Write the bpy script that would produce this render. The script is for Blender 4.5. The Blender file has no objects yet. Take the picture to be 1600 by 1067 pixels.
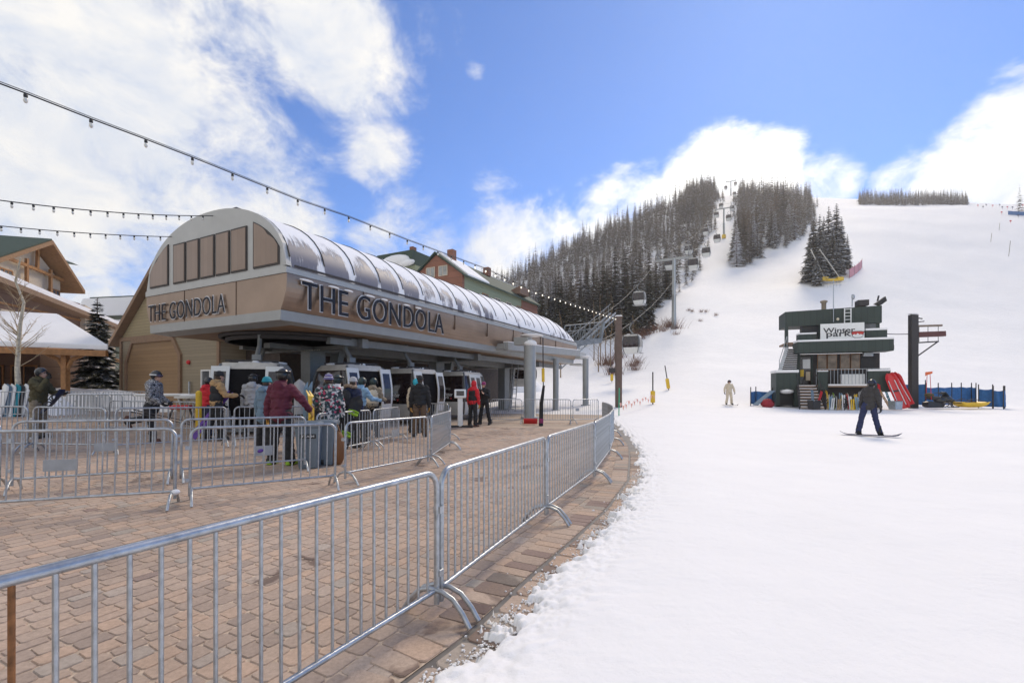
SUN_AZ_DEG,SUN_EL_DEG,SUN_E,SUN_ANG=32,42,1.5,20; SUN_C=(1,.85,.64)
SKY_S=.117; EXPOSURE=.82
SKY_TINT=(.50,.69,.93)
CLOUD_A=(3.3,3.65,4.3); CLOUD_B=(5.15,5.0,4.72)
CLOUDS=[(60,330,.62,.2,.68),(130,60,.50,.2,.53),(300,100,.34,.2,.66),(515,65,.24,.1,.82),(310,300,.38,.2,.64),(590,245,.15,.0,.70),(450,330,.16,.3,.66),
 (670,30,.12,.2,.42),(743,112,.04,.0,.46),(640,410,.28,.2,.56),(800,390,.25,.2,.62),(860,385,.17,.2,.70),(980,340,.19,.25,.80),(1110,300,.165,.3,.95),(1190,285,.12,.3,.9),(1280,290,.10,.3,.70),(1500,290,.11,.35,.80),(1620,262,.13,.4,1.0),(1420,305,.10,.3,.62),(1800,290,.30,.4,1.0),(-400,300,.9,.4,.8)]

UNSEEN_FILL_CLOUDS=[((-.3,-.75,.6),1.2,.5,1.0),((-.9,-.3,.3),.8,.4,.9),((0,-.2,1),.5,.3,.8)]  # clouds added out of view, behind and overhead, for white fill light
HAZE=.0004
import bpy, bmesh, math, random
import numpy as np
from mathutils import Vector, Matrix, noise as mnoise
R = math.radians
random.seed(7); rng = np.random.default_rng(11)
scene = bpy.context.scene
COL = scene.collection
F, CX, HY, EYE = 711.0, 800.0, 608.0, 1.5

def at(px, py, Y):
    return Vector(((px-CX)/F*Y, Y, EYE+(HY-py)/F*Y))
def xat(px, Y): return (px-CX)/F*Y
U = Vector((0.457, 0.889, 0)).normalized()      # long axis of the lift station
V = Vector((-U.y, U.x, 0))                        # across it, away from the plaza

# ------------------------------------------------------------------ mesh builder
class MB:
    def __init__(s): s.v=[]; s.f=[]; s.mi=[]; s.m=0; s.sm=[]
    def add(s, vs, fs, smooth=False):
        o=len(s.v); s.v.extend([tuple(v) for v in vs])
        for f in fs: s.f.append(tuple(i+o for i in f)); s.mi.append(s.m); s.sm.append(smooth)
        return s
    def box(s, c, d, rz=0, M=None):
        c=Vector(c); h=[x/2 for x in d]
        rot=M if M is not None else Matrix.Rotation(rz,3,'Z')
        vs=[c+rot@Vector((sx*h[0],sy*h[1],sz*h[2])) for sz in(-1,1) for sy in(-1,1) for sx in(-1,1)]
        return s.add(vs,[(0,2,3,1),(4,5,7,6),(0,1,5,4),(2,6,7,3),(0,4,6,2),(1,3,7,5)])
    def beam(s, a, b, w, h, up=(0,0,1)):
        a=Vector(a); b=Vector(b); d=(b-a); L=d.length; d.normalize()
        up=Vector(up)
        x=d.cross(up)
        if x.length<1e-4: x=d.cross(Vector((1,0,0)))
        x.normalize(); z=x.cross(d)
        M=Matrix((x,d,z)).transposed()
        return s.box((a+b)/2,(w,L,h),M=M)
    def tube(s, pts, r, n=8, caps=True, smooth=True):
        pts=[Vector(p) for p in pts]; k=len(pts)
        rs=r if isinstance(r,(list,tuple)) else [r]*k
        vs=[]; fs=[]; prev=None
        for i,p in enumerate(pts):
            if i==0: t=pts[1]-p
            elif i==k-1: t=p-pts[i-1]
            else: t=(pts[i+1]-p).normalized()+(p-pts[i-1]).normalized()
            if t.length<1e-9: t=Vector((0,0,1))
            t.normalize()
            if prev is None:
                a=Vector((0,0,1)) if abs(t.z)<.9 else Vector((1,0,0))
                x=t.cross(a).normalized()
            else:
                x=prev-t*prev.dot(t)
                x=x.normalized() if x.length>1e-6 else t.cross(Vector((0,0,1))).normalized()
            prev=x; y=t.cross(x)
            for j in range(n):
                a=2*math.pi*j/n
                vs.append(p+(x*math.cos(a)+y*math.sin(a))*rs[i])
        for i in range(k-1):
            for j in range(n):
                fs.append((i*n+j,i*n+(j+1)%n,(i+1)*n+(j+1)%n,(i+1)*n+j))
        s.add(vs,fs,smooth)
        if caps:
            s.add(vs[:n],[tuple(reversed(range(n)))]); s.add(vs[-n:],[tuple(range(n))])
        return s
    def prism(s, poly, d, M=None, o=(0,0,0), smooth=False):
        # poly in local x,z ; extruded along local y by d
        n=len(poly); o=Vector(o); M=M or Matrix.Identity(3)
        vs=[o+M@Vector((x,0,z)) for x,z in poly]+[o+M@Vector((x,d,z)) for x,z in poly]
        s.add(vs,[tuple(range(n)),tuple(reversed(range(n,2*n)))])
        return s.add(vs,[((i+1)%n,i,i+n,(i+1)%n+n) for i in range(n)],smooth)
    def lathe(s, prof, c=(0,0,0), n=12, smooth=True, M=None):
        c=Vector(c); M=M or Matrix.Identity(3); vs=[]; fs=[]
        for r,z in prof:
            for j in range(n):
                a=2*math.pi*j/n; vs.append(c+M@Vector((r*math.cos(a),r*math.sin(a),z)))
        for i in range(len(prof)-1):
            for j in range(n): fs.append((i*n+j,i*n+(j+1)%n,(i+1)*n+(j+1)%n,(i+1)*n+j))
        s.add(vs,fs,smooth)
        s.add(vs[:n],[tuple(reversed(range(n)))]); s.add(vs[-n:],[tuple(range(n))])
        return s
    def ball(s, c, r, n=10, m=7, M=None):
        c=Vector(c); r=Vector(r) if not isinstance(r,(int,float)) else Vector((r,r,r))
        M=M or Matrix.Identity(3); vs=[]; fs=[]
        for i in range(m+1):
            th=math.pi*i/m
            for j in range(n):
                a=2*math.pi*j/n
                vs.append(c+M@Vector((r.x*math.sin(th)*math.cos(a),r.y*math.sin(th)*math.sin(a),r.z*math.cos(th))))
        for i in range(m):
            for j in range(n): fs.append((i*n+j,(i+1)*n+j,(i+1)*n+(j+1)%n,i*n+(j+1)%n))
        return s.add(vs,fs,True)
    def grid(s, fn, nu, nv, smooth=True):
        vs=[fn(i/nu,j/nv) for i in range(nu+1) for j in range(nv+1)]
        w=nv+1
        return s.add(vs,[(i*w+j,(i+1)*w+j,(i+1)*w+j+1,i*w+j+1) for i in range(nu) for j in range(nv)],smooth)
    def mesh(s, name, mats):
        me=bpy.data.meshes.new(name)
        me.from_pydata(s.v,[],s.f)
        if not isinstance(mats,(list,tuple)): mats=[mats]
        for m in mats: me.materials.append(m)
        me.polygons.foreach_set('material_index',s.mi)
        me.polygons.foreach_set('use_smooth',s.sm)
        me.update()
        return me
    def build(s, name, mats, parent=None, bevel=0, loc=None):
        o=bpy.data.objects.new(name,s.mesh(name,mats)); COL.objects.link(o)
        if parent is not None: o.parent=parent
        if loc is not None: o.location=loc
        if bevel:
            b=o.modifiers.new('bevel','BEVEL'); b.width=bevel; b.segments=2; b.limit_method='ANGLE'; b.angle_limit=R(40)
        return o

def tag(o, label=None, cat=None, group=None, kind=None):
    if label: o['label']=label
    if cat: o['category']=cat
    if group: o['group']=group
    if kind: o['kind']=kind
    return o
def empty(name, loc=(0,0,0), rz=0, label=None, cat=None, group=None):
    o=bpy.data.objects.new(name,None); COL.objects.link(o); o.empty_display_size=.1
    o.location=loc; o.rotation_euler=(0,0,rz)
    return tag(o,label,cat,group)
def kids(o): return [c for c in bpy.data.objects if c.parent is o]
def copy_tree(o, parent=None, cache={}):
    c=o.copy(); COL.objects.link(c)
    if parent is not None: c.parent=parent
    if o.name not in cache: cache[o.name]=[k for k in kids(o)]
    for k in cache[o.name]: copy_tree(k,c)
    return c

# ------------------------------------------------------------------ materials
def new_mat(name):
    m=bpy.data.materials.new(name); m.use_nodes=True
    nt=m.node_tree; b=nt.nodes['Principled BSDF']
    return m,nt,b
def N(nt,t,**kw):
    n=nt.nodes.new(t)
    for k,v in kw.items():
        if k in n.inputs: n.inputs[k].default_value=v
        else: setattr(n,k,v)
    return n
def L(nt,a,b): nt.links.new(a,b)
def ramp(nt,fac,stops,interp='LINEAR'):
    r=N(nt,'ShaderNodeValToRGB'); r.color_ramp.interpolation=interp
    e=r.color_ramp.elements
    while len(e)<len(stops): e.new(.5)
    for i,(p,c) in enumerate(stops): e[i].position=p; e[i].color=(c[0],c[1],c[2],1)
    L(nt,fac,r.inputs['Fac']); return r
def objco(nt): return N(nt,'ShaderNodeTexCoord').outputs['Object']
def mat(name,col,rough=.6,metal=0,var=.12,scale=6,bump=0,bscale=40,spec=.5,coat=0):
    m,nt,b=new_mat(name)
    b.inputs['Roughness'].default_value=rough; b.inputs['Metallic'].default_value=metal
    b.inputs['Specular IOR Level'].default_value=spec; b.inputs['Coat Weight'].default_value=coat
    co=objco(nt)
    n=N(nt,'ShaderNodeTexNoise',Scale=scale,Detail=5,Roughness=.6); L(nt,co,n.inputs['Vector'])
    c0=[max(0,x*(1-var)) for x in col]; c1=[min(1,x*(1+var)) for x in col]
    r=ramp(nt,n.outputs['Fac'],[(.3,c0),(.7,c1)]); L(nt,r.outputs['Color'],b.inputs['Base Color'])
    if bump:
        n2=N(nt,'ShaderNodeTexNoise',Scale=bscale,Detail=3); L(nt,co,n2.inputs['Vector'])
        bp=N(nt,'ShaderNodeBump',Strength=bump,Distance=.02); L(nt,n2.outputs['Fac'],bp.inputs['Height']); L(nt,bp.outputs['Normal'],b.inputs['Normal'])
    return m
def wave_mat(name,col,line,scale,direction='Z',rough=.7,width=.06,var=.1,bump=.4):
    # boards or panels: thin dark joints at a regular spacing in object space
    m,nt,b=new_mat(name); b.inputs['Roughness'].default_value=rough
    co=objco(nt); sep=N(nt,'ShaderNodeSeparateXYZ'); L(nt,co,sep.inputs[0])
    mu=N(nt,'ShaderNodeMath',operation='MULTIPLY'); L(nt,sep.outputs[direction],mu.inputs[0]); mu.inputs[1].default_value=scale
    fr=N(nt,'ShaderNodeMath',operation='FRACT'); L(nt,mu.outputs[0],fr.inputs[0])
    lt=N(nt,'ShaderNodeMath',operation='LESS_THAN'); L(nt,fr.outputs[0],lt.inputs[0]); lt.inputs[1].default_value=width
    fl=N(nt,'ShaderNodeMath',operation='FLOOR'); L(nt,mu.outputs[0],fl.inputs[0])
    wn=N(nt,'ShaderNodeTexWhiteNoise',noise_dimensions='1D'); L(nt,fl.outputs[0],wn.inputs['W'])
    n=N(nt,'ShaderNodeTexNoise',Scale=5,Detail=6); L(nt,co,n.inputs['Vector'])
    ad=N(nt,'ShaderNodeMath',operation='ADD'); L(nt,wn.outputs['Value'],ad.inputs[0]); L(nt,n.outputs['Fac'],ad.inputs[1])
    r=ramp(nt,ad.outputs[0],[(.3,[x*(1-var) for x in col]),(1.0,[x*(1+var) for x in col])])
    hv=N(nt,'ShaderNodeMath',operation='MULTIPLY'); L(nt,ad.outputs[0],hv.inputs[0]); hv.inputs[1].default_value=.5; L(nt,hv.outputs[0],r.inputs['Fac'])
    mx=N(nt,'ShaderNodeMix',data_type='RGBA'); L(nt,lt.outputs[0],mx.inputs['Factor']); L(nt,r.outputs['Color'],mx.inputs['A']); mx.inputs['B'].default_value=(*line,1)
    L(nt,mx.outputs['Result'],b.inputs['Base Color'])
    bp=N(nt,'ShaderNodeBump',Strength=bump,Distance=.01); L(nt,fr.outputs[0],bp.inputs['Height']); L(nt,bp.outputs['Normal'],b.inputs['Normal'])
    return m
M={}
def C(name,*a,**k):
    if name not in M: M[name]=mat(name,*a,**k)
    return M[name]
def snow_mat():
    m,nt,b=new_mat('snow'); b.inputs['Roughness'].default_value=.75; b.inputs['Specular IOR Level'].default_value=.25
    co=objco(nt)
    n=N(nt,'ShaderNodeTexNoise',Scale=.35,Detail=8,Roughness=.65); L(nt,co,n.inputs['Vector'])
    r=ramp(nt,n.outputs['Fac'],[(.3,(.85,.84,.835)),(.7,(.90,.885,.875))]); L(nt,r.outputs['Color'],b.inputs['Base Color'])
    n2=N(nt,'ShaderNodeTexNoise',Scale=14,Detail=8,Roughness=.7); L(nt,co,n2.inputs['Vector'])
    bp=N(nt,'ShaderNodeBump',Strength=.35,Distance=.03); L(nt,n2.outputs['Fac'],bp.inputs['Height'])
    n3=N(nt,'ShaderNodeTexNoise',Scale=.9,Detail=4); L(nt,co,n3.inputs['Vector'])
    bp2=N(nt,'ShaderNodeBump',Strength=.3,Distance=.25); L(nt,n3.outputs['Fac'],bp2.inputs['Height']); L(nt,bp.outputs['Normal'],bp2.inputs['Normal'])
    L(nt,bp2.outputs['Normal'],b.inputs['Normal'])
    return m
M['snow']=snow_mat()
C('galv',(.42,.44,.46),rough=.38,metal=.75,var=.30,scale=14,bump=.08)
C('steel_gray',(.22,.225,.22),rough=.5,metal=.2,var=.1,scale=3)
C('steel_light',(.34,.345,.335),rough=.5,metal=.1,var=.06,scale=3)
C('black',(.02,.02,.022),rough=.5); C('dark',(.045,.04,.04),rough=.7)
C('white',(.78,.78,.76),rough=.45,var=.04); C('red',(.55,.02,.025),rough=.45); C('orange',(.75,.16,.05),rough=.6)
C('yellow',(.75,.48,.03),rough=.5); C('blue_mesh',(.03,.13,.33),rough=.8,var=.2); C('teal',(.03,.30,.38),rough=.8)
C('skin',(.55,.32,.23),rough=.55,var=.08)
def glass_mat(name,col,rough=.08,spec=.7):
    m,nt,b=new_mat(name); b.inputs['Roughness'].default_value=rough; b.inputs['Specular IOR Level'].default_value=spec
    n=N(nt,'ShaderNodeTexNoise',Scale=2.2,Detail=3); L(nt,objco(nt),n.inputs['Vector'])
    r=ramp(nt,n.outputs['Fac'],[(.35,[x*.6 for x in col]),(.7,[x*1.5 for x in col])]); L(nt,r.outputs['Color'],b.inputs['Base Color'])
    return m
M['glass_dark']=glass_mat('glass_dark',(.025,.016,.018))
M['glass_win']=glass_mat('glass_win',(.12,.13,.14),.1)

# ------------------------------------------------------------------ camera, world, sun
cam=bpy.data.cameras.new('camera'); co=bpy.data.objects.new('camera',cam); COL.objects.link(co)
co.location=(0,0,EYE); co.rotation_euler=(R(90),0,0)
cam.sensor_width=36; cam.lens=36*F/1600; cam.shift_y=(HY-533.5)/1600; cam.clip_end=6000; cam.clip_start=.05
scene.camera=co
SUN_AZ=R(SUN_AZ_DEG); SUN_EL=R(SUN_EL_DEG)          # azimuth clockwise from +Y (the viewing direction)
sd=Vector((math.sin(SUN_AZ)*math.cos(SUN_EL),math.cos(SUN_AZ)*math.cos(SUN_EL),math.sin(SUN_EL)))
sl=bpy.data.lights.new('sun','SUN'); sl.energy=SUN_E; sl.angle=R(SUN_ANG); sl.color=SUN_C
so=bpy.data.objects.new('sun',sl); COL.objects.link(so); so.rotation_euler=(-sd).to_track_quat('-Z','Y').to_euler(); so.location=(0,0,50)
w=bpy.data.worlds.new('World'); scene.world=w; w.use_nodes=True
nt=w.node_tree; bg=nt.nodes['Background']; bg.inputs['Strength'].default_value=SKY_S
sky=N(nt,'ShaderNodeTexSky',sky_type='NISHITA'); sky.sun_disc=False; sky.sun_elevation=SUN_EL; sky.sun_rotation=SUN_AZ
sky.air_density=1.0; sky.dust_density=.6; sky.ozone_density=3.0; sky.altitude=2700
geo=N(nt,'ShaderNodeTexCoord'); dirv=geo.outputs['Generated']
def dpx(px,py): return Vector(((px-CX)/F,1,(HY-py)/F)).normalized()
def M2(op,a,b=None,c=None):
    n=N(nt,'ShaderNodeMath',operation=op)
    for i,x in enumerate((a,b,c)):
        if x is None: continue
        if isinstance(x,(int,float)): n.inputs[i].default_value=x
        else: L(nt,x,n.inputs[i])
    return n.outputs[0]
def blob(px,py,r,soft=.5):
    # soft round region of the sky about a compass direction; r in units of tangent
    d=N(nt,'ShaderNodeVectorMath',operation='DISTANCE'); L(nt,dirv,d.inputs[0]); d.inputs[1].default_value=dpx(px,py)
    mr=N(nt,'ShaderNodeMapRange',interpolation_type='SMOOTHSTEP'); L(nt,d.outputs['Value'],mr.inputs['Value'])
    mr.inputs['From Min'].default_value=r*soft; mr.inputs['From Max'].default_value=r; mr.inputs['To Min'].default_value=1; mr.inputs['To Max'].default_value=0
    return mr.outputs['Result']
cov=None
def dblob(d,r,soft):
    global dpx
    o=dpx; dpx=lambda a,b:Vector(d).normalized(); v=blob(0,0,r,soft); dpx=o; return v
for b_ in CLOUDS+UNSEEN_FILL_CLOUDS:
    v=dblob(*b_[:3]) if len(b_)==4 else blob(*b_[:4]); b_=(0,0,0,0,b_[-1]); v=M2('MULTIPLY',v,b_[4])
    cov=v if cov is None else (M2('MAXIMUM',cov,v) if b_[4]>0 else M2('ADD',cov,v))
mp=N(nt,'ShaderNodeMapping'); L(nt,dirv,mp.inputs['Vector']); mp.inputs['Scale'].default_value=(1,1,1.5); mp.inputs['Rotation'].default_value=(0,R(18),0)
cn=N(nt,'ShaderNodeTexNoise',Scale=2.9,Detail=12,Roughness=.62,Distortion=.3); L(nt,mp.outputs['Vector'],cn.inputs['Vector'])
cn2=N(nt,'ShaderNodeTexNoise',Scale=8,Detail=10,Roughness=.66,Distortion=.45); L(nt,mp.outputs['Vector'],cn2.inputs['Vector'])
nz=M2('ADD',M2('MULTIPLY',cn.outputs['Fac'],.68),M2('MULTIPLY',cn2.outputs['Fac'],.32))
dens=M2('ADD',M2('MULTIPLY',M2('SUBTRACT',nz,.5),2.6),M2('SUBTRACT',cov,.42))
cm=N(nt,'ShaderNodeMapRange',interpolation_type='SMOOTHSTEP'); L(nt,dens,cm.inputs['Value']); cm.inputs['From Min'].default_value=-.08; cm.inputs['From Max'].default_value=.40
cm.inputs['To Min'].default_value=0; cm.inputs['To Max'].default_value=.97
shade=N(nt,'ShaderNodeMapRange'); L(nt,cn2.outputs['Fac'],shade.inputs['Value']); shade.inputs['From Min'].default_value=.3; shade.inputs['From Max'].default_value=.65
cc=N(nt,'ShaderNodeMix',data_type='RGBA'); L(nt,shade.outputs['Result'],cc.inputs['Factor']); cc.inputs['A'].default_value=(*CLOUD_A,1); cc.inputs['B'].default_value=(*CLOUD_B,1)
glow=blob(1160,285,.62,.02)
ce=N(nt,'ShaderNodeMix',data_type='RGBA',blend_type='ADD'); L(nt,glow,ce.inputs['Factor']); L(nt,cc.outputs['Result'],ce.inputs['A']); ce.inputs['B'].default_value=(*[x*.5 for x in CLOUD_B],1)
tint=N(nt,'ShaderNodeMix',data_type='RGBA',blend_type='MULTIPLY'); tint.inputs['Factor'].default_value=1; L(nt,sky.outputs['Color'],tint.inputs['A']); tint.inputs['B'].default_value=(*SKY_TINT,1)
mx=N(nt,'ShaderNodeMix',data_type='RGBA'); L(nt,cm.outputs['Result'],mx.inputs['Factor']); L(nt,tint.outputs['Result'],mx.inputs['A']); L(nt,ce.outputs['Result'],mx.inputs['B'])
L(nt,mx.outputs['Result'],bg.inputs['Color'])
scene.view_settings.view_transform='Standard'; scene.view_settings.look='None'; scene.view_settings.exposure=EXPOSURE; scene.view_settings.gamma=1
scene.cycles.use_denoising=True
scene.cycles.max_bounces=6; scene.cycles.transparent_max_bounces=8

# ------------------------------------------------------------------ terrain
PXK=np.array([-1500,0,250,500,700,800,900,1000,1053,1100,1140,1200,1300,1450,1600,2600.])
YK=np.array([22,36,60,85,120,150,200,300,420,800.])
# picture row at which the ground lies in each compass direction at each distance
PYK=np.array([
 #22  36   60    85   120  150  200  300  420   800
 [656,635,621,616,610,600,585,545,500,520],
 [656,635,621,617,612,604,588,545,478,500],
 [656,635,621,618,612,604,590,550,482,505],
 [656,635,620,612,600,588,560,505,485,520],
 [656,635,608,590,562,540,508,472,478,530],
 [656,635,592,562,526,500,470,440,455,530],
 [656,633,592,545,494,468,430,387,410,500],
 [656,630,588,530,474,440,392,340,360,480],
 [656,628,572,508,452,420,372,316,330,460],
 [656,630,570,510,455,425,366,306,318,450],
 [656,632,570,512,456,420,360,303,315,450],
 [656,634,570,514,450,412,355,312,318,450],
 [656,636,566,508,424,392,352,322,325,450],
 [656,636,566,506,440,400,354,323,322,450],
 [656,636,566,506,440,400,352,321,340,450],
 [656,636,566,506,440,400,352,321,340,450]],float)
ZK=EYE+(HY-PYK)/F*YK[None,:]; ZK[:,0]=0
def pchip(xk,yk,x):
    h=np.diff(xk); d=np.diff(yk)/h; m=np.zeros_like(yk)
    for i in range(1,len(xk)-1):
        if d[i-1]*d[i]>0:
            w1=2*h[i]+h[i-1]; w2=h[i]+2*h[i-1]; m[i]=(w1+w2)/(w1/d[i-1]+w2/d[i])
    m[-1]=d[-1]; m[0]=0
    x=np.clip(x,xk[0],xk[-1]); i=np.clip(np.searchsorted(xk,x)-1,0,len(xk)-2)
    t=(x-xk[i])/h[i]
    return (2*t**3-3*t**2+1)*yk[i]+(t**3-2*t**2+t)*h[i]*m[i]+(-2*t**3+3*t**2)*yk[i+1]+(t**3-t**2)*h[i]*m[i+1]
PXF=np.arange(-1500,2601,10.)
def _blur():
    lin=np.stack([np.interp(PXF,PXK,ZK[:,j]) for j in range(len(YK))],1)
    k=np.exp(-.5*(np.arange(-9,10)/3.6)**2); k/=k.sum()
    out=np.pad(lin,((9,9),(0,0)),mode='edge')
    return np.stack([np.convolve(out[:,j],k,'valid') for j in range(len(YK))],1)
ZF=_blur()
def zt_arr(X,Y):
    X=np.asarray(X,float); Y=np.asarray(Y,float)
    px=np.clip(CX+F*X/np.maximum(Y,20),PXF[0],PXF[-1]-.01).ravel()
    i=np.floor((px-PXF[0])/10).astype(int); i=np.clip(i,0,len(PXF)-2); t=(px-PXF[i])/10
    Yr=np.clip(Y.ravel(),YK[0],YK[-1]); j=np.clip(np.searchsorted(YK,Yr)-1,0,len(YK)-2)
    Z=ZF[i]*(1-t)[:,None]+ZF[i+1]*t[:,None]
    h=np.diff(YK); d=np.diff(Z,axis=1)/h[None]
    m=np.zeros_like(Z)
    w1=2*h[1:]+h[:-1]; w2=h[1:]+2*h[:-1]
    ok=d[:,:-1]*d[:,1:]>0
    with np.errstate(divide='ignore',invalid='ignore'):
        mm=(w1+w2)[None]/(w1[None]/d[:,:-1]+w2[None]/d[:,1:])
    m[:,1:-1]=np.where(ok,mm,0); m[:,-1]=d[:,-1]
    r=np.arange(len(Yr)); t=(Yr-YK[j])/h[j]; hj=h[j]
    z=(2*t**3-3*t**2+1)*Z[r,j]+(t**3-2*t**2+t)*hj*m[r,j]+(-2*t**3+3*t**2)*Z[r,j+1]+(t**3-t**2)*hj*m[r,j+1]
    return z.reshape(X.shape)
def zt(x,y):
    if y<=22: return 0.0
    return float(zt_arr(np.array([x]),np.array([y]))[0])
def gz(x,y): return .02*max(0,-x-2) if y<30 else .02*max(0,-x-2)*max(0,1-(y-30)/15)
def grid_obj(name,Xs,Ys,Zs,m,parent=None):
    nu,nv=Xs.shape
    v=np.stack([Xs,Ys,Zs],-1).reshape(-1,3)
    a=np.arange(nu*nv).reshape(nu,nv)
    f=np.stack([a[:-1,:-1],a[1:,:-1],a[1:,1:],a[:-1,1:]],-1).reshape(-1,4)
    return np_mesh(name,v,f,m,parent)
def np_mesh(name,v,f,mats,parent=None,smooth=True,mi=None,attr=None):
    me=bpy.data.meshes.new(name); n=len(f); k=f.shape[1]
    me.vertices.add(len(v)); me.vertices.foreach_set('co',np.ascontiguousarray(v,np.float32).ravel())
    me.loops.add(n*k); me.loops.foreach_set('vertex_index',np.ascontiguousarray(f,np.int32).ravel())
    me.polygons.add(n); me.polygons.foreach_set('loop_start',np.arange(0,n*k,k,dtype=np.int32))
    me.polygons.foreach_set('use_smooth',np.full(n,smooth))
    if not isinstance(mats,(list,tuple)): mats=[mats]
    for m in mats: me.materials.append(m)
    if mi is not None: me.polygons.foreach_set('material_index',np.asarray(mi,np.int32))
    me.update(calc_edges=True); me.validate()
    if attr is not None:
        a=me.attributes.new('tint','FLOAT','FACE'); a.data.foreach_set('value',np.asarray(attr,np.float32))
    o=bpy.data.objects.new(name,me); COL.objects.link(o)
    if parent is not None: o.parent=parent
    return o
def vnoise(X,Y,sc,seed=0,oct=3):
    out=np.zeros(X.shape); amp=1
    for k in range(oct):
        out+=amp*np.array([mnoise.noise((x*sc*2**k+seed*17.3,y*sc*2**k-seed*9.1,seed*3.7)) for x,y in zip(X.ravel(),Y.ravel())]).reshape(X.shape); amp*=.5
    return out
pxs=np.concatenate([np.arange(-1500,500,40),np.arange(500,1700,8),np.arange(1700,2601,40)])
ys=np.geomspace(17,800,150)
PX,YY=np.meshgrid(pxs,ys,indexing='ij'); XX=(PX-CX)/F*YY
ZZ=zt_arr(XX,YY)-.05
ZZ+=np.clip((YY-45)/60,0,1)*vnoise(XX,YY,.035,1,4)*.9+np.clip((YY-26)/30,0,1)*vnoise(XX,YY,.18,2,2)*.16
tag(grid_obj('snow_slope',XX,YY,ZZ,M['snow']),'snow covered ski hill rising behind the plaza','hill',kind='structure')
# flat ground under the plaza and behind the viewer
mb=MB(); mb.grid(lambda a,b:(-60+120*a,-25+43.2*b,-.06),6,4); tag(mb.build('ground',C('soil',(.12,.10,.09),rough=.9)),'bare ground under the paving','ground',kind='structure')

# right edge of the paving: X as a function of Y
EY=np.array([-8,0,2.3,2.72,3.6,4.5,5.7,7.5,10,12,14.5,17,20,22.5,27.])
EX=np.array([-2.6,-1.5,-.55,-.27,.15,.62,1.22,1.95,2.62,3.12,3.55,3.9,4.35,4.7,5.5])
def edge(y): return np.interp(y,EY,EX)
ys2=np.concatenate([np.arange(-8,1.7,.25),np.arange(1.7,6.5,.016),np.arange(6.5,12,.045),np.arange(12,30,.3)])
tt=np.concatenate([np.arange(-.21,.42,.012),np.geomspace(.43,70,52)])
TT,Y2=np.meshgrid(tt,ys2,indexing='ij')
X2=edge(Y2)+.185+TT
near=np.exp(-np.maximum(TT,0)/.5)
D2=TT+vnoise(X2,Y2,2.2,3,1)*.13+vnoise(X2,Y2,6,5,1)*.13+vnoise(X2,Y2,14,7,1)*.13+vnoise(X2,Y2,31,9,1)*.085
D2=np.where(TT<-.19,-.1,D2)
Z2=np.clip(D2/.03,0,1)**.5*.045+.04*(1-np.exp(-np.maximum(D2,0)/.22))-.03*(D2<0)-.012
Z2+=near*(D2>0)*(vnoise(X2,Y2,9,13,2)*.022+vnoise(X2,Y2,28,15,2)*.012)+vnoise(X2,Y2,.5,5,3)*.018*np.clip(TT,0,1)
Z2+=zt_arr(X2,np.maximum(Y2,22))*(Y2>22)
Z2-=np.clip((Y2-24)/5,0,1)*.13+np.clip((TT-45)/20,0,1)*.13
Z2[0]=-.045
tag(grid_obj('snow_field',X2,Y2,Z2,M['snow']),'trampled snow beside the paved plaza','snow',kind='structure')
# loose clods along the snow edge
cl=[]; mbc=MB()
for k in range(1500):
    y=2.2+random.random()**1.5*6; x=float(edge(y))+.19-mnoise.noise((float(edge(y))*2.2+51.9+.4,y*2.2-27.3,11.1))*.09+random.gauss(-.03,.06)*(1 if random.random()<.8 else 2.0); r=random.uniform(.003,.009)*(1 if random.random()<.94 else 1.6)
    c=Vector((x,y,r*.4))
    vs0=len(mbc.v); mbc.ball(c,(r*random.uniform(.8,1.5),r*random.uniform(.8,1.4),r*.9),6,4)
    for i in range(vs0,len(mbc.v)):
        p=Vector(mbc.v[i]); mbc.v[i]=tuple(p+(p-c)*(mnoise.noise(p*90)*.9+mnoise.noise(p*210)*.5))
tag(mbc.build('snow_clods',M['snow']),'loose clods of snow along the paving edge','snow clods',kind='stuff')

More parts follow.
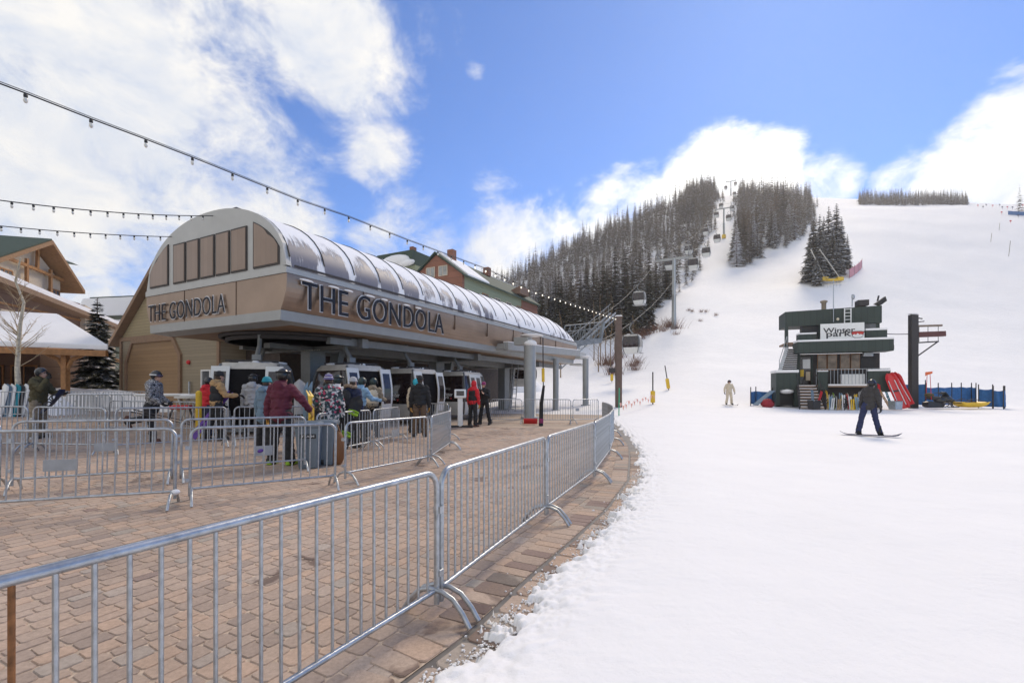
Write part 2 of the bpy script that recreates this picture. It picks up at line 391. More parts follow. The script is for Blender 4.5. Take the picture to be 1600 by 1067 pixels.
# ------------------------------------------------------------------ paving
def paver_mat():
    m,nt,b=new_mat('paver'); b.inputs['Specular IOR Level'].default_value=.3
    a=N(nt,'ShaderNodeAttribute',attribute_name='tint')
    r=ramp(nt,a.outputs['Fac'],[(0,(.35,.272,.222)),(.22,(.42,.32,.255)),(.45,(.47,.358,.28)),(.65,(.52,.37,.272)),(.85,(.44,.365,.305)),(.95,(.385,.33,.275)),(1,(.28,.19,.16))])
    co=objco(nt)
    n=N(nt,'ShaderNodeTexNoise',Scale=38,Detail=8,Roughness=.7); L(nt,co,n.inputs['Vector'])
    g=ramp(nt,n.outputs['Fac'],[(.3,(.78,.78,.78)),(.7,(1.14,1.14,1.14))])
    n2=N(nt,'ShaderNodeTexNoise',Scale=.55,Detail=6,Roughness=.6); L(nt,co,n2.inputs['Vector'])
    g2=ramp(nt,n2.outputs['Fac'],[(.28,(.78,.77,.76)),(.62,(1.07,1.08,1.09))])
    m1=N(nt,'ShaderNodeMix',data_type='RGBA',blend_type='MULTIPLY'); m1.inputs['Factor'].default_value=1; L(nt,r.outputs['Color'],m1.inputs['A']); L(nt,g.outputs['Color'],m1.inputs['B'])
    m2=N(nt,'ShaderNodeMix',data_type='RGBA',blend_type='MULTIPLY'); m2.inputs['Factor'].default_value=1; L(nt,m1.outputs['Result'],m2.inputs['A']); L(nt,g2.outputs['Color'],m2.inputs['B'])
    # wet stains: along the snow edge and in patches
    n3=N(nt,'ShaderNodeTexNoise',Scale=.9,Detail=5,Roughness=.55,Distortion=.4); L(nt,co,n3.inputs['Vector'])
    wet=N(nt,'ShaderNodeMapRange'); L(nt,n3.outputs['Fac'],wet.inputs['Value']); wet.inputs['From Min'].default_value=.635; wet.inputs['From Max'].default_value=.655
    wa=N(nt,'ShaderNodeAttribute',attribute_name='wet')
    ad=N(nt,'ShaderNodeMath',operation='ADD'); L(nt,wa.outputs['Fac'],ad.inputs[0]); L(nt,n3.outputs['Fac'],ad.inputs[1])
    w2=N(nt,'ShaderNodeMapRange'); L(nt,ad.outputs[0],w2.inputs['Value']); w2.inputs['From Min'].default_value=1.0; w2.inputs['From Max'].default_value=1.03
    mxw=N(nt,'ShaderNodeMath',operation='MAXIMUM'); L(nt,wet.outputs[0],mxw.inputs[0]); L(nt,w2.outputs[0],mxw.inputs[1])
    m3=N(nt,'ShaderNodeMix',data_type='RGBA',blend_type='MULTIPLY'); L(nt,mxw.outputs[0],m3.inputs['Factor']); L(nt,m2.outputs['Result'],m3.inputs['A']); m3.inputs['B'].default_value=(.5,.46,.44,1)
    L(nt,m3.outputs['Result'],b.inputs['Base Color'])
    rr=N(nt,'ShaderNodeMapRange'); L(nt,mxw.outputs[0],rr.inputs['Value']); rr.inputs['To Min'].default_value=.85; rr.inputs['To Max'].default_value=.45; L(nt,rr.outputs[0],b.inputs['Roughness'])
    bp=N(nt,'ShaderNodeBump',Strength=.35,Distance=.006); L(nt,n.outputs['Fac'],bp.inputs['Height']); L(nt,bp.outputs['Normal'],b.inputs['Normal'])
    return m
M['paver']=paver_mat()
M['joint']=mat('joint',(.47,.37,.28),rough=.95,var=.3,scale=30)
def plaza_ok(x,y):
    if x>edge(y)-.20 or y<-1.5: return False
    if y>19.9 and x>-1.3+.0: return y<20.6 and x<4
    return y<30+(-.35*x-12 if x>-12 else 0) or (x<-6 and y<26)
pv=[];pf=[];pt=[];pw=[]
def add_paver(c,ux,uy,a,b,tint,wet,rise=0,ch=.010):
    # a,b half sizes; slightly irregular top with a worn edge
    j=lambda:random.uniform(-.004,.004)
    o=len(pv); dz=random.uniform(-.001,.001)+gz(c[0],c[1])+rise
    k=min(a,b)*.26
    ring=[(-a+k,-b),(a-k,-b),(a,-b+k),(a,b-k),(a-k,b),(-a+k,b),(-a,b-k),(-a,-b+k)]
    jj=[(j(),j()) for _ in ring]
    for s_,z in((1,-.018),(1,-.006),(1-.05,.0)):
        for (p,q),(e,g) in zip(ring,jj):
            p=p*s_+e;q=q*s_+g
            pv.append((c[0]+ux[0]*p+uy[0]*q,c[1]+ux[1]*p+uy[1]*q,z+dz))
    for r_ in(0,1):
        for i in range(8):
            pf.append((o+r_*8+i,o+r_*8+(i+1)%8,o+r_*8+8+(i+1)%8,o+r_*8+8+i)); pt.append(tint); pw.append(wet)
    t=o+16
    for q in((0,1,2,3),(0,3,4,7),(7,4,5,6)): pf.append(tuple(t+i for i in q)); pt.append(tint); pw.append(wet)
vr=-34.0; row=0
ux=(U.x,U.y); uy=(V.x,V.y)
while vr<34:
    wdt=(.145,.13,.15,.10)[row%4]+random.uniform(-.004,.004); row+=1
    far_row=False
    ur=-22+random.random()*.2
    while ur<34:
        ln=random.choice((.12,.15,.17,.19,.215))
        cu=ur+ln/2; cv=vr+wdt/2
        x=ux[0]*cu+uy[0]*cv; y=ux[1]*cu+uy[1]*cv
        ur+=ln
        if y<.9 or abs(x)>1.3*y+2.5: continue
        if not plaza_ok(x,y): continue
        e_=float(edge(y))-x
        wet=max(0,.60-e_*.55)*(1 if y<4.2 else .25)
        add_paver((x,y),ux,uy,ln/2-.004,wdt/2-.004,random.betavariate(1.5,1.9),wet,rise=-.003 if e_<.48 else 0)
    vr+=wdt
y=.4
while y<11:
    x=float(edge(y)); t=Vector((float(edge(y+.05))-x,.05,0)).normalized(); n=Vector((t.y,-t.x,0)); w_=random.uniform(.16,.3)
    c=Vector((x,y,0))+t*w_/2+n*.10
    add_paver((c.x,c.y),(t.x,t.y),(-n.x,-n.y),w_/2-.006,.115,random.choice((.4,.5,.6,.8,.9)),random.choice((.1,.3,.45,.6)),rise=-.004)
    y+=t.y*w_
# edge course of larger pavers laid across the rim
d=0; y=.4
while y<22:
    x=float(edge(y)); x2=float(edge(y+.05)); t=Vector((x2-x,.05,0)).normalized(); n=Vector((t.y,-t.x,0))
    w_=random.choice((.13,.155,.155,.19))
    c=Vector((x,y,0))+t*w_/2-n*.19
    add_paver((c.x,c.y),(t.x,t.y),(-n.x,-n.y),w_/2-.004,.135,random.choice((.3,.45,.5,.6,.75,.78,.95,.99)),max(0,min(.52,.52-(y-2.9)*.25))+random.choice((0,0,0,.1,.2)),rise=.003)
    y+=t.y*w_
pv=np.array(pv);pf=np.array(pf)
po=np_mesh('paving',pv,pf,M['paver'],smooth=False,attr=pt)
a=po.data.attributes.new('wet','FLOAT','FACE'); a.data.foreach_set('value',np.asarray(pw,np.float32))
tag(po,'tan and brown stone pavers of the plaza','paving',kind='structure')
# bedding between the pavers and the dark gutter strip outside them
ysb=np.concatenate([np.arange(-2,8,.25),np.arange(8,31,.5)])
xsb=np.linspace(0,1,60)
SB,YB=np.meshgrid(xsb,ysb,indexing='ij'); XB=edge(YB)-.06-SB*(edge(YB)+45)
gzv=np.vectorize(gz)
tag(grid_obj('paving_bed',XB,YB,gzv(XB,YB)-.0075,M['joint']),'sandy bedding between the pavers','paving bed',kind='structure')
SG,YG=np.meshgrid(np.linspace(0,1,4),np.arange(-1,24,.2),indexing='ij')
tag(grid_obj('gutter_strip',edge(YG)-.09+SG*.6,YG,np.full(YG.shape,-.012),mat('wet_concrete',(.15,.135,.12),rough=.5,var=.35,scale=5)),'wet concrete gutter between paving and snow','gutter',kind='structure')
# ------------------------------------------------------------------ crowd barriers
def arc(c,r,a0,a1,n,ax,ay):
    c=Vector(c); return [c+Vector(ax)*r*math.cos(R(a0+(a1-a0)*i/n))+Vector(ay)*r*math.sin(R(a0+(a1-a0)*i/n)) for i in range(n+1)]
BH=.963
def make_barrier(Lb,nb,h=BH,plate=None,feet=True,rust=False):
    root=empty('crowd_barrier')
    X=Vector((1,0,0)); Z=Vector((0,0,1)); r=.019; cr=.11
    mb=MB()
    pts=[(r,0,.10)]+[(r,0,h-cr)]+arc((r+cr,0,h-cr),cr,180,90,7,X,Z)[1:]+arc((Lb-r-cr,0,h-cr),cr,90,0,7,X,Z)+[(Lb-r,0,.10)]
    mb.tube(pts,r,10); mb.build('frame',M['galv'],root)
    mb=MB(); mb.tube([(r,0,.19),(Lb-r,0,.19)],.0165,8); mb.build('bottom_rail',M['galv'],root)
    me=None
    for i in range(nb):
        x=r+(Lb-2*r)*(i+1)/(nb+1)
        if me is None:
            mb=MB(); mb.tube([(0,0,.19),(0,0,h-r*.8)],.0085,7); o=mb.build('bar',M['galv'],root); me=o.data
        else: o=bpy.data.objects.new('bar',me); COL.objects.link(o); o.parent=root
        o.location=(x,0,0)
        if rust and i==3: o.data=me.copy(); o.data.materials[0]=C('rust',(.24,.10,.035),rough=.85,var=.6,scale=14)
    if feet:
        fm=None
        for x in (.035,Lb-.035):
            if fm is None:
                mb=MB(); sp=.27
                mb.tube([(0,-sp,0.012),(0,-sp*.80,.09),(0,-sp*.52,.165),(0,-sp*.2,.195),(0,sp*.2,.195),(0,sp*.52,.165),(0,sp*.80,.09),(0,sp,0.012)],.017,8)
                o=mb.build('foot',M['galv'],root); fm=o.data
            else: o=bpy.data.objects.new('foot',fm); COL.objects.link(o); o.parent=root
            o.location=(x,0,0)
    mb=MB()
    cm=None
    for z in (.30,h*.74):
        if cm is None: mb.box((-.012,0,0),(.05,.052,.045)); o=mb.build('coupling',M['galv'],root,bevel=.006); cm=o.data
        else: o=bpy.data.objects.new('coupling',cm); COL.objects.link(o); o.parent=root
        o.location=(0,0,z)
    if plate:
        mb=MB(); mb.box((plate[0],-.012,plate[1]),(plate[2],.004,plate[3])); pl=mb.build('plate',C('plate',(.36,.375,.385),rough=.5,metal=.3),root,bevel=.003)
        if len(plate)>4:
            mb=MB(); mb.lathe([(.001,0),(.05,0),(.05,.003),(.001,.003)],n=20,M=Matrix.Rotation(R(90),3,'X')); e=mb.build('oval_mark',C('purple',(.13,.05,.30)),pl); e.location=(plate[0]-.05,-.0155,plate[1]); e.scale=(1,1,.6); e.rotation_euler=(0,R(-15),0)
    return root
def put_barrier(p,q,label,z=None,nb=17,flip=False,**k):
    p=Vector((*p,0)); q=Vector((*q,0)); d=q-p
    b=make_barrier(d.length-.012,nb,**k)
    z0=gz(p.x,p.y) if z is None else z; z1=gz(q.x,q.y) if z is None else z
    b.location=(p.x,p.y,z0); b.rotation_euler=(0,-math.atan2(z1-z0,d.length),math.atan2(d.y,d.x))
    return tag(b,label,'barrier','steel crowd barriers')
J=[(-1.600,.948),(-.477,3.0),(.388,5.1),(1.334,7.35),(2.1,9.8),(2.72,12.2),(3.2,14.5),(3.55,16.8),(3.75,18.9)]
fl=['long galvanized barrier nearest the viewer, with a rusty first bar','galvanized barrier second from the viewer along the snow edge','third galvanized barrier along the snow edge, with a bent foot over the edge course',
 'fourth barrier along the snow edge, seen steeply from the side','fifth barrier along the snow edge, at the bend of the row','sixth barrier along the snow edge, mostly behind the fifth','seventh barrier along the snow edge, near the far corner','last barrier of the snow edge row, meeting the back row']
for i in range(8): put_barrier(J[i],J[i+1],fl[i],z=0,nb=24 if i==0 else 23,rust=(i==0))
put_barrier((-6.25,4.72),(-4.16,5.66),'queue barrier of the front lane at the left edge, with a blank grey plate',nb=18,plate=(1.18,.57,.30,.13))
put_barrier((-4.12,5.78),(-2.64,6.86),'front lane queue barrier with two bars behind the grey bins',nb=14)
put_barrier((-2.60,7.05),(-1.62,8.86),'front lane queue barrier ending at the open corner of the queue',nb=16)
put_barrier((-1.60,8.98),(-1.52,11.15),'queue barrier turned end-on at the corner beside the walking person in brown trousers',nb=18)
put_barrier((-1.55,11.3),(-1.80,13.3),'queue barrier end-on behind the corner barrier',nb=18)
put_barrier((-8.5,5.3),(-6.84,6.1),'middle lane queue barrier cut by the left picture edge',nb=14)
put_barrier((-6.78,6.14),(-5.24,7.05),'middle lane queue barrier with a small plate, in front of the striding person',nb=15,plate=(.98,.58,.26,.12))
put_barrier((-5.18,7.08),(-3.74,8.28),'middle lane queue barrier in front of the burgundy jacket, plate with a purple oval',nb=15,plate=(1.17,.40,.28,.17,1))
put_barrier((-3.92,9.1),(-3.44,11.1),'middle lane queue barrier beside the patterned floral jacket',nb=16)
put_barrier((-3.42,11.2),(-3.25,13.1),'middle lane queue barrier end-on with a grey plate at its foot',nb=16,plate=(1.5,.25,.5,.22))
put_barrier((-12.0,9.5),(-10.22,9.62),'back lane queue barrier at the left, in front of the olive jacket',nb=16)
put_barrier((-10.15,9.62),(-8.58,9.62),'back lane queue barrier beneath the held snowboard',nb=14)
put_barrier((-8.42,9.62),(-6.98,11.15),'back lane queue barrier behind the striding person',nb=17)
put_barrier((-6.9,11.25),(-5.45,12.3),'back lane queue barrier beside the grey hooded jacket',nb=15)
put_barrier((-11.9,13.4),(-9.4,13.6),'barrier along the garage front, left of the yellow post',nb=20)
put_barrier((-9.3,13.6),(-7.2,14.6),'barrier along the garage front behind the yellow post',nb=18)
for k,lb in enumerate(('first','second','third','fourth')):
    a=Vector((-16.3+.10*k,15.4+.42*k,0)); d=Vector((1.75,.55,0))
    put_barrier((a.x,a.y),(a.x+d.x,a.y+d.y),f'{lb} from the front of four barriers stored close together by the snow',nb=16,h=1.05)
put_barrier((-21.9,21.6),(-19.9,22.0),'far barrier at the snow bank below the spruce, left one',z=.42,nb=14)
put_barrier((-19.8,22.0),(-17.9,22.3),'far barrier at the snow bank below the spruce, right one, by the stone pier',z=.42,nb=14)
put_barrier((-20.2,17.6),(-18.1,17.7),'barrier at far left in front of the leaning boards',nb=15,h=1.05)
put_barrier((-.95,19.9),(.46,19.65),'back row barrier behind the person in the purple cap',z=0,nb=15,h=1.06)
put_barrier((.5,19.65),(2.55,19.5),'back row barrier with the red scoop leaning on it',z=0,nb=17,h=1.06)
put_barrier((2.6,19.5),(3.85,20.2),'back row barrier with a dark square plate, at the snow corner',z=0,nb=12,h=1.06,plate=(.25,.62,.2,.12))
put_barrier((-3.25,17.3),(-2.35,17.0),'short barrier in front of the closed cabin with the name on its window',z=0,nb=10,plate=(.62,.5,.25,.4))

# small lumps of snow on a barrier foot and the back rail
mb=MB(); mb.ball((-4.14,5.60,.235),(.05,.045,.035),9,6); tag(mb.build('snow_lump',M['snow']),'small lump of snow on a barrier foot','snow lump')

# ------------------------------------------------------------------ lift station
def text_mesh(txt,size,ext,off,mats,space=1.0):
    cu=bpy.data.curves.new('lettering','FONT'); cu.body=txt; cu.size=size; cu.extrude=ext; cu.offset=off; cu.space_character=space; cu.resolution_u=4
    o=bpy.data.objects.new('lettering',cu); COL.objects.link(o)
    dg=bpy.context.evaluated_depsgraph_get(); me=bpy.data.meshes.new_from_object(o.evaluated_get(dg))
    bpy.data.objects.remove(o); bpy.data.curves.remove(cu)
    me.materials.clear()
    for m in mats: me.materials.append(m)
    return me
def text_obj(name,txt,height,width,ext,off,mats,parent,loc,xdir,nrm,space=1.0):
    # letters standing upright: xdir is the reading direction, nrm faces the reader; scaled to a cap height and a width
    me=text_mesh(txt,1.0,1.0,off,mats,space)
    co=np.array([v.co[:] for v in me.vertices]); mn=co.min(0); mxx=co.max(0)
    co[:,0]=(co[:,0]-mn[0])/(mxx[0]-mn[0])*width; co[:,1]=(co[:,1]-mn[1])/(mxx[1]-mn[1])*height; co[:,2]=co[:,2]*ext
    me.vertices.foreach_set('co',co.astype(np.float32).ravel()); me.update()
    o=bpy.data.objects.new(name,me); COL.objects.link(o); o.parent=parent
    x=Vector(xdir).normalized(); n=Vector(nrm).normalized(); y=n.cross(x)
    o.matrix_local=Matrix.Translation(Vector(loc))@Matrix((x,y,n)).transposed().to_4x4()
    return o
C0=Vector((-6.42,13.0,0)); WS=7.65; LS=25.0     # near corner, width and length of the station
st=empty('lift_station',C0,0,'grey and brown gondola station with a barrel roof dusted with snow','station')
def S(t,w,z): return U*t+V*w+Vector((0,0,z))     # local to the station: along, across, up
M['brown_metal']=mat('brown_metal',(.315,.228,.168),rough=.38,metal=.6,var=.13,scale=.8,bump=.03,bscale=2)
M['panel_glass']=glass_mat('panel_glass',(.075,.065,.085),.15,.6)
C('trim_gray',(.45,.45,.43),rough=.45,metal=.1,var=.05,scale=2)
C('ceiling_wood',(.27,.17,.10),rough=.6,var=.15,scale=2)
# brown fascia: a shell whose long sides bulge outward
def fas(z):  # outward offset at height z
    a=(z-3.78)/(4.83-3.78); return .05*math.sin(math.pi*a)-.27*(1-a)**1.6
mb=MB()
zs=[3.78+1.05*i/8 for i in range(9)]
def ringpts(z,t1):
    o=fas(z)
    return [S(-.02,-o,z),S(-.02,WS+o,z),S(t1,WS+o*.6,z),S(t1,-o*.6,z)]
LF=LS
for i in range(8):
    a=ringpts(zs[i],LF); b=ringpts(zs[i+1],LF)
    for j in range(4):
        mb.add([a[j],b[j],b[(j+1)%4],a[(j+1)%4]],[(0,1,2,3)])
mb.build('fascia',M['brown_metal'],st)
C('joint_dark',(.17,.12,.09))
for t in (2.9,5.6,8.4,11.3,14.2,15.4,18,20.6): mb=MB(); mb.box(S(t,.01,4.5),(.008,.10,.66),rz=math.atan2(U.y,U.x)); mb.build('panel_joint',M['joint_dark'],st)
for w_ in (2.35,5.2): mb=MB(); mb.box(S(-.03,w_,4.3),(.012,.015,1.04),rz=math.atan2(U.y,U.x)+R(90)); mb.build('panel_joint',M['joint_dark'],st)
# lower grey band, set in at the bottom
mb=MB()
def band(z0,z1,o0,o1,t0,t1,mb):
    e0=max(o0,.025); e1=max(o1,.025)
    a=[S(t0-e0,-o0,z0),S(t0-e0,WS+o0,z0),S(t1+e0,WS+o0,z0),S(t1+e0,-o0,z0)]
    b=[S(t0-e1,-o1,z1),S(t0-e1,WS+o1,z1),S(t1+e1,WS+o1,z1),S(t1+e1,-o1,z1)]
    for j in range(4): mb.add([a[j],b[j],b[(j+1)%4],a[(j+1)%4]],[(0,1,2,3)])
band(3.5,3.785,-.27,-.24,0,LS,mb)
a=[S(-.02,.27,3.5),S(-.02,WS-.27,3.5),S(LS+.02,WS-.27,3.5),S(LS+.02,.27,3.5)]
b=[S(.5,.5,3.42),S(.5,WS-.5,3.42),S(LS-.5,WS-.5,3.42),S(LS-.5,.5,3.42)]
for j in range(4): mb.add([b[j],a[j],a[(j+1)%4],b[(j+1)%4]],[(0,1,2,3)])
mb.build('lower_band',M['steel_light'],st)
mb=MB(); mb.add([S(.5,.5,3.425),S(.5,WS-.5,3.425),S(LS-.5,WS-.5,3.425),S(LS-.5,.5,3.425)],[(0,1,2,3)]); mb.build('ceiling',M['ceiling_wood'],st)
mb=MB(); band(4.83,5.0,.02,.02,-.02,LS,mb); band(5.0,5.04,.02,-.12,-.02,LS,mb); mb.build('gutter_trim',M['trim_gray'],st)
mb=MB(); mb.beam(S(.2,-.06,5.06),S(LS-.5,-.06,5.06),.05,.05); mb.build('roof_rail',M['dark'],st)
# barrel roof with dark panels between snowy seams
def roofz(w,t):
    u=(w-WS/2)/(WS/2-.02); e=max(0,1-abs(u)**2.15)**.5
    h=2.18*(1 if t<LS-3 else max(0,1-((t-LS+3)/3)**2)**.5)
    return 5.02+h*e
def roof_pt(a,b,lift=0):
    t=b; ang=math.pi*a; w=WS/2-(WS/2-.02)*math.cos(ang)
    return S(t,w,roofz(w,t)+lift)
def roof_mat():
    m,nt,b=new_mat('snowy_roof'); 
    g=N(nt,'ShaderNodeTexCoord').outputs['UV']; sp=N(nt,'ShaderNodeSeparateXYZ'); L(nt,g,sp.inputs[0])
    co=objco(nt)
    wob=N(nt,'ShaderNodeTexNoise',Scale=1.1,Detail=4); L(nt,co,wob.inputs['Vector'])
    st_=N(nt,'ShaderNodeMapping'); st_.inputs['Scale'].default_value=(30,1.2,1); L(nt,g,st_.inputs['Vector'])
    sn=N(nt,'ShaderNodeTexNoise',Scale=1.0,Detail=7,Roughness=.65); L(nt,st_.outputs[0],sn.inputs['Vector'])
    def mm(op,a,b_=None):
        n=N(nt,'ShaderNodeMath',operation=op)
        for i,x in enumerate((a,b_)):
            if x is None: continue
            if isinstance(x,(int,float)): n.inputs[i].default_value=x
            else: L(nt,x,n.inputs[i])
        return n.outputs[0]
    fr=mm('FRACT',sp.outputs['X'])
    seam=mm('ABSOLUTE',mm('SUBTRACT',fr,.5))           # .5 at the seams
    sd_=N(nt,'ShaderNodeMapRange'); L(nt,seam,sd_.inputs['Value']); sd_.inputs['From Min'].default_value=.31; sd_.inputs['From Max'].default_value=.44
    # snow thickens towards the crown (V=.5) and the far end
    up=N(nt,'ShaderNodeMapRange'); L(nt,sp.outputs['Y'],up.inputs['Value']); up.inputs['From Min'].default_value=.07; up.inputs['From Max'].default_value=.25
    far=N(nt,'ShaderNodeMapRange'); L(nt,sp.outputs['X'],far.inputs['Value']); far.inputs['From Min'].default_value=2; far.inputs['From Max'].default_value=11
    s=mm('ADD',mm('MULTIPLY',sd_.outputs[0],.55),mm('MULTIPLY',up.outputs[0],.95))
    s=mm('ADD',s,mm('MULTIPLY',far.outputs[0],.42))
    s=mm('ADD',s,mm('MULTIPLY',mm('SUBTRACT',sn.outputs['Fac'],.5),1.1))
    s=mm('ADD',s,mm('MULTIPLY',mm('SUBTRACT',wob.outputs['Fac'],.5),1.7))
    k=N(nt,'ShaderNodeMapRange'); L(nt,s,k.inputs['Value']); k.inputs['From Min'].default_value=.24; k.inputs['From Max'].default_value=.40
    mx_=N(nt,'ShaderNodeMix',data_type='RGBA'); L(nt,k.outputs[0],mx_.inputs['Factor']); mx_.inputs['A'].default_value=(.125,.13,.175,1); mx_.inputs['B'].default_value=(.84,.84,.86,1)
    L(nt,mx_.outputs['Result'],b.inputs['Base Color'])
    rr=N(nt,'ShaderNodeMapRange'); L(nt,k.outputs[0],rr.inputs['Value']); rr.inputs['To Min'].default_value=.5; rr.inputs['To Max'].default_value=.8; L(nt,rr.outputs[0],b.inputs['Roughness'])
    bp=N(nt,'ShaderNodeBump',Strength=.5,Distance=.03); L(nt,k.outputs[0],bp.inputs['Height']); L(nt,bp.outputs['Normal'],b.inputs['Normal'])
    return m
na,nb_=24,56
mb=MB(); mb.grid(lambda a,b:roof_pt(a,.12+(LS-.14)*b),na,nb_)
ro=mb.build('roof',roof_mat(),st)
uv=ro.data.uv_layers.new(name='UVMap')
for p in ro.data.polygons:
    for li in p.loop_indices:
        vi=ro.data.loops[li].vertex_index; i=vi//(nb_+1); j=vi%(nb_+1)
        uv.data[li].uv=((.12+(LS-.14)*j/nb_)/1.22,i/na)
mb=MB()
for k in range(20):
    t=.12+1.22*(k+.0)+.0
    if t>LS-.8: break
    mb.tube([roof_pt(a/24,t,.012) for a in range(1,24)],.022,5)
mb.build('roof_seam',M['dark'],st)
for k in range(18):
    t=.5+1.22*k; mb=MB(); c=roof_pt(.5,t,.05); mb.box(c+V*-.9,(.55,.35,.07),rz=math.atan2(U.y,U.x)); mb.build('roof_vent',C('vent_dark',(.05,.05,.055)),st)
# front wall under the arch
mb=MB()
arcp=[(WS*i/40,) for i in range(41)]
o_=[]
for i in range(41):
    w_=.0+(WS)*i/40; o_.append((w_,max(5.0,roofz(w_,1)+.03)))
MF=Matrix((V,-U,Vector((0,0,1)))).transposed()  # x along V, y outwards along -U
poly=[(0,4.99)]+o_+[(WS,4.99)]
mb.prism(poly[1:-1],.16,M=MF,o=S(.14,0,0)); mb.build('front_wall',M['trim_gray'],st)
M['brown_panel']=wave_mat('brown_panel',(.27,.185,.13),(.17,.11,.08),5,'X',rough=.28,width=.03,bump=.05)
def win(poly,nm='window'):
    c=Vector((sum(p[0] for p in poly)/len(poly),0,sum(p[1] for p in poly)/len(poly)))
    mb=MB(); mb.prism([(x,z) for x,z in poly],.035,M=MF,o=S(-.02,0,0)); f=mb.build(nm,C('frame_dark',(.05,.04,.035)),st)
    k=.05; 
    q=[]
    for x,z in poly:
        v=Vector((x-c.x,z-c.z)); l=v.length; q.append((c.x+v.x*(1-k/ max(abs(v.x),.12) if abs(v.x)>.12 else .9),c.z+v.y*(1-k/max(abs(v.y),.12) if abs(v.y)>.12 else .9)))
    mb=MB(); mb.prism(q,.03,M=MF,o=S(-.035,0,0)); mb.build('pane',M['brown_panel'],f)
e=[5.88,5.07,4.27,3.42,2.62,1.75]
for i in range(5):
    a_,b_=e[i]-.04,e[i+1]+.04; win([(b_,5.1),(a_,5.1),(a_,6.45),(b_,6.45)])
def arcwin(w0,w1,inner):
    pts=[]
    for i in range(9):
        w_=w0+(w1-w0)*i/8; pts.append((w_,max(5.14,roofz(w_,1)-.26)))
    if inner==1: poly=[(w0,5.1)]+pts+[(w1,5.1)]
    else: poly=[(w0,5.1)]+pts+[(w1,5.1)]
    win(poly)
arcwin(.30,1.48,1); arcwin(6.16,7.36,0)
# signs
navy=C('sign_navy',(.014,.016,.026),rough=.45,spec=.2); edgew=C('sign_edge',(.72,.72,.74),rough=.4)
def sign(parent,height,width,loc,xd,nr,ext=.035,off=.012):
    r_=text_obj('sign_outline','THE GONDOLA',height+.05,width+.05,.012 if ext>.03 else .006,off,[edgew],parent,Vector(loc)+Vector(nr)*.04-Vector(xd)*.025-Vector((0,0,.025)),xd,nr,1.06)
    text_obj('sign_letters','THE GONDOLA',height,width,ext,-.004 if ext>.03 else -.008,[navy],parent,Vector(loc)+Vector(nr)*.05,xd,nr,1.06)
n_=-V
tilt=(n_+Vector((0,0,-.04))).normalized()
sign(st,.82,7.0,S(.42,-.035,3.86),U,n_)
sign(st,.58,4.55,S(-.035,7.38,3.90),-V,-U,.010,.005)
for k,(t,wd) in enumerate(((.55,.5),(1.55,.45),(2.15,.4),(3.1,.5),(3.8,.35),(5.0,.4),(5.7,.4))):
    mb=MB(); mb.ball(S(t,-.12,4.70),(wd*.5,.05,.035),10,6,M=Matrix.Rotation(math.atan2(U.y,U.x),3,'Z')); mb.build('sign_snow',M['snow'],st)
# bull wheel, rails and beams under the canopy
mb=MB()
cw=S(3.0,WS/2-.2,3.30)
for rr_,z_,h_ in((2.25,3.28,.10),(2.45,3.36,.05)):
    prof=[(rr_-.10,z_-h_),(rr_,z_-h_),(rr_,z_+h_),(rr_-.10,z_+h_),(rr_-.10,z_-h_)]
    mb.lathe(prof,(cw.x,cw.y,0),48)
for k in range(6):
    a=k*math.pi/3; mb.beam((cw.x,cw.y,3.3),(cw.x+2.2*math.cos(a),cw.y+2.2*math.sin(a),3.3),.12,.08)
mb.lathe([(.25,3.15),(.25,3.5)],(cw.x,cw.y,0),16)
mb.build('bull_wheel',M['dark'],st)
mb=MB()
for w_ in (1.35,6.3):
    mb.beam(S(2.6,w_,3.22),S(LS,w_,3.22),.22,.26)
mb.build('guide_rail',M['steel_gray'],st)
mb=MB(); mb.beam(S(2.0,WS/2,3.2),S(LS-1,WS/2,3.2),.35,.4)
for t in (4.0,12.2,20.2): mb.beam(S(t,1.0,3.2),S(t,WS-1.0,3.2),.3,.34)
mb.build('cross_beam',M['steel_gray'],st)
for t,zt_ in ((4.0,1),(12.2,1),(20.2,1)):
    mb=MB()
    c=S(t,WS/2,0)
    mb.box((c.x,c.y,1.5),(.75,.55,3.0),rz=math.atan2(U.y,U.x)); mb.box((c.x,c.y,.04),(1.2,1.0,.08),rz=math.atan2(U.y,U.x))
    mb.beam((c.x+U.x*.55,c.y+U.y*.55,0),(c.x+U.x*1.25,c.y+U.y*1.25,3.05),.5,.3)
    mb.build('column',M['steel_gray'],st,bevel=.02)
mb=MB()
for t in (4.35,): 
    for k in range(12): mb.ball(S(t-.9,WS/2-1+.09*k,3.0),.018,6,4)
mb.build('rope_light',C('warm_white',(.8,.75,.6)),st)
# outrigger frame and round columns on the far right
def column(px,Y,top,r,base=0):
    p=at(px,608,Y)-C0; mb=MB(); mb.lathe([(r*1.5,base),(r*1.5,base+.08),(r,base+.08),(r,top)],(p.x,p.y,0),16); mb.build('round_column',M['steel_light'],st)
    return p
p1=column(828,23.6,3.95,.31); p2=column(868.5,31.5,3.6,.2); p3=column(915,36,3.9,.24,base=.2)
for c_,r_ in(((p1.x,p1.y,3.86),(.36,.36,.22)),((p1.x+.1,p1.y,4.28),(.62,.45,.07)),((p3.x,p3.y,4.05),(.4,.4,.08))): mb=MB(); mb.ball(c_,r_,14,8); mb.build('column_snow',M['snow'],st)
A_=at(790,541,24.2)-C0; B_=at(903,552,34.5)-C0
mb=MB(); mb.beam(A_,B_,.28,.42); mb.beam(A_,A_+V*1.3,.2,.3); mb.beam(Vector((p1.x,p1.y,4.0)),Vector((p1.x,p1.y,4.0))+V*.8,.6,.4); mb.build('outrigger_beam',M['steel_light'],st,bevel=.02)
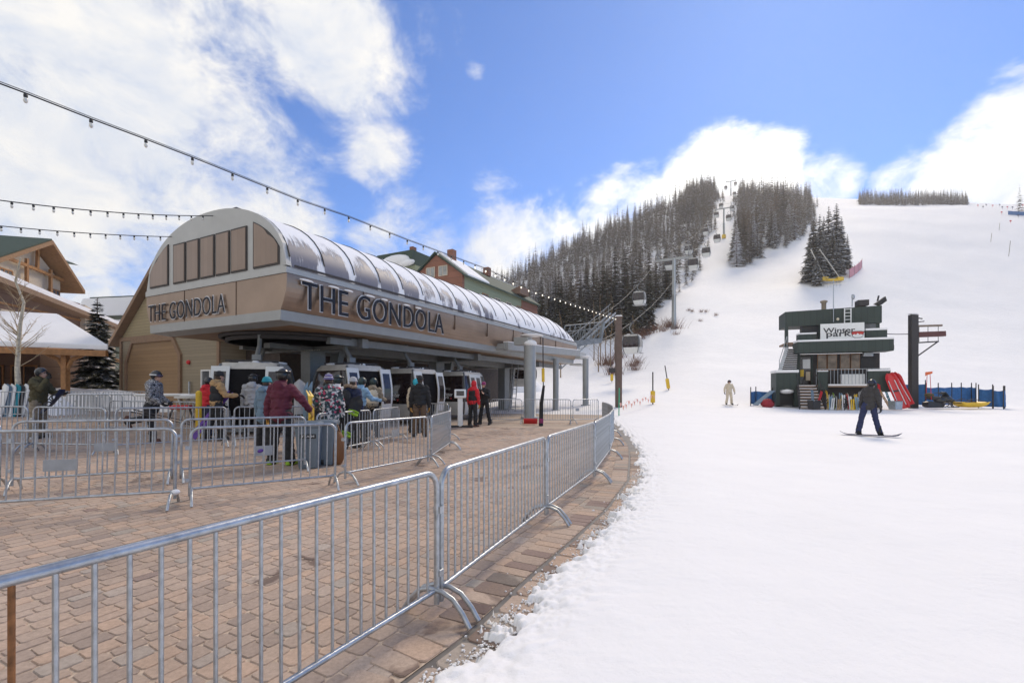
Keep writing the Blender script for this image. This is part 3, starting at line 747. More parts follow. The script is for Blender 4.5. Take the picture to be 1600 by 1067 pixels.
mb=MB(); mb.beam(A_+Vector((0,0,.235)),B_+Vector((0,0,.235)),.3,.05); mb.build('beam_snow',M['snow'],st,bevel=.02)
# exit ramp of rollers and its catwalk
mb=MB()
e0=S(LS,1.3,3.6); e1=at(962,489,44)-C0
for off in (0,.5,):
    mb.beam(e0+V*off,e1+V*off,.08,.16)
for k in range(22):
    f=k/21; p=e0.lerp(e1,f); mb.lathe([(.16,-.04),(.16,.04)],p+V*.25+Vector((0,0,-.22)),10,M=Matrix((U,Vector((0,0,1)),V)).transposed())
    if k%2==0: mb.beam(p,p+Vector((0,0,-.5)),.05,.05); mb.beam(p+V*.5,p+V*.5+Vector((0,0,.9)),.035,.035)
mb.beam(e0+V*.5+Vector((0,0,.9)),e1+V*.5+Vector((0,0,.9)),.035,.035)
mb.beam(e0+Vector((0,0,-.5)),e1+Vector((0,0,-.5)),.06,.08)
mb.build('roller_ramp',M['steel_light'],st)
mb=MB()
g0=S(LS-.3,1.5,4.9); g1=at(938,532,41)-C0; g2=at(943,503,41.5)-C0; g3=at(883,509,36.5)-C0
mb.beam(g0,g1,.25,.45); mb.beam(g1,g2,.22,.35); mb.tube([g3,g2],.05,6); mb.tube([g3+Vector((0,0,-.5)),g2+Vector((0,0,-.5))],.035,6)
for k in range(9):
    f=k/8; a_=g3.lerp(g2,f); b_=g0.lerp(g1,f); mb.tube([a_,b_],.03,5)
    if k<8: mb.tube([a_,g0.lerp(g1,(k+1)/8)],.022,5)
mb.build('catwalk',C('steel_dark',(.20,.21,.21),rough=.6,var=.3,scale=2),st)
mb=MB(); q=at(905,556,37.5)-C0; mb.box(q,(1.6,.7,.5),rz=math.atan2(U.y,U.x)); mb.box(q+Vector((0,0,-.75)),(2.0,1.0,.12),rz=math.atan2(U.y,U.x)); mb.build('drive_box',M['trim_gray'],st,bevel=.03)
# ladder on the third column
mb=MB(); a_=S(18.3,2.2,0); b_=S(19.6,2.6,3.3)
for o in (-.24,.24): mb.beam(a_+V*o,b_+V*o,.05,.05)
for k in range(1,11): p=a_.lerp(b_,k/11); mb.tube([p-V*.24,p+V*.24],.02,6)
mb.build('ladder',M['galv'],st)

# ------------------------------------------------------------------ cabins
def rrect(hx,hy,r,n=4):
    pts=[]
    for cx,cy,a0 in((hx-r,hy-r,0),(-hx+r,hy-r,90),(-hx+r,-hy+r,180),(hx-r,-hy+r,270)):
        for i in range(n+1): a=R(a0+90*i/n); pts.append((cx+r*math.cos(a),cy+r*math.sin(a)))
    return pts
def cab_prof(z):   # half width of the cabin sides at height z above its floor
    zz=[0,.3,.85,1.3,1.95,2.15]; ww=[.74,.86,.96,.96,.84,.74]
    return float(np.interp(z,zz,ww))
C('cab_white',(.66,.66,.63),rough=.35,var=.05,coat=.3); C('cab_gray',(.28,.285,.28),rough=.5); C('cab_roof',(.40,.37,.34),rough=.6,var=.2,scale=3)
def cab_ring(z,g=0): 
    h=cab_prof(z)+g; return [Vector((x,y,z)) for x,y in rrect(h*1.06,h,.20)]
def loft(mb,rings,cap0=False,cap1=False,smooth=True):
    n=len(rings[0]); vs=[v for r_ in rings for v in r_]
    mb.add(vs,[(i*n+j,i*n+(j+1)%n,(i+1)*n+(j+1)%n,(i+1)*n+j) for i in range(len(rings)-1) for j in range(n)],smooth)
    if cap0: mb.add(rings[0],[tuple(reversed(range(n)))])
    if cap1: mb.add(rings[-1],[tuple(range(n))])
def side_text(root,nm,side,h,loc,mats,width=.62):
    pass
CABM={}
def cabin_meshes():
    if CABM: return CABM
    mb=MB(); loft(mb,[cab_ring(z) for z in(0,.12,.3,.5,.64)],True); mb.m=0
    CABM['shell']=mb.mesh('shell',M['cab_white'])
    mb=MB(); loft(mb,[cab_ring(z,-.012) for z in(.63,.85,1.05,1.3,1.6,1.92)]); CABM['window']=mb.mesh('window',M['glass_dark'])
    mb=MB(); loft(mb,[cab_ring(z,.02 if z<2 else 0) for z in(1.90,1.95,2.02,2.1)],True,True); CABM['roof']=mb.mesh('roof',C('cab_top',(.50,.47,.42),rough=.5,var=.2,scale=3))
    for q_,j in enumerate((2,7,12,17)):
        mb=MB(); pts=[]
        for z in(.05,.3,.55,.85,1.1,1.3,1.6,1.9,2.05): pts.append(cab_ring(z,.01)[j])
        mb.tube(pts,.045,6); CABM['corner_post%d'%q_]=mb.mesh('corner_post',C('cab_post',(.11,.115,.12),rough=.4))
    mb=MB()
    for y in(-.5,.5): mb.beam((-.75,y,2.17),(.75,y,2.17),.06,.06)
    for x in(-.6,0,.6): mb.beam((x,-.6,2.15),(x,.6,2.15),.06,.05)
    CABM['roof_rack']=mb.mesh('roof_rack',M['dark'])
    mb=MB(); 
    for k in range(7): mb.ball((random.uniform(-.6,.6),random.uniform(-.55,.55),2.14),(random.uniform(.18,.36),random.uniform(.15,.3),random.uniform(.05,.09)),10,6)
    CABM['roof_snow']=mb.mesh('roof_snow',M['snow'])
    mb=MB(); mb.tube([(0,.0,2.1),(0,.05,2.4),(0,.32,2.75),(0,.34,3.05),(0,.12,3.4),(0,0,3.55)],[.09,.08,.07,.07,.07,.06],8); mb.box((0,.0,2.3),(.26,.16,.2)); CABM['hanger']=mb.mesh('hanger',M['steel_gray'])
    mb=MB(); mb.box((0,0,3.58),(.75,.16,.2)); 
    for x in(-.3,.3): mb.lathe([(.13,-.05),(.13,.05)],(x,0,3.66),10,M=Matrix.Rotation(R(90),3,'X'))
    CABM['grip']=mb.mesh('grip',M['dark'])
    # a door leaf: white frame following the side's curve, dark pane
    mb=MB()
    def leaf(x0,x1,z0,z1,g0,g1):
        zz=[z0+(z1-z0)*i/8 for i in range(9)]
        a=[Vector((x0,-cab_prof(z)-g1,z)) for z in zz]; b=[Vector((x1,-cab_prof(z)-g1,z)) for z in zz]
        c=[Vector((x0,-cab_prof(z)-g0,z)) for z in zz]; d=[Vector((x1,-cab_prof(z)-g0,z)) for z in zz]
        n=9; vs=a+b+c+d
        fs=[]
        for i in range(8): fs+=[(i,i+n,i+1+n,i+1),(2*n+i+1,3*n+i+1,3*n+i,2*n+i),(2*n+i,i,i+1,2*n+i+1),(n+i,3*n+i,3*n+i+1,n+i+1)]
        fs+=[(n,0,2*n,3*n),(8,n+8,3*n+8,2*n+8)]
        mb.add(vs,fs)
    leaf(-.25,.25,.10,1.98,.0,.045); CABM['door']=mb.mesh('door',M['cab_white'])
    mb=MB(); leaf(-.16,.16,.72,1.82,.045,.055); CABM['door_window']=mb.mesh('door_window',M['glass_dark'])
    mb=MB(); leaf(-.49,.49,.12,1.94,-.02,.01); CABM['doorway']=mb.mesh('doorway',C('doorway_shade',(.010,.009,.010),rough=.7,spec=.1))  # doorway: opaque panel, shade of the open interior put into its near-black colour
    mb=MB(); mb.box((0,0,.02),(1.2,.25,.05)); CABM['step']=mb.mesh('step',M['cab_gray'])
    mb=MB(); mb.box((-.82,0,.50),(.3,1.3,.45)); mb.box((.82,0,.5),(.3,1.3,.45)); CABM['bench']=mb.mesh('bench',M['dark'])
    return CABM
def pt(name,me,parent,loc=(0,0,0)):
    o=bpy.data.objects.new(name,me); COL.objects.link(o); o.parent=parent; o.location=loc; return o
TXT={}
def cab_name(root,h=.17):
    for txt,w_,z in(('Winter',.62,.92),('park',.42,.74)):
        if txt not in TXT: 
            TXT[txt]=text_obj('name_lettering',txt,h*(1.0 if txt=='Winter' else 1.15),w_,.008,.004,[M['white']],None,(0,0,0),(1,0,0),(0,0,1)).data
            for o in [o for o in bpy.data.objects if o.data is TXT[txt]]: bpy.data.objects.remove(o)
        for s in(1,):
            o=bpy.data.objects.new('name_lettering',TXT[txt]); COL.objects.link(o); o.parent=root
            x=Vector((0,-s,0)); n=Vector((-s,0,0)); y=n.cross(x)
            g=-.96*1.06-.03
            o.matrix_local=Matrix.Translation(Vector((g*s+(0),.35*s,z)))@Matrix((x,y,n)).transposed().to_4x4()
    mb=MB(); mb.prism([(0,.06),(.11,.06),(.09,0),(.055,-.03),(.02,0)],.012,M=Matrix(((0,-1,0),(-1,0,0),(0,0,1))).transposed(),o=(-1.05,-.13,.78)); mb.build('mountain_badge',C('badge_red',(.45,.06,.05)),root)
def cabin(loc,rz,label,group,doors='closed',full=True,name=True,scale=1):
    m=cabin_meshes(); r=empty('gondola_cabin',loc,rz,label,'gondola cabin',group); r.scale=(scale,)*3
    for k in ('shell','window','roof'): pt(k,m[k],r)
    for k in range(4): pt('corner_post',m['corner_post%d'%k],r)
    pt('hanger',m['hanger'],r); pt('roof_snow',m['roof_snow'],r)
    if full:
        pt('roof_rack',m['roof_rack'],r); pt('grip',m['grip'],r); pt('step',m['step'],r,(0,-.98,0)); pt('step',m['step'],r,(0,.98,0))
        sh=.25 if doors=='closed' else .74
        if doors=='open': pt('doorway',m['doorway'],r)
        for s in(-1,1):
            d=pt('door',m['door'],r,(s*sh,-.0 if doors=='closed' else -.09,0)); pt('door_window',m['door_window'],d)
        if name: cab_name(r)
    return r
def on_lane(t,w=1.25,z=.25): return C0+S(t,w,z)
ua=math.atan2(U.y,U.x)
cabin(C0+S(.75,2.5,.22),ua-R(48),'gondola cabin nearest the garage, open doors, skis on its rack','cabins waiting in the station','open')
cabin(on_lane(3.55),ua-R(4),'gondola cabin behind the crowd with open white doors, right of the main column','cabins waiting in the station','open')
cabin(on_lane(6.9),ua,'gondola cabin with open doors behind the person in brown trousers','cabins waiting in the station','open')
cabin(on_lane(10.7),ua,'gondola cabin with closed doors and white lettering on a dark window','cabins waiting in the station','closed')
cabin(C0+S(3.2,6.1,.25),ua+R(180),'gondola cabin on the far lane, half hidden by the main column','cabins waiting in the station','closed',name=False)
cabin(at(815,604,38),ua,'gondola cabin leaving the station, seen behind the round column','cabins waiting in the station','closed',name=False)
# ------------------------------------------------------------------ ropeway up the hill
TW=[(C0+S(LS,WS/2,3.75)),None,None,None]
def tower(px,Y,H,label,big=True):
    x=xat(px,Y); z=zt(x,Y)-.3
    t=empty('lift_tower',(x,Y,z),0,label,'lift tower')
    mb=MB(); r=.36 if big else .38
    mb.lathe([(r*1.6,0),(r*1.6,.9),(r*1.15,1.0),(r*1.1,H*.5),(r*1.12,H*.5),(r*.95,H*.5+.1),(r*.85,H)],n=14); mb.build('pole',M['steel_light'],t)
    mb=MB(); mb.beam(-V*3.3+Vector((0,0,H)),V*3.3+Vector((0,0,H)),.35,.4); mb.build('cross_arm',M['steel_light'],t)
    mb=MB()
    for s in(-1,1):
        c=V*s*2.7+Vector((0,0,H+.2)); mb.beam(c-U*1.8,c+U*1.8,.12,.22)
        for k in range(6): mb.lathe([(.22,-.05),(.22,.05)],c+U*(-1.6+.64*k)+Vector((0,0,.22)),10,M=Matrix((U,Vector((0,0,1)),V)).transposed())
        for k in (-1,1): mb.tube([c+U*1.6*k,c+U*1.6*k+Vector((0,0,1.5))],.05,5)
        mb.tube([c-U*1.6+Vector((0,0,1.5)),c+U*1.6+Vector((0,0,1.5))],.05,5)
        mb.tube([c-U*1.6+Vector((0,0,.9)),c+U*1.6+Vector((0,0,.9))],.03,5)
    mb.tube([V*-2.7+Vector((0,0,H+1.7)),V*2.7+Vector((0,0,H+1.7))],.05,5)
    mb.build('sheave_train',M['steel_gray'],t)
    mb=MB(); mb.box((r,0,H*.5),(.06,.4,H)) if not big else mb.beam((0,-r*1.2,1),(0,-r*.95,H),.25,.04); mb.build('ladder',M['galv'],t)
    return Vector((x,Y,z+H+.6))
h1=tower(1053,85,13.4,'tall grey lift tower with double cross arm on the lower slope')
h2=tower(1131,190,12.5,'distant lift tower halfway up the cleared line, yellow pad at its foot')
h3=tower(1142,300,10,'lift tower on the crest at the top of the cleared line')
p_=empty('tower_pad',(h2.x,h2.y,h2.z-13.1),0,'yellow safety pad round the foot of the distant lift tower','safety pad'); mb=MB(); mb.lathe([(.8,0),(.8,1.5),(.5,1.55)],n=12); mb.build('pad',M['yellow'],p_)
HEAD=[C0+S(LS,WS/2,4.2),h1,h2,h3,h3+Vector((45,90,-2))]
def rope(lane):
    P=[p+V*lane for p in HEAD]; out=[]
    for a,b in zip(P[:-1],P[1:]):
        n=14
        for i in range(n):
            f=i/n; p=a.lerp(b,f); p.z-=4*f*(1-f)*(b-a).length*(.048 if a is P[0] else .018); out.append(p)
    return out+[P[-1]]
for lane,nm in((-2.7,'right'),(2.7,'left')):
    mb=MB(); rp=rope(lane); mb.tube(rp,.02,5); tag(mb.build('haul_rope',M['steel_gray']),f'grey steel haul rope of the {"ascending line, near side" if lane<0 else "far side line behind the tower"}','cable')
    yy=[41.8,88.5,108,133,176,206,262,297] if lane<0 else [70,96,120,155,190,228,292]
    YR=np.array([p.y for p in rp]); PR=np.array([CX+F*p.x/p.y for p in rp]); sel=(YR>38)&(YR<84)
    near_y=float(np.interp(988 if lane<0 else 999,PR[sel],YR[sel])); print('cab',lane,near_y)
    yy[0]=near_y
    for k,y in enumerate(yy):
        x=float(np.interp(y,YR,[p.x for p in rp])); z=float(np.interp(y,YR,[p.z for p in rp]))-3.62
        near=y<100
        lb={(near_y if lane<0 else -1):'gondola cabin just past the brown post, lowest on the line',88.5:'gondola cabin hanging beside the tall lift tower',(near_y if lane>0 else -2):'gondola cabin in front of the dark forest, left of the tower',96:'gondola cabin half behind the head of the tall lift tower'}.get(y,'small distant gondola cabin strung along the cleared line')
        cabin((x,y,z),ua,lb,'cabins hanging on the line','closed',full=near,name=False)
# ------------------------------------------------------------------ conifers
def conifer_mat(name,snow_bias):
    m,nt,b=new_mat(name); b.inputs['Roughness'].default_value=.85; b.inputs['Specular IOR Level'].default_value=.15
    oi=N(nt,'ShaderNodeObjectInfo'); co=objco(nt); g=N(nt,'ShaderNodeNewGeometry')
    sp=N(nt,'ShaderNodeSeparateColor'); L(nt,oi.outputs['Color'],sp.inputs[0])
    n=N(nt,'ShaderNodeTexNoise',Scale=.33,Detail=4); L(nt,g.outputs['Position'],n.inputs['Vector'])
    ad=N(nt,'ShaderNodeMath',operation='ADD'); L(nt,n.outputs['Fac'],ad.inputs[0]); L(nt,sp.outputs['Green'],ad.inputs[1])
    r=ramp(nt,ad.outputs[0],[(.55,(.034,.040,.026)),(.8,(.075,.070,.042)),(1.05,(.15,.115,.068)),(1.3,(.23,.165,.10))])
    r.color_ramp.elements[2].position=1.0; r.color_ramp.elements[3].position=1.0
    hv=N(nt,'ShaderNodeMapRange'); L(nt,ad.outputs[0],hv.inputs['Value']); hv.inputs['From Min'].default_value=.3; hv.inputs['From Max'].default_value=1.5
    L(nt,hv.outputs[0],r.inputs['Fac'])
    for i,p in enumerate((.1,.38,.68,.95)): r.color_ramp.elements[i].position=p
    n2=N(nt,'ShaderNodeTexNoise',Scale=1.5,Detail=6,Roughness=.8); L(nt,g.outputs['Position'],n2.inputs['Vector'])
    a2=N(nt,'ShaderNodeMath',operation='ADD'); L(nt,n2.outputs['Fac'],a2.inputs[0]); L(nt,sp.outputs['Red'],a2.inputs[1])
    k=N(nt,'ShaderNodeMapRange'); L(nt,a2.outputs[0],k.inputs['Value']); k.inputs['From Min'].default_value=.60-snow_bias; k.inputs['From Max'].default_value=.70-snow_bias
    bk=N(nt,'ShaderNodeMath',operation='MULTIPLY'); bk.inputs[1].default_value=-.09; L(nt,g.outputs['Backfacing'],bk.inputs[0])
    sm_=N(nt,'ShaderNodeMath',operation='ADD'); L(nt,a2.outputs[0],sm_.inputs[0]); L(nt,bk.outputs[0],sm_.inputs[1]); L(nt,sm_.outputs[0],k.inputs['Value'])
    mu=N(nt,'ShaderNodeMath',operation='MULTIPLY'); L(nt,k.outputs[0],mu.inputs[0]); mu.inputs[1].default_value=.95
    mx_=N(nt,'ShaderNodeMix',data_type='RGBA'); L(nt,mu.outputs[0],mx_.inputs['Factor']); L(nt,r.outputs['Color'],mx_.inputs['A']); mx_.inputs['B'].default_value=(.8,.8,.83,1)
    L(nt,mx_.outputs['Result'],b.inputs['Base Color'])
    return m
M['conifer']=conifer_mat('conifer',0); C('bark',(.10,.07,.05),rough=.9,var=.3)
def conifer(rg,H,Rm,whorls,nb,dens=2,start=.06,taper=.85):
    v=[];f=[]
    def quad(a,b,c,d):
        o=len(v); v.extend((a,b,c,d)); f.append((o,o+1,o+2,o+3))
    for i in range(whorls):
        t=(i+rg.random()*.7)/whorls; z=H*(start+(1-start)*t**.92)
        Rr=Rm*((1-t)**taper)*rg.uniform(.75,1.12)+.10
        n=max(4,int(nb*(1-.45*t)))
        a0=rg.random()*6.28
        for j in range(n):
            a=a0+6.283*j/n+rg.normal(0,.22); ln=Rr*rg.uniform(.62,1.12)
            ca,sa=math.cos(a),math.sin(a); up=rg.uniform(.05,.3)-.25*(1-t); droop=rg.uniform(.15,.4)
            w=ln*rg.uniform(.30,.46)+.08
            P=[]
            for k in range(dens+1):
                s_=k/dens; r_=ln*s_; zz=z+r_*up-droop*ln*s_*s_
                ww=w*(.35+.65*math.sin(math.pi*min(1,.25+.72*s_)))*(1 if k<dens else .15)
                P.append(((ca*r_-sa*ww*.5,sa*r_+ca*ww*.5,zz-ww*.22),(ca*r_,sa*r_,zz),(ca*r_+sa*ww*.5,sa*r_-ca*ww*.5,zz-ww*.22)))
            for k in range(dens):
                quad(P[k][1],P[k+1][1],P[k+1][0],P[k][0]); quad(P[k][2],P[k+1][2],P[k+1][1],P[k][1])
            if dens>1:
                for s2 in (-1,1):
                    q=P[1][1]; aa=a+s2*rg.uniform(.5,.9); l2=ln*.5; c2,s3=math.cos(aa),math.sin(aa); w2=w*.35
                    e=(q[0]+c2*l2,q[1]+s3*l2,q[2]-l2*rg.uniform(.15,.5))
                    quad((q[0]-s3*w2*.3,q[1]+c2*w2*.3,q[2]-.02),(q[0]+s3*w2*.3,q[1]-c2*w2*.3,q[2]-.02),(e[0]+s3*w2*.5,e[1]-c2*w2*.5,e[2]),(e[0]-s3*w2*.5,e[1]+c2*w2*.5,e[2]))
    v=np.array(v); f=np.array(f)
    # leading shoot
    return v,f
def trunk_vf(H,r,n=6):
    a=np.arange(n)*2*np.pi/n
    v=np.concatenate([np.stack([np.cos(a)*r,np.sin(a)*r,np.full(n,-.6)],1),np.stack([np.cos(a)*r*.12,np.sin(a)*r*.12,np.full(n,H*.985)],1)])
    f=np.array([(i,(i+1)%n,(i+1)%n+n,i+n) for i in range(n)])
    return v,f
def orient(v,f):
    # make all blades face up so that snow lies on their upper side
    p=v[f]; nz=np.cross(p[:,1]-p[:,0],p[:,2]-p[:,0])[:,2]
    f=f.copy(); f[nz<0]=f[nz<0][:,::-1]; return f
PROTO=[]
for i in range(7):
    H=1.0; v,f=conifer(rng,12,(1.8,2.1,1.6,2.3,1.9,1.45,2.2)[i],(26,24,28,24,26,28,22)[i],8,2,taper=(.85,.95,.8,1,.9,.75,.9)[i]); f=orient(v,f)
    tv,tf=trunk_vf(12,.16)
    o=np_mesh('conifer_proto',np.concatenate([v,tv]),np.concatenate([f,tf+len(v)]),[M['conifer'],M['bark']],smooth=False,mi=[0]*len(f)+[1]*len(tf))
    PROTO.append(o.data); bpy.data.objects.remove(o)
BIGP=[]
for i in range(3):
    v,f=conifer(rng,12,(2.5,2.3,2.1)[i],34,10,3,taper=(.8,.9,.85)[i]); f=orient(v,f)
    o=np_mesh('crown',v,f,[M['conifer']],smooth=False); tv,tf=trunk_vf(12,.2,8); o2=np_mesh('trunk',tv,tf,[M['bark']])
    BIGP.append((o.data,o2.data)); bpy.data.objects.remove(o); bpy.data.objects.remove(o2)
v,f=conifer(rng,12,3.0,50,15,3,start=.07,taper=.9); f=orient(v,f)
o=np_mesh('crown',v,f,[M['conifer']],smooth=False); BIGP.append((o.data,BIGP[0][1])); bpy.data.objects.remove(o)
def big_tree(x,y,H,label,group,snow=.2,hue=.2,w=1,k=0,z=None):
    t=empty('spruce_tree',(x,y,(zt(x,y) if z is None else z)-.1),random.random()*6.28,label,'tree',group)
    c=pt('crown',BIGP[k%3 if k<50 else 3][0],t); pt('trunk',BIGP[k%3 if k<50 else 3][1],t); t.scale=(H/12*w,H/12*w,H/12); c.color=(snow,hue,0,1)
    return t
# sample the woods by compass direction and distance
def lcut(Y): return np.interp(Y,[85,95,120,150,200,250,300],[960,1000,1052,1084,1104,1116,1122])
pts=[]
def scatter(n,pfun,y0,y1,hfun,tag_):
    k=0; tries=0
    while k<n and tries<n*40:
        tries+=1
        Y=math.sqrt(random.uniform(y0*y0,y1*y1)); lo,hi=pfun(Y); px=random.uniform(lo,hi)
        x=xat(px,Y); ok=True
        md=1.6 if Y<130 else 1.8
        key=(int(x//4),int(Y//4))
        for dx in(-1,0,1):
            for dy in(-1,0,1):
                for q in GR.get((key[0]+dx,key[1]+dy),()):
                    if (q[0]-x)**2+(q[1]-Y)**2<md*md: ok=False
        if not ok: continue
        GR.setdefault(key,[]).append((x,Y)); pts.append((x,Y,hfun(Y),tag_,px)); k+=1
GR={}
def skip_open(px,Y):   # open rocky patch among the trees near the cut
    return False
scatter(270,lambda Y:(690,float(lcut(Y))),92,118,lambda Y:random.uniform(6.5,15)*(1.2 if random.random()<.12 else 1),'front')
scatter(1500,lambda Y:(640,float(lcut(Y))),118,288,lambda Y:random.uniform(5.5,13.5)*(1.35 if random.random()<.12 else 1),'left')
scatter(130,lambda Y:(lcut(Y)-50,float(lcut(Y))-2),225,300,lambda Y:random.uniform(11,17),'left')
scatter(360,lambda Y:(1148+ (Y-150)*.04,float(np.interp(Y,[148,165,185,200,305],[1158,1218,1262,1266,1268]))),150,304,lambda Y:random.uniform(8,15.5)*(1.3 if random.random()<.15 else 1),'right')
scatter(330,lambda Y:(1342,1512),312,345,lambda Y:random.uniform(5,10)*(1.25-.25*random.random()),'crest')
scatter(34,lambda Y:(float(lcut(Y))-4,float(lcut(Y))+14),100,285,lambda Y:random.uniform(3.5,9),'left')
scatter(20,lambda Y:(1141,1160),152,290,lambda Y:random.uniform(4,9),'right')
scatter(26,lambda Y:(float(np.interp(Y,[148,165,185,200,305],[1158,1218,1262,1266,1268]))-6,float(np.interp(Y,[148,165,185,200,305],[1158,1218,1262,1266,1268]))+12),148,280,lambda Y:random.uniform(3.5,9),'right')
scatter(22,lambda Y:(1580,1680),228,262,lambda Y:random.uniform(11,17),'edge')
scatter(160,lambda Y:(120,330),250,300,lambda Y:random.uniform(7,11),'far_left')
# the 300 that show largest are things of their own
order=sorted(range(len(pts)),key=lambda i:-(pts[i][2]/pts[i][1])*(1.0 if pts[i][3]!='left' or pts[i][1]<150 else .8))
LBL={'front':('dark snow-dusted conifer at the foot of the wooded hill left of the gondola line','conifers of the wooded hill left of the line'),
     'left':('frosted conifer higher on the wooded hill left of the gondola line','frosted conifers of the wooded hill left of the line'),
     'right':('snow-dusted conifer in the dense wood right of the gondola line','conifers of the wood right of the line'),
     'crest':('small conifer in the row along the crest of the open slope','conifers along the crest'),
     'edge':('conifer at the far right edge of the open slope','conifers at the far right edge'),
     'far_left':('small frosted conifer on the hill far behind the garage roof','conifers far behind the garage')}
def tint_of(p):
    x,Y,H,tg,px=p
    sn={'front':.08,'left':.18,'right':.13,'crest':.08,'edge':.08,'far_left':.2}[tg]+random.gauss(0,.08)
    hu={'front':.28,'left':.52,'right':.48,'crest':.5,'edge':.35,'far_left':.5}[tg]+random.gauss(0,.22)
    return max(0,sn),min(1,max(0,hu))
for i in order[:290]:
    x,Y,H,tg,px=pts[i]; z=zt(x,Y)-.15
    o=bpy.data.objects.new('conifer_tree',PROTO[random.randrange(7)]); COL.objects.link(o)
    o.location=(x,Y,z); s=H/12; wd=random.uniform(.85,1.2); o.scale=(s*wd,s*wd,s); o.rotation_euler=(0,0,random.random()*6.28)
    a,h=tint_of(pts[i]); o.color=(a,h,0,1)
    tag(o,LBL[tg][0],'tree',LBL[tg][1])
lowp=[]
for i in range(5):
    v,f=conifer(rng,12,(1.9,2.1,1.7,2.3,2.0)[i],22,7,1); lowp.append((v,orient(v,f)))
VV=[];FF=[];off=0
for i in order[290:]:
    x,Y,H,tg,px=pts[i]; v,f=lowp[random.randrange(5)]; a=random.random()*6.28; s=H/12
    c,sn=math.cos(a),math.sin(a); w_=s*random.uniform(.9,1.25)
    q=np.stack([(v[:,0]*c-v[:,1]*sn)*w_+x,(v[:,0]*sn+v[:,1]*c)*w_+Y,v[:,2]*s+zt(x,Y)-.15],1)
    VV.append(q); FF.append(f+off); off+=len(v)
wo=np_mesh('woods',np.concatenate(VV),np.concatenate(FF),[conifer_mat('conifer_far',.10)],smooth=False); wo.color=(.06,.52,0,1)
tag(wo,'frosted conifer woods covering the upper hillside','woods',kind='stuff')
# clump on the open slope
for k,(px,Y,H,w_) in enumerate(((1271,116,16,1.1),(1281,120,16.5,1.05),(1295,124,18,1.0),(1307,126,18.5,1.0),(1315,127,14.5,.95),(1324,125,10,.95),(1301,118,12,1.1),(1310,120,9,1.05),(1265,128,11,.9),(1287,128,15,.95),(1276,113,8,1.05),(1318,119,5,.8))):
    x=xat(px,Y); big_tree(x,Y,H,'tall snow-laden spruce in the clump standing on the open slope','spruces of the clump on the open slope',snow=.17+random.gauss(0,.03),hue=.22,w=w_,k=k)
# front row of the left wood with parts
for k in range(9):
    px=850+k*21+random.uniform(-6,6); Y=88+random.uniform(-2,3); x=xat(px,Y)
    big_tree(x,Y,random.uniform(10,14),'dark spruce in the front row of the wood behind the lift station','front row spruces behind the lift station',snow=.06,hue=.2,w=.85,k=k)
# spruce by the garage
x=xat(152,29); big_tree(x,29,7.2,'dark spruce flecked with snow between the timber pavilion and the garage',None,snow=.09,hue=.08,w=1.2,k=99,z=.3)
# bare aspens and willow scrub
def twig_tree(rg,H,spread,n,r):
    mb=MB(); mb.tube([(rg.gauss(0,.03)*i,rg.gauss(0,.03)*i,H*i/7) for i in range(8)],[r*(1-.11*i) for i in range(8)],7)
    tr=mb; br=MB()
    for k in range(n):
        z=H*rg.uniform(.28,.97); a=rg.random()*6.28; ln=spread*(1.15-z/H)*rg.uniform(.6,1.1)
        p=Vector((0,0,z)); d=Vector((math.cos(a),math.sin(a),rg.uniform(.5,1.1))).normalized()
        pts_=[p,p+d*ln*.5+Vector((0,0,ln*.05)),p+d*ln+Vector((0,0,ln*.22))]
        rr=r*.22*(1.1-z/H)+.004
        br.tube(pts_,[rr,rr*.6,rr*.25],4,caps=False)
        for j in range(4):
            q=pts_[1].lerp(pts_[2],rg.uniform(-.6,.95)); a2=a+rg.uniform(-1,1); l2=ln*rg.uniform(.2,.42)
            e=q+Vector((math.cos(a2),math.sin(a2),rg.uniform(.5,1.2))).normalized()*l2
            br.tube([q,e],[rr*.45,rr*.15],3,caps=False)
    return tr,br
C('aspen_bark',(.52,.47,.37),rough=.8,var=.35,scale=8); C('aspen_twig',(.42,.32,.20),rough=.8); C('tan_twig',(.24,.16,.09),rough=.9); C('red_twig',(.20,.10,.065),rough=.9)
x=xat(28,22); t=empty('aspen_tree',(x,22,.4),0,'bare pale aspen in front of the timber pavilion at the left','tree')
tr,br=twig_tree(random,7.4,2.3,46,.13); tr.build('trunk',M['aspen_bark'],t); br.build('branches',M['aspen_twig'],t)
for k,(px,Y,H) in enumerate(((928,74,10),(938,70,11),(946,72,9.5),(954,68,11),(961,71,8.5),(968,66,9),(935,66,7.5),(876,62,9),(990,72,7))):
    x=xat(px,Y); t=empty('aspen_tree',(x,Y,zt(x,Y)-.2),random.random()*6,'bare tan aspen at the foot of the wood, behind the ramp of the station','tree','bare aspens behind the station ramp')
    tr,br=twig_tree(random,H,1.7,34,.09); tr.build('trunk',M['tan_twig'],t); br.build('branches',M['tan_twig'],t)
sh=[]
for k in range(2):
    mb=MB()
    for j in range(70):
        a=random.random()*6.28; l=random.uniform(.6,1.7); b_=Vector((random.gauss(0,.35),random.gauss(0,.35),0)); d=Vector((math.cos(a)*.35,math.sin(a)*.35,1)).normalized()
        mb.tube([b_,b_+d*l*.5,b_+d*l+Vector((math.cos(a),math.sin(a),0))*l*.12],[.016,.011,.004],3,caps=False)
    o=mb.build('willow_shrub',M['red_twig']); sh.append(o.data); bpy.data.objects.remove(o)
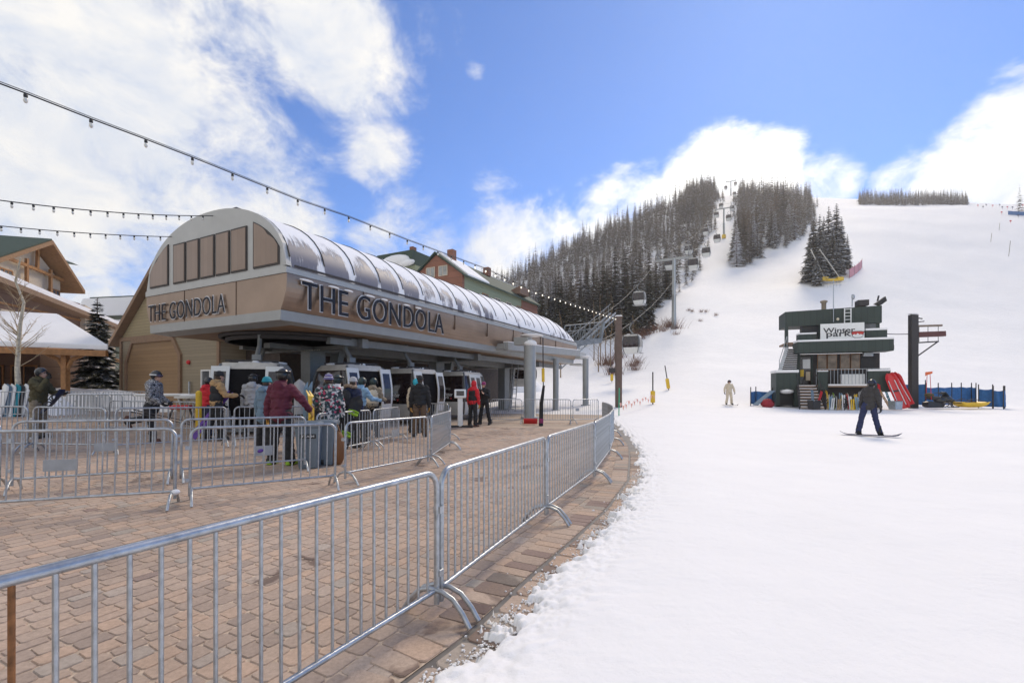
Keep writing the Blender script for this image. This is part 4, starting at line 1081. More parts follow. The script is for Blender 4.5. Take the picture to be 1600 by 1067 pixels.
for k in range(34):
    if k<20: px=random.uniform(965,1062); Y=random.uniform(80,92)
    elif k<28: px=random.uniform(925,1000); Y=random.uniform(62,76)
    else: px=random.uniform(1075,1120); Y=random.uniform(88,100)
    x=xat(px,Y); o=bpy.data.objects.new('willow_shrub',sh[k%2]); COL.objects.link(o); o.location=(x,Y,zt(x,Y)-.12); s=random.uniform(.7,1.5) if k<28 else .5; o.scale=(s*1.3,s*1.3,s); o.rotation_euler=(0,0,random.random()*6)
    tag(o,'leafless reddish willow shrub poking through the snow near the lift tower','shrub','willow shrubs near the lift tower')
# ------------------------------------------------------------------ buildings
M['siding_tan']=wave_mat('siding_tan',(.33,.265,.15),(.16,.12,.08),6,'Z',width=.07)
M['siding_gray']=wave_mat('siding_gray',(.285,.235,.16),(.16,.125,.09),6,'Z',width=.07)
M['door_brown']=wave_mat('door_brown',(.29,.18,.09),(.15,.09,.05),5.2,'Z',width=.05)
M['siding_brown']=wave_mat('siding_brown',(.21,.125,.085),(.11,.06,.04),1.4,'Z',width=.05)
M['siding_red']=wave_mat('siding_red',(.27,.11,.065),(.14,.06,.035),1.2,'Z',width=.05)
M['siding_green']=wave_mat('siding_green',(.30,.33,.21),(.2,.22,.14),3,'Z',width=.05)
M['dark_green_panel']=wave_mat('dark_green_panel',(.034,.050,.042),(.02,.028,.024),2.4,'X',rough=.6,width=.07,bump=.6)
C('cream',(.58,.48,.36),rough=.8,var=.06); C('timber',(.36,.17,.06),rough=.6,var=.25,scale=5); C('fascia_wood',(.24,.15,.09),rough=.7); C('roof_green',(.045,.07,.05),rough=.8); C('stone',(.36,.28,.20),rough=.9,var=.4,scale=3,bump=.6,bscale=5)
C('glass_curtain',(.33,.33,.31),rough=.2,var=.3,scale=1.2)
def framed_window(parent,c,w,h,xd,nr,fr='cream',pane='glass_win',bars=1,d=.06):
    x=Vector(xd).normalized(); n=Vector(nr).normalized(); Mx=Matrix((x,n,Vector((0,0,1)))).transposed(); c=Vector(c)
    mb=MB(); t=min(.09,w*.1)
    for s in(-1,1):
        mb.box(c+x*s*(w/2)+n*.03,(t,d,h+t),M=Mx); mb.box(c+Vector((0,0,s*h/2))+n*.035,(w,d,t),M=Mx)
    for k in range(bars): mb.box(c+x*(w*((k+1)/(bars+1)-.5))+n*.025,(t*.7,d*.8,h),M=Mx)
    f=mb.build('window',M[fr],parent)
    mb=MB(); mb.box(c,(w-.01,.03,h-.01),M=Mx); mb.build('pane',M[pane],f)
    return f
# garage beside the station
A=-V; gA=math.atan2(A.y,A.x)
G=empty('garage',(-23.2,27,0),gA,'tan gabled garage with a big brown overhead door beside the station','garage')
W_,E_,PK,DP=9.9,4.45,8.55,24
mb=MB(); mb.prism([(.02,.2),(W_-.02,.2),(W_-.02,E_),(.02,E_)],DP); mb.build('wall',M['siding_gray'],G)
mb=MB(); mb.prism([(0,E_),(W_,E_),(W_/2,PK-.15)],.3,o=(0,-.003,0)); mb.build('gable',M['siding_tan'],G)
mb=MB(); mb.box((W_/2,-.03,E_-.03),(W_,.09,.22))
for x in(.1,W_-.1): mb.box((x,-.03,2.2),(.2,.1,4.3))
mb.build('trim',M['fascia_wood'],G)
for s in(-1,1):
    x0=-.5 if s<0 else W_+.5; slope=(PK-E_)/(W_/2); z0=E_-.5*slope
    mb=MB(); mb.prism([(x0,z0),(W_/2,PK),(W_/2,PK+.28),(x0,z0+.28)],DP+.9,o=(0,-.4,0)); mb.build('roof',M['fascia_wood'],G)
    mb=MB(); mb.prism([(x0-s*0,z0+.285),(W_/2,PK+.285),(W_/2,PK+.5),(x0,z0+.5)],DP+.5,o=(0,-.1,0)); mb.build('roof_snow',M['snow'],G)
dx0,dx1,dz=.9,6.3,4.12
fr=[(dx0-.22,.2),(dx0-.22,3.05),(dx0+.55,dz+.22),(dx1-.55,dz+.22),(dx1+.22,3.35),(dx1+.22,.2),(dx1,.2),(dx1,3.28),(dx1-.62,dz),(dx0+.62,dz),(dx0,2.98),(dx0,.2)]
mb=MB(); mb.prism([(x,z) for x,z in [(dx0,.2),(dx1,.2),(dx1,3.28),(dx1-.62,dz),(dx0+.62,dz),(dx0,2.98)]],.06,o=(0,-.045,0)); dd=mb.build('overhead_door',M['door_brown'],G)
mb=MB()
for i in range(6):
    a,b_,c_,d_=fr[i],fr[(i+1)],fr[10-i],fr[11-i]
    if i<5: mb.prism([a,b_,c_,d_],.16,o=(0,-.12,0))
mb.build('door_frame',M['fascia_wood'],dd)
for x in(-.2,W_+.1): 
    pass
mb=MB(); mb.box((.35,-.3,.75),(.95,.8,1.3)); mb.build('stone_pier',M['stone'],G,bevel=.06)
framed_window(G,(8.75,-.02,1.95),.75,1.0,(1,0,0),(0,-1,0),'white',bars=0)
mb=MB(); mb.lathe([(.11,0),(.11,.06),(.07,.10)],(7.2,-.03,2.9),14,M=Matrix.Rotation(R(90),3,'X')); mb.build('alarm_bell',M['red'],G)
mb=MB(); mb.tube([(7.4,-.12,1.0),(7.4,-.12,1.9)],.05,8); mb.build('vent_pipe',M['galv'],G)
mb=MB(); mb.box((W_+1.4,12.5,2.0),(2.7,22.5,3.6)); mb.build('side_wing',C('wing_dark',(.05,.036,.028),rough=.8,var=.3),G)
mb=MB(); mb.box((W_+1.6,12.3,3.95),(3.2,23.2,.2)); mb.build('side_wing_snow',M['snow'],G,bevel=.04)
# lodge behind the station, right
D0=Vector((xat(683,60),60,0))
RL=empty('lodge',D0,math.atan2(-V.y,-V.x),'red gabled and green sided lodge rising behind the station roof','lodge')   # local x along -V, y along U
hw,ev,ap,dep=4.1,16.2,19.3,23
mb=MB(); mb.box((0,dep/2,(ev)/2),(2*hw,dep,ev)); mb.build('wall',M['siding_green'],RL)
mb=MB(); mb.prism([(-hw-.02,11),(hw+.02,11),(hw+.02,ev),(0,ap-.2),(-hw-.02,ev)],.5,o=(0,-.25,0)); mb.build('gable_wall',M['siding_red'],RL)
for s in(-1,1):
    mb=MB(); mb.prism([(s*(hw+.6),ev-.45),(0,ap),(0,ap+.22),(s*(hw+.6),ev-.23)],dep+.9,o=(0,-.55,0)); mb.build('roof',M['roof_green'],RL)
    mb=MB(); mb.prism([(s*(hw+.5),ev-.13),(s*.15,ap+.12),(s*.15,ap+.34),(s*(hw+.5),ev+.09)],dep if s<0 else 5.5,o=(0,.3,0)); mb.build('roof_snow',M['snow'],RL)
for x in(-.85,1.15): framed_window(RL,(x,-.28,16.9),1.35,1.25,(1,0,0),(0,-1,0),'cream','glass_curtain',1)
mb=MB(); mb.box((2.9,1.2,11.7),(4.6,3.6,3.6)); mb.build('bay',M['siding_green'],RL)
mb=MB(); mb.prism([(.4,13.9),(6.0,13.3),(6.0,13.6),(.4,14.2)],5.0,o=(0,-1.0,0)); mb.build('bay_roof_snow',M['snow'],RL)
for x in(1.7,3.9): framed_window(RL,(x,-.62,12.4),1.4,1.3,(1,0,0),(0,-1,0),'cream','glass_win',1)
for k in range(5):
    for z in(13.9,11.2): framed_window(RL,(hw+.01,5.5+3.5*k,z),1.5,1.5,(0,1,0),(1,0,0),'cream' if k%3 else 'timber','glass_win',1)
for y,h in((2.5,1.6),(12,1.3)):
    mb=MB(); mb.box((.6,y,ap+.3),(.9,.9,h)); mb.build('chimney',M['siding_red'],RL)
for y in(15,):
    mb=MB(); mb.prism([(hw-2.6,ev+.3),(hw+.7,ev+.3),(hw+.7,ev+1.5)],3.2,o=(0,y,0)); 
    mb.prism([(0,0),(3.2,0),(1.6,1.6)],3.0,M=Matrix(((0,-1,0),(1,0,0),(0,0,1))).transposed(),o=(hw+.2,y+3.2,ev+.1)) if False else None
    mb.build('dormer',M['siding_brown'],RL)
mb=MB(); mb.box((hw+.03,20.0,7.9),(.1,6.2,15.8)); mb.build('end_cladding',M['siding_red'],RL)
GL=empty('lodge_wing',at(620,608,64),math.atan2(-V.y,-V.x),'flat green-roofed wing behind the left of the gabled lodge','lodge')
mb=MB(); mb.box((0,3,8.6),(6.5,6,17.0)); mb.build('wall',M['siding_green'],GL)
mb=MB(); mb.box((0,3,18.1),(6.4,7,1.9)); mb.build('roof',M['roof_green'],GL)
mb=MB(); mb.ball((.2,-.5,17.9),(2.5,.5,.8),16,8); mb.ball((1.9,-.45,17.4),(1.7,.4,.5),12,6); mb.build('roof_snow',M['snow'],GL)
mb=MB(); mb.box((1.9,1.2,18.9),(.6,.8,2.2)); mb.build('chimney',M['siding_red'],GL)
# lodge at the left edge
Dd=Vector((-.258,.966,0)); Nn=Vector((.966,.258,0))
LB=empty('lodge',Vector((-33.75,30,0)),0,'brown and cream lodge with a sunlit timber gable at the left edge','lodge')
def LP(s,o,z): return Dd*s+Nn*o+Vector((0,0,z))
LM=Matrix((Dd,-Nn,Vector((0,0,1)))).transposed()
mb=MB(); mb.box(LP(-.5,-5,4.3),(17,10,8.6),M=LM); mb.build('wall',M['siding_brown'],LB)
mb=MB(); mb.prism([(8.0,0),(12.3,0),(12.3,7.6),(8.0,8.5)],6,M=LM,o=LP(0,.35,0)); mb.build('cream_wing',M['cream'],LB)
mb=MB(); mb.prism([(12.0,0),(19,0),(19,5.9),(12,7.4)],6,M=LM,o=LP(0,.1,0)); mb.build('green_wing',C('wing_green',(.10,.12,.09),rough=.8),LB)
mb=MB(); mb.prism([(-9,9.35),(20,6.6),(20,6.85),(-9,9.75)],5,M=LM,o=LP(0,1.0,-.35)); mb.build('eave',M['fascia_wood'],LB)
mb=MB(); mb.prism([(-9,9.42),(20,6.52),(20,6.85),(-9,9.9)],5,M=LM,o=LP(0,.8,0)); mb.build('roof_snow',M['snow'],LB)
mb=MB(); mb.prism([(.9,8.6),(7.4,8.2),(7.4,10.2),(4.5,12.1),(.9,10.3)],6,M=LM,o=LP(0,-1.0,0)); mb.build('gable_wall',M['cream'],LB)
for a,b_ in(((-.4,9.7),(4.55,12.45)),((4.55,12.45),(8.3,9.45))):
    mb=MB(); mb.prism([a,b_,(b_[0],b_[1]+.3),(a[0],a[1]+.3)],7.5,M=LM,o=LP(0,.2,0)); mb.build('roof',C('timber_dark',(.29,.16,.075),rough=.7,var=.2),LB)
    mb=MB(); mb.prism([(a[0],a[1]+.31),(b_[0],b_[1]+.31),(b_[0],b_[1]+.42),(a[0],a[1]+.42)],7.3,M=LM,o=LP(0,.1,0)); mb.build('roof_cover',M['roof_green'],LB)
mb=MB(); mb.ball(LP(1.4,-2.2,11.05),(1.2,1.4,.3),14,8); mb.build('roof_snow_patch',M['snow'],LB)
mb=MB(); mb.beam(LP(1.2,-.7,10.6),LP(7.2,-.7,10.3),.16,.2); mb.beam(LP(4.4,-.7,10.4),LP(4.5,-.7,12.3),.16,.2); mb.beam(LP(3.4,-.7,8.6),LP(3.4,-.7,11),.14,.2); mb.beam(LP(5.8,-.7,8.6),LP(5.8,-.7,10.8),.14,.2); mb.build('timber_truss',M['timber'],LB)
for s,z in((1.9,9.4),(6.6,9.0)): framed_window(LB,LP(s,-.95,z),1.1,.8,Dd,Nn,'timber','glass_win',2)
for s in(-5.5,-2.2,1.0,4.4): framed_window(LB,LP(s,.05,6.0),2.1,1.5,Dd,Nn,'cream','glass_win',1)
framed_window(LB,LP(10.3,.4,5.5),1.3,1.6,Dd,Nn,'cream','glass_win',1)
mb=MB(); mb.beam(LP(-8,.06,7.2),LP(8,.06,7.2),.05,.14); mb.beam(LP(-8,.06,4.6),LP(8,.06,4.6),.05,.14); mb.beam(LP(8,.7,4.3),LP(12.6,.7,4.1),.1,.25); mb.build('trim_board',M['timber'],LB)
ap_=at(7,377,36); e2=empty('lodge',(ap_.x-4,36,0),0,'snowy corner of a taller roof at the extreme left edge','lodge')
mb=MB(); mb.box((-1.8,2,6.6),(8,6,13.2)); mb.build('wall',M['siding_brown'],e2); mb=MB(); mb.prism([(-6,14.9),(3.5,13.2),(4.2,12.9),(-6,14.4)],8,o=(0,-2,0)); mb.build('roof',M['roof_green'],e2)
mb=MB(); mb.prism([(-6,15.1),(3.4,13.35),(3.6,13.23),(-6,14.93)],7.8,o=(0,-1.9,0)); mb.build('roof_snow',M['snow'],e2)
# low green building with snowy roofs between lodge and garage
p=at(185,608,52); q=empty('low_building',(p.x,52,0),R(-10),'olive building with two snowy roof tiers between the spruce and the garage','building')
mb=MB(); mb.box((1,4,5.0),(11,8,10.2)); mb.build('wall',C('olive_wall',(.15,.155,.11),rough=.8),q)
mb=MB(); mb.prism([(-5.6,9.9),(6.8,9.9),(6.3,11.9),(-4.4,11.9)],5,o=(0,-.4,0)); mb.build('roof_snow',M['snow'],q)
mb=MB(); mb.box((1,3.4,12.1),(11,6,.25)); mb.build('roof',M['roof_green'],q)
mb=MB(); mb.prism([(-3.5,7.6),(9,7.6),(8,8.9),(-3.8,8.9)],3,o=(0,-3,0)); mb.build('lower_roof_snow',M['snow'],q)
mb=MB(); mb.box((3.5,-1.8,3.7),(9,2.6,7.6)); mb.build('cream_wing',M['cream'],q)
# timber pavilion
PV=empty('pavilion',(-21.4,24,0),0,'timber pavilion with a deep snow roof at the left edge','pavilion')
def pv_(x,y,z): return Vector((x+21.4,y-24,z))
Aq,Bq,R1,R2,Cq=pv_(-21.3,24,3.55),pv_(-31,21.4,3.75),pv_(-27.2,27.2,5.75),pv_(-34,26.5,6.0),pv_(-26.5,29.5,3.5)
mb=MB()
for dz,m in((0,0),):
    q4=[Aq,Bq,R2,R1]; 
    mb.add(q4+[v+Vector((0,0,.28)) for v in q4],[(0,1,2,3),(7,6,5,4),(0,4,5,1),(1,5,6,2),(3,7,4,0),(2,6,7,3)])
    q3=[Aq+Vector((0,0,.001)),R1+Vector((0,0,.001)),Cq]; mb.add(q3+[v+Vector((0,0,.28)) for v in q3],[(0,2,1),(3,4,5),(0,1,4,3),(1,2,5,4),(2,0,3,5)])
mb.build('roof_snow',M['snow'],PV,bevel=.06)
mb=MB(); mb.beam(Aq+Vector((-.15,.1,-.17)),Bq+Vector((0,.1,-.17)),.25,.30); mb.build('eave_beam',M['timber'],PV)
for k,(x,y) in enumerate(((-23.55,24.0),(-27.4,22.9))):
    mb=MB(); b0=pv_(x,y,.2); mb.box(b0+Vector((0,0,1.6)),(.27,.27,3.0)); mb.build('post',M['timber'],PV,bevel=.02)
    mb=MB(); mb.tube([b0+Vector((0,0,2.2)),b0+Vector((.35,0,2.85)),b0+Vector((1.0,.1,3.2))],.1,6); mb.tube([b0+Vector((0,0,2.2)),b0+Vector((-.35,0,2.85)),b0+Vector((-1.0,-.1,3.2))],.1,6); mb.build('brace',M['timber'],PV)
mb=MB(); mb.box(pv_(-32.6,28.5,1.9),(8.6,2.4,3.8)); mb.build('wall',M['siding_brown'],PV)
for x in(-31.2,-29.2): framed_window(PV,pv_(x,27.25,1.9),1.5,2.0,(1,0,0),(0,-1,0),'timber','glass_dark',1)
mb=MB(); mb.box(pv_(-28.9,23.3,1.7),(2.6,.3,3.2)); mb.build('front_panel',M['siding_brown'],PV)
framed_window(PV,pv_(-28.9,23.1,2.1),1.5,1.8,(1,0,0),(0,-1,0),'timber','glass_dark',0)
mb=MB(); mb.box(pv_(-29.3,23.0,.6),(4,.5,.9)); mb.build('stone_base',M['stone'],PV,bevel=.05)
# snow banks at the left
for k,(px,Y,rx,ry,rz) in enumerate(((738,52,9,3.5,4.6),(110,25.5,7,2.2,1.25),(45,20.5,2.2,.9,1.0),(20,21,1.5,1,1.15),(172,30,5,3,1.3))):
    x=xat(px,Y); mb=MB()
    def fn(a,b,rx=rx,ry=ry,rz=rz,k=k):
        u=(a-.5)*2; v=(b-.5)*2; h=max(0,1-u*u)*max(0,1-v*v); z=rz*h**.6*(1+.25*mnoise.noise((u*3+k,v*3,1.1)))
        return (u*rx,v*ry,z-.05)
    mb.grid(fn,30,16); tag(mb.build('snow_bank',M['snow'],loc=(x,Y,gz(x,Y)-.1)),('high ploughed snow bank seen beneath the station roof','long snow bank below the spruce at the left','rounded heap of ploughed snow beside the leaning boards','snow heap at the left edge under the pavilion','snow bank between spruce and garage')[k],'snow bank')

# ------------------------------------------------------------------ hut of the ski school
HY0=35.6
def hp(px,py,dy=0): return at(px,py,HY0)+Vector((0,dy,0))
hx=lambda px:(px-CX)/F*HY0
hz=lambda py:EYE+(HY-py)/F*HY0
HT_=R(-20); Hc=Vector((hx(1305),HY0,0)); He=Vector((math.cos(HT_),math.sin(HT_),0))
Hh=empty('ski_hut',Hc,HT_,'dark green two storey ski hut with stairs, deck and a white sign','hut')
O_=Vector((0,0,0))
def hlx(px):
    k=(px-CX)/F; return (k*HY0-Hc.x)/(He.x-k*He.y)
def hl(px,py,d=0): return Vector((hlx(px),d,hz(py)))
def hbox(mb,x0,x1,y0,y1,d0,d1,top2=None):
    # box between picture columns x0..x1 and rows y0..y1 measured on the hut's front, from depth d0 to d1
    a=hlx(x0);b=hlx(x1);zt_,zb=hz(y0),hz(y1); zr=hz(top2) if top2 else zt_
    vs=[(a,d0,zb),(b,d0,zb),(b,d1,zb),(a,d1,zb),(a,d0,zt_),(b,d0,zr),(b,d1,zr),(a,d1,zt_)]
    mb.add(vs,[(0,3,2,1),(4,5,6,7),(0,1,5,4),(1,2,6,5),(2,3,7,6),(3,0,4,7)]); return mb
def hpart(name,m,*boxes,bevel=0,parent=None):
    mb=MB()
    for b_ in boxes: hbox(mb,*b_)
    return mb.build(name,M[m],parent or Hh,bevel=bevel)
hpart('upper_wall','dark_green_panel',(1227,1378,483.5,507,.0,2.5,481))
hpart('upper_room','dark_green_panel',(1279,1377.5,506,536,.35,2.6))
hpart('corner_post','dark_green_panel',(1227,1232,507,545,.05,.3))
hpart('upper_window','glass_win',(1342,1371,503,517,.3,.36))
hpart('roof_canopy','dark_green_panel',(1239,1383,535.5,552,-1.5,.1,535))
hpart('canopy_snow','snow',(1238.5,1383.5,532.3,535.3,-1.52,.1,532),bevel=.04)
hpart('lower_wall','dark',(1243,1379,552,602,.5,2.6))
hpart('side_column','dark_green_panel',(1243,1250,551,601,-.02,.5))
hpart('deck','fascia_wood',(1209,1383,601.5,605,-1.0,.5))
hpart('deck_snow','snow',(1288,1347,600.2,602.9,-1.02,-.6),bevel=.02)
hpart('underside_wall','dark',(1243,1380,604,637,.2,2.4))
hpart('front_panel','dark_green_panel',(1272,1287,581,609,-1.06,-.9),)
hpart('front_panel','dark_green_panel',(1348,1382,581,612,-1.06,-.9))
hpart('panel_snow','snow',(1347.5,1382.5,578.4,581.1,-1.1,-.8),bevel=.03)
hpart('panel_snow','snow',(1271.5,1287.5,579.4,581.1,-1.1,-.8),bevel=.02)
hpart('store_box','dark_green_panel',(1208,1242,582,609,-1.2,1.0),)
hpart('store_leg','dark_green_panel',(1208,1213.5,609,634,-1.2,1.0),)
hpart('store_leg','dark_green_panel',(1236,1242,609,634,-1.2,1.0))
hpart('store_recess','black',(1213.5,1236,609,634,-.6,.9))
hpart('store_snow','snow',(1207,1242.5,577.8,582.2,-1.25,1.0),bevel=.05)
mb=MB(); c=hl(1225,611,-.9); mb.ball(c,(.55,.4,.22),12,7); mb.build('snow_pile',M['snow'],Hh)
# door with notices
dpt=hpart('door','glass_dark',(1252,1270,556,600,.44,.5))
hpart('door_frame','dark_green_panel',(1250,1252.3,553,601,.38,.5),(1269.5,1272,553,601,.38,.5),parent=dpt)
hpart('notice','white',(1256,1268,560,575,.36,.4)); hpart('notice','cream',(1261,1268,580,594,.36,.4))
hpart('yellow_box','yellow',(1251.5,1257,577,588,.2,.43),bevel=.02)
C('window_tan',(.24,.18,.13),rough=.15,var=.5,scale=1.5)
for x0,x1 in((1279.5,1294),(1295.5,1310.5),(1315.5,1331),(1332.5,1347)):
    w_=hpart('window','timber',(x0,x1,553,578,.42,.47)); hpart('pane','window_tan',(x0+.7,x1-.7,554,577,.40,.44),parent=w_)
hpart('notice_board','black',(1347.5,1371,559,578,.36,.46)); hpart('vent_cover','galv',(1349,1365,551.5,558,.0,.3),bevel=.05)
# deck rail
mb=MB()
for k in range(21): x=1270+5.4*k; a=hl(x,577.5,-1.0); b_=hl(x,601,-1.0); mb.tube([a,b_],.02,5)
for y in(577.5,): mb.tube([hl(1270,y,-1.0),hl(1382,y,-1.0)],.03,6)
mb.build('deck_rail',M['galv'],Hh)
hpart('storage_bench','white',(1310,1346,585,600,-.75,-.3),bevel=.03)
# front stairs
mb=MB()
for k in range(8):
    f=k/7; y=603+f*31; hbox(mb,1240-6*f,1267+1*f,y,y+1.6,-1.05-.30*k-.3,-1.05-.30*k)
mb.build('front_stairs',M['fascia_wood'],Hh)
mb=MB()
for k in range(8):
    f=k/7; y=603+f*31; hbox(mb,1240-6*f+.5,1267,y-1.0,y+.05,-1.05-.30*k-.28,-1.05-.30*k-.03)
mb.build('stair_snow',M['snow'],Hh)
for px0,px1 in((1240,1233),(1268,1270)):
    mb=MB(); a=hl(px0,603,-1.05); b_=hl(px1,636,-3.4); mb.beam(a,b_,.06,.30)
    u_=Vector((0,0,1.0)); mb.tube([a+u_,b_+u_],.03,6); mb.tube([a,a+u_],.03,6); mb.tube([b_,b_+u_],.03,6); mb.tube([a.lerp(b_,.5),a.lerp(b_,.5)+u_],.03,6); mb.build('stair_rail',M['dark'],Hh)
# outer stairs to the upper deck
mb=MB(); ms=MB()
for k in range(11):
    f=k/10; y=544+f*34; x0,x1=1231-9*f,1246-2*f; hbox(mb,x0,x1,y,y+1.5,-.2-.0*k,.9); hbox(ms,x0+.3,x1-.3,y-1.1,y+.02,-.17,.85)
mb.build('upper_stairs',M['dark'],Hh); ms.build('stair_snow',M['snow'],Hh)
mb=MB(); a=hl(1229,541,-.2); b_=hl(1217,580,-.2); mb.beam(a,b_,.06,.25); mb.tube([a+Vector((0,0,.9)),b_+Vector((0,0,.9))],.03,6); mb.tube([a,a+Vector((0,0,.9))],.03,6); mb.tube([b_,b_+Vector((0,0,.9))],.03,6); mb.build('stair_rail',M['galv'],Hh)
hpart('balcony_box','dark_green_panel',(1245,1272,521.5,534,-.6,.2)); hpart('balcony_snow','snow',(1244.5,1272.5,519.5,522,-.65,.2),bevel=.03)
hpart('balcony_box','dark_green_panel',(1348,1381,519,533,-.6,.2)); hpart('balcony_snow','snow',(1347.5,1381.5,516.5,519.5,-.65,.2),bevel=.03)
hpart('upper_deck','fascia_wood',(1228,1380,533,536,-.1,2.6))
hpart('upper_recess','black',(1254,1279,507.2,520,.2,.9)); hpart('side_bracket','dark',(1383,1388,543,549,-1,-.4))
# white sign with the resort name and a red badge
sg=hpart('sign_board','white',(1277,1344,507.5,533.8,-.85,-.78))
sm=C('sign_black',(.025,.025,.03),rough=.5)
text_obj('sign_lettering','Winter',hz(514)-hz(521.8),hlx(1330)-hlx(1281),.01,.012,[sm],sg,hl(1281,521.8,-.86),(1,0,0),(0,-1,0))
text_obj('sign_lettering','park',hz(519)-hz(530.2),hlx(1324)-hlx(1286),.01,.012,[sm],sg,hl(1286,530.2,-.86),(1,0,0),(0,-1,0))
def badge(pts_,m,o,d): 
    mb=MB(); mb.prism([((x),(z)) for x,z in pts_],.012,o=o+Vector((0,d,0))); return mb.build('sign_badge',M[m] if isinstance(m,str) else m,sg)
bo=hl(1333.5,529.5,-.88)
badge([(-.43,.42),(-.2,.46),(.2,.46),(.43,.42),(.32,.05),(.2,-.05),(-.2,-.05),(-.32,.05)],'sign_black',bo,0) if 'sign_black' in M else None
badge([(-.39,.39),(-.18,.42),(.18,.42),(.39,.39),(.34,.20),(-.34,.20)],C('badge_red2',(.5,.05,.04)),bo,-.012)
badge([(-.3,.06),(-.19,-.02),(.19,-.02),(.3,.06),(.33,.17),(.18,.22),(.10,.18),(0,.30),(-.12,.17),(-.2,.23),(-.33,.17)],'white',bo,-.024)
# roof gear
mb=MB(); a=hl(1302,503,-.05); b_=hl(1302,438,-.05); mb.tube([a,b_],.03,6); mb.tube([hl(1293,444.5,-.05),hl(1315,445.5,-.05)],.018,5)
for px in(1293,1298,1307,1312): mb.tube([hl(px,440,-.05),hl(px,449,-.05)],.012,5)
mb.build('antenna',M['galv'],Hh)
mb=MB(); mb.tube([hl(1333,480,.2),hl(1333,461,.2)],.04,6); mb.ball(hl(1334.5,465,.2),(.12,.12,.22),8,6); mb.build('mast',M['galv'],Hh)
mb=MB(); mb.lathe([(.17,0),(.17,.55),(.26,.6),(.26,.72),(.05,.78)],hl(1292,481,.8),12); mb.build('chimney',C('flue',(.30,.24,.18)),Hh)
hpart('roof_box','dark',(1342,1359,470.5,479,.1,.9)); 
mb=MB(); mb.prism([(0,0),(.62,.5),(.72,.15),(.35,-.15)],.5,o=hl(1369,477,.1)); mb.tube([hl(1371,474,0),hl(1373,466,0)],.06,6); mb.build('loudspeaker',M['black'],Hh)
mb=MB()
for px in(1319,1329): mb.beam(hl(px,483,-.08),hl(px,508,-.08),.07,.05,up=(0,1,0))
for k in range(5): mb.beam(hl(1319,484.5+5.3*k,-.08),hl(1329,484.5+5.3*k,-.08),.06,.05)
mb.build('roof_ladder',M['white'],Hh)
mb=MB(); mb.ball(hl(1309,499,-.02),(.10,.08,.12),10,7); mb.build('wall_lamp',C('lamp_glass',(.75,.66,.5),rough=.3),Hh)
# black pillar with its bracket
bp_=at(1427,608,HY0); PL=empty('lift_pillar',(bp_.x,HY0,0),0,'tall black steel pillar with a rusty bracket to the right of the hut','pillar')
def q_(px,py,d=0): return hp(px,py,d)-bp_.xyz*Vector((1,0,0)).x if False else hp(px,py,d)-Vector((bp_.x,HY0,0))
mb=MB(); mb.box((0,0,3.65),(.55,.35,7.3)); mb.build('post',M['dark'],PL,bevel=.02)
mb=MB(); mb.box((0,0,7.38),(.57,.37,.08)); mb.build('snow_cap',M['snow'],PL,bevel=.02)
mb=MB(); mb.beam(q_(1433,523),q_(1475,521.5),.35,.40); mb.build('bracket',C('rust_red',(.12,.045,.04),rough=.7),PL)
mb=MB(); mb.beam(q_(1433,509.5),q_(1471,508.5),.2,.14); mb.build('upper_arm',C('weathered_wood',(.22,.17,.13),rough=.9),PL)
mb=MB()
mb.beam(q_(1433,535.5),q_(1466,533.5),.12,.10); mb.tube([q_(1434,556),q_(1465,534)],.05,6)
for px in(1436,1450,1466): mb.tube([q_(px,509),q_(px,534)],.02,5)
mb.tube([q_(1434,503),q_(1444,502)],.04,5); mb.tube([q_(1434,497),q_(1441,498)],.05,5); mb.build('strut',M['dark'],PL)
mb=MB(); mb.tube([hp(1381,521.5),hp(1400,522.3),hp(1420,522)],.03,5); tag(mb.build('power_cable',M['dark']),'black cable slung between the hut and the black pillar','cable')

# ------------------------------------------------------------------ string lights and their post
px0=lambda k:(40+116.2*k)/(1+.0974*k)
pxz=[(k_,EYE+(HY-p_)/F*6.5*(1+.0974*k_)) for k_,p_ in((-5,-400),(-2,42),(0,146),(1,186),(2,218),(3,246),(6,312),(8,339),(11,375),(17,420),(22,451),(32,480),(42,498))]
pxz[0]=(-5,pxz[2][1]-.1)
kk=[a for a,b in pxz]; zz_=[b for a,b in pxz]
def lp(k):
    Y=6.5*(1+.0974*k); return Vector((xat(px0(k),Y),Y,float(np.interp(k,kk,zz_))))
C('bulb_glass',(.75,.73,.66),rough=.1,var=.03)
m,nt_,b_=new_mat('bulb_lit'); b_.inputs['Emission Color'].default_value=(1,.9,.72,1); b_.inputs['Emission Strength'].default_value=.9; b_.inputs['Base Color'].default_value=(.9,.85,.75,1); M['bulb_lit']=m
def socket_bulb(parent,p,sm_,bm_,lit):
    s=bpy.data.objects.new('socket',sm_); COL.objects.link(s); s.parent=parent; s.location=p
    b2=bpy.data.objects.new('bulb',bm_[1 if lit else 0]); COL.objects.link(b2); b2.parent=s
mb=MB(); mb.lathe([(.010,.0),(.024,-.02),(.024,-.055),(.018,-.065)],n=8); SK=mb.mesh('socket',M['black'])
mb=MB(); mb.ball((0,0,-.10),(.027,.027,.045),8,6); BG=(mb.mesh('bulb',M['bulb_glass']),mb.mesh('bulb_lit',M['bulb_lit']))
L1=empty('string_lights',lp(0),0,'long string of bulbs running from above left to the tall brown post','string lights','strings of bulbs over the plaza')
mb=MB(); P=[lp(-5+.5*i) for i in range(95)]; mb.tube([p-lp(0) for p in P],.011,5)
mb.build('cable',M['black'],L1)
mb=MB(); mb.tube([p-lp(0)+Vector((0,0,.028)) for p in P],.006,4); mb.build('support_wire',M['dark'],L1)
for k in range(-4,42): socket_bulb(L1,lp(k)-lp(0),SK,BG,k>15)
for (pa,ya,pb,yb),lb,nn in((((-60,303,5.5),None,None,None),'',0),):
    pass
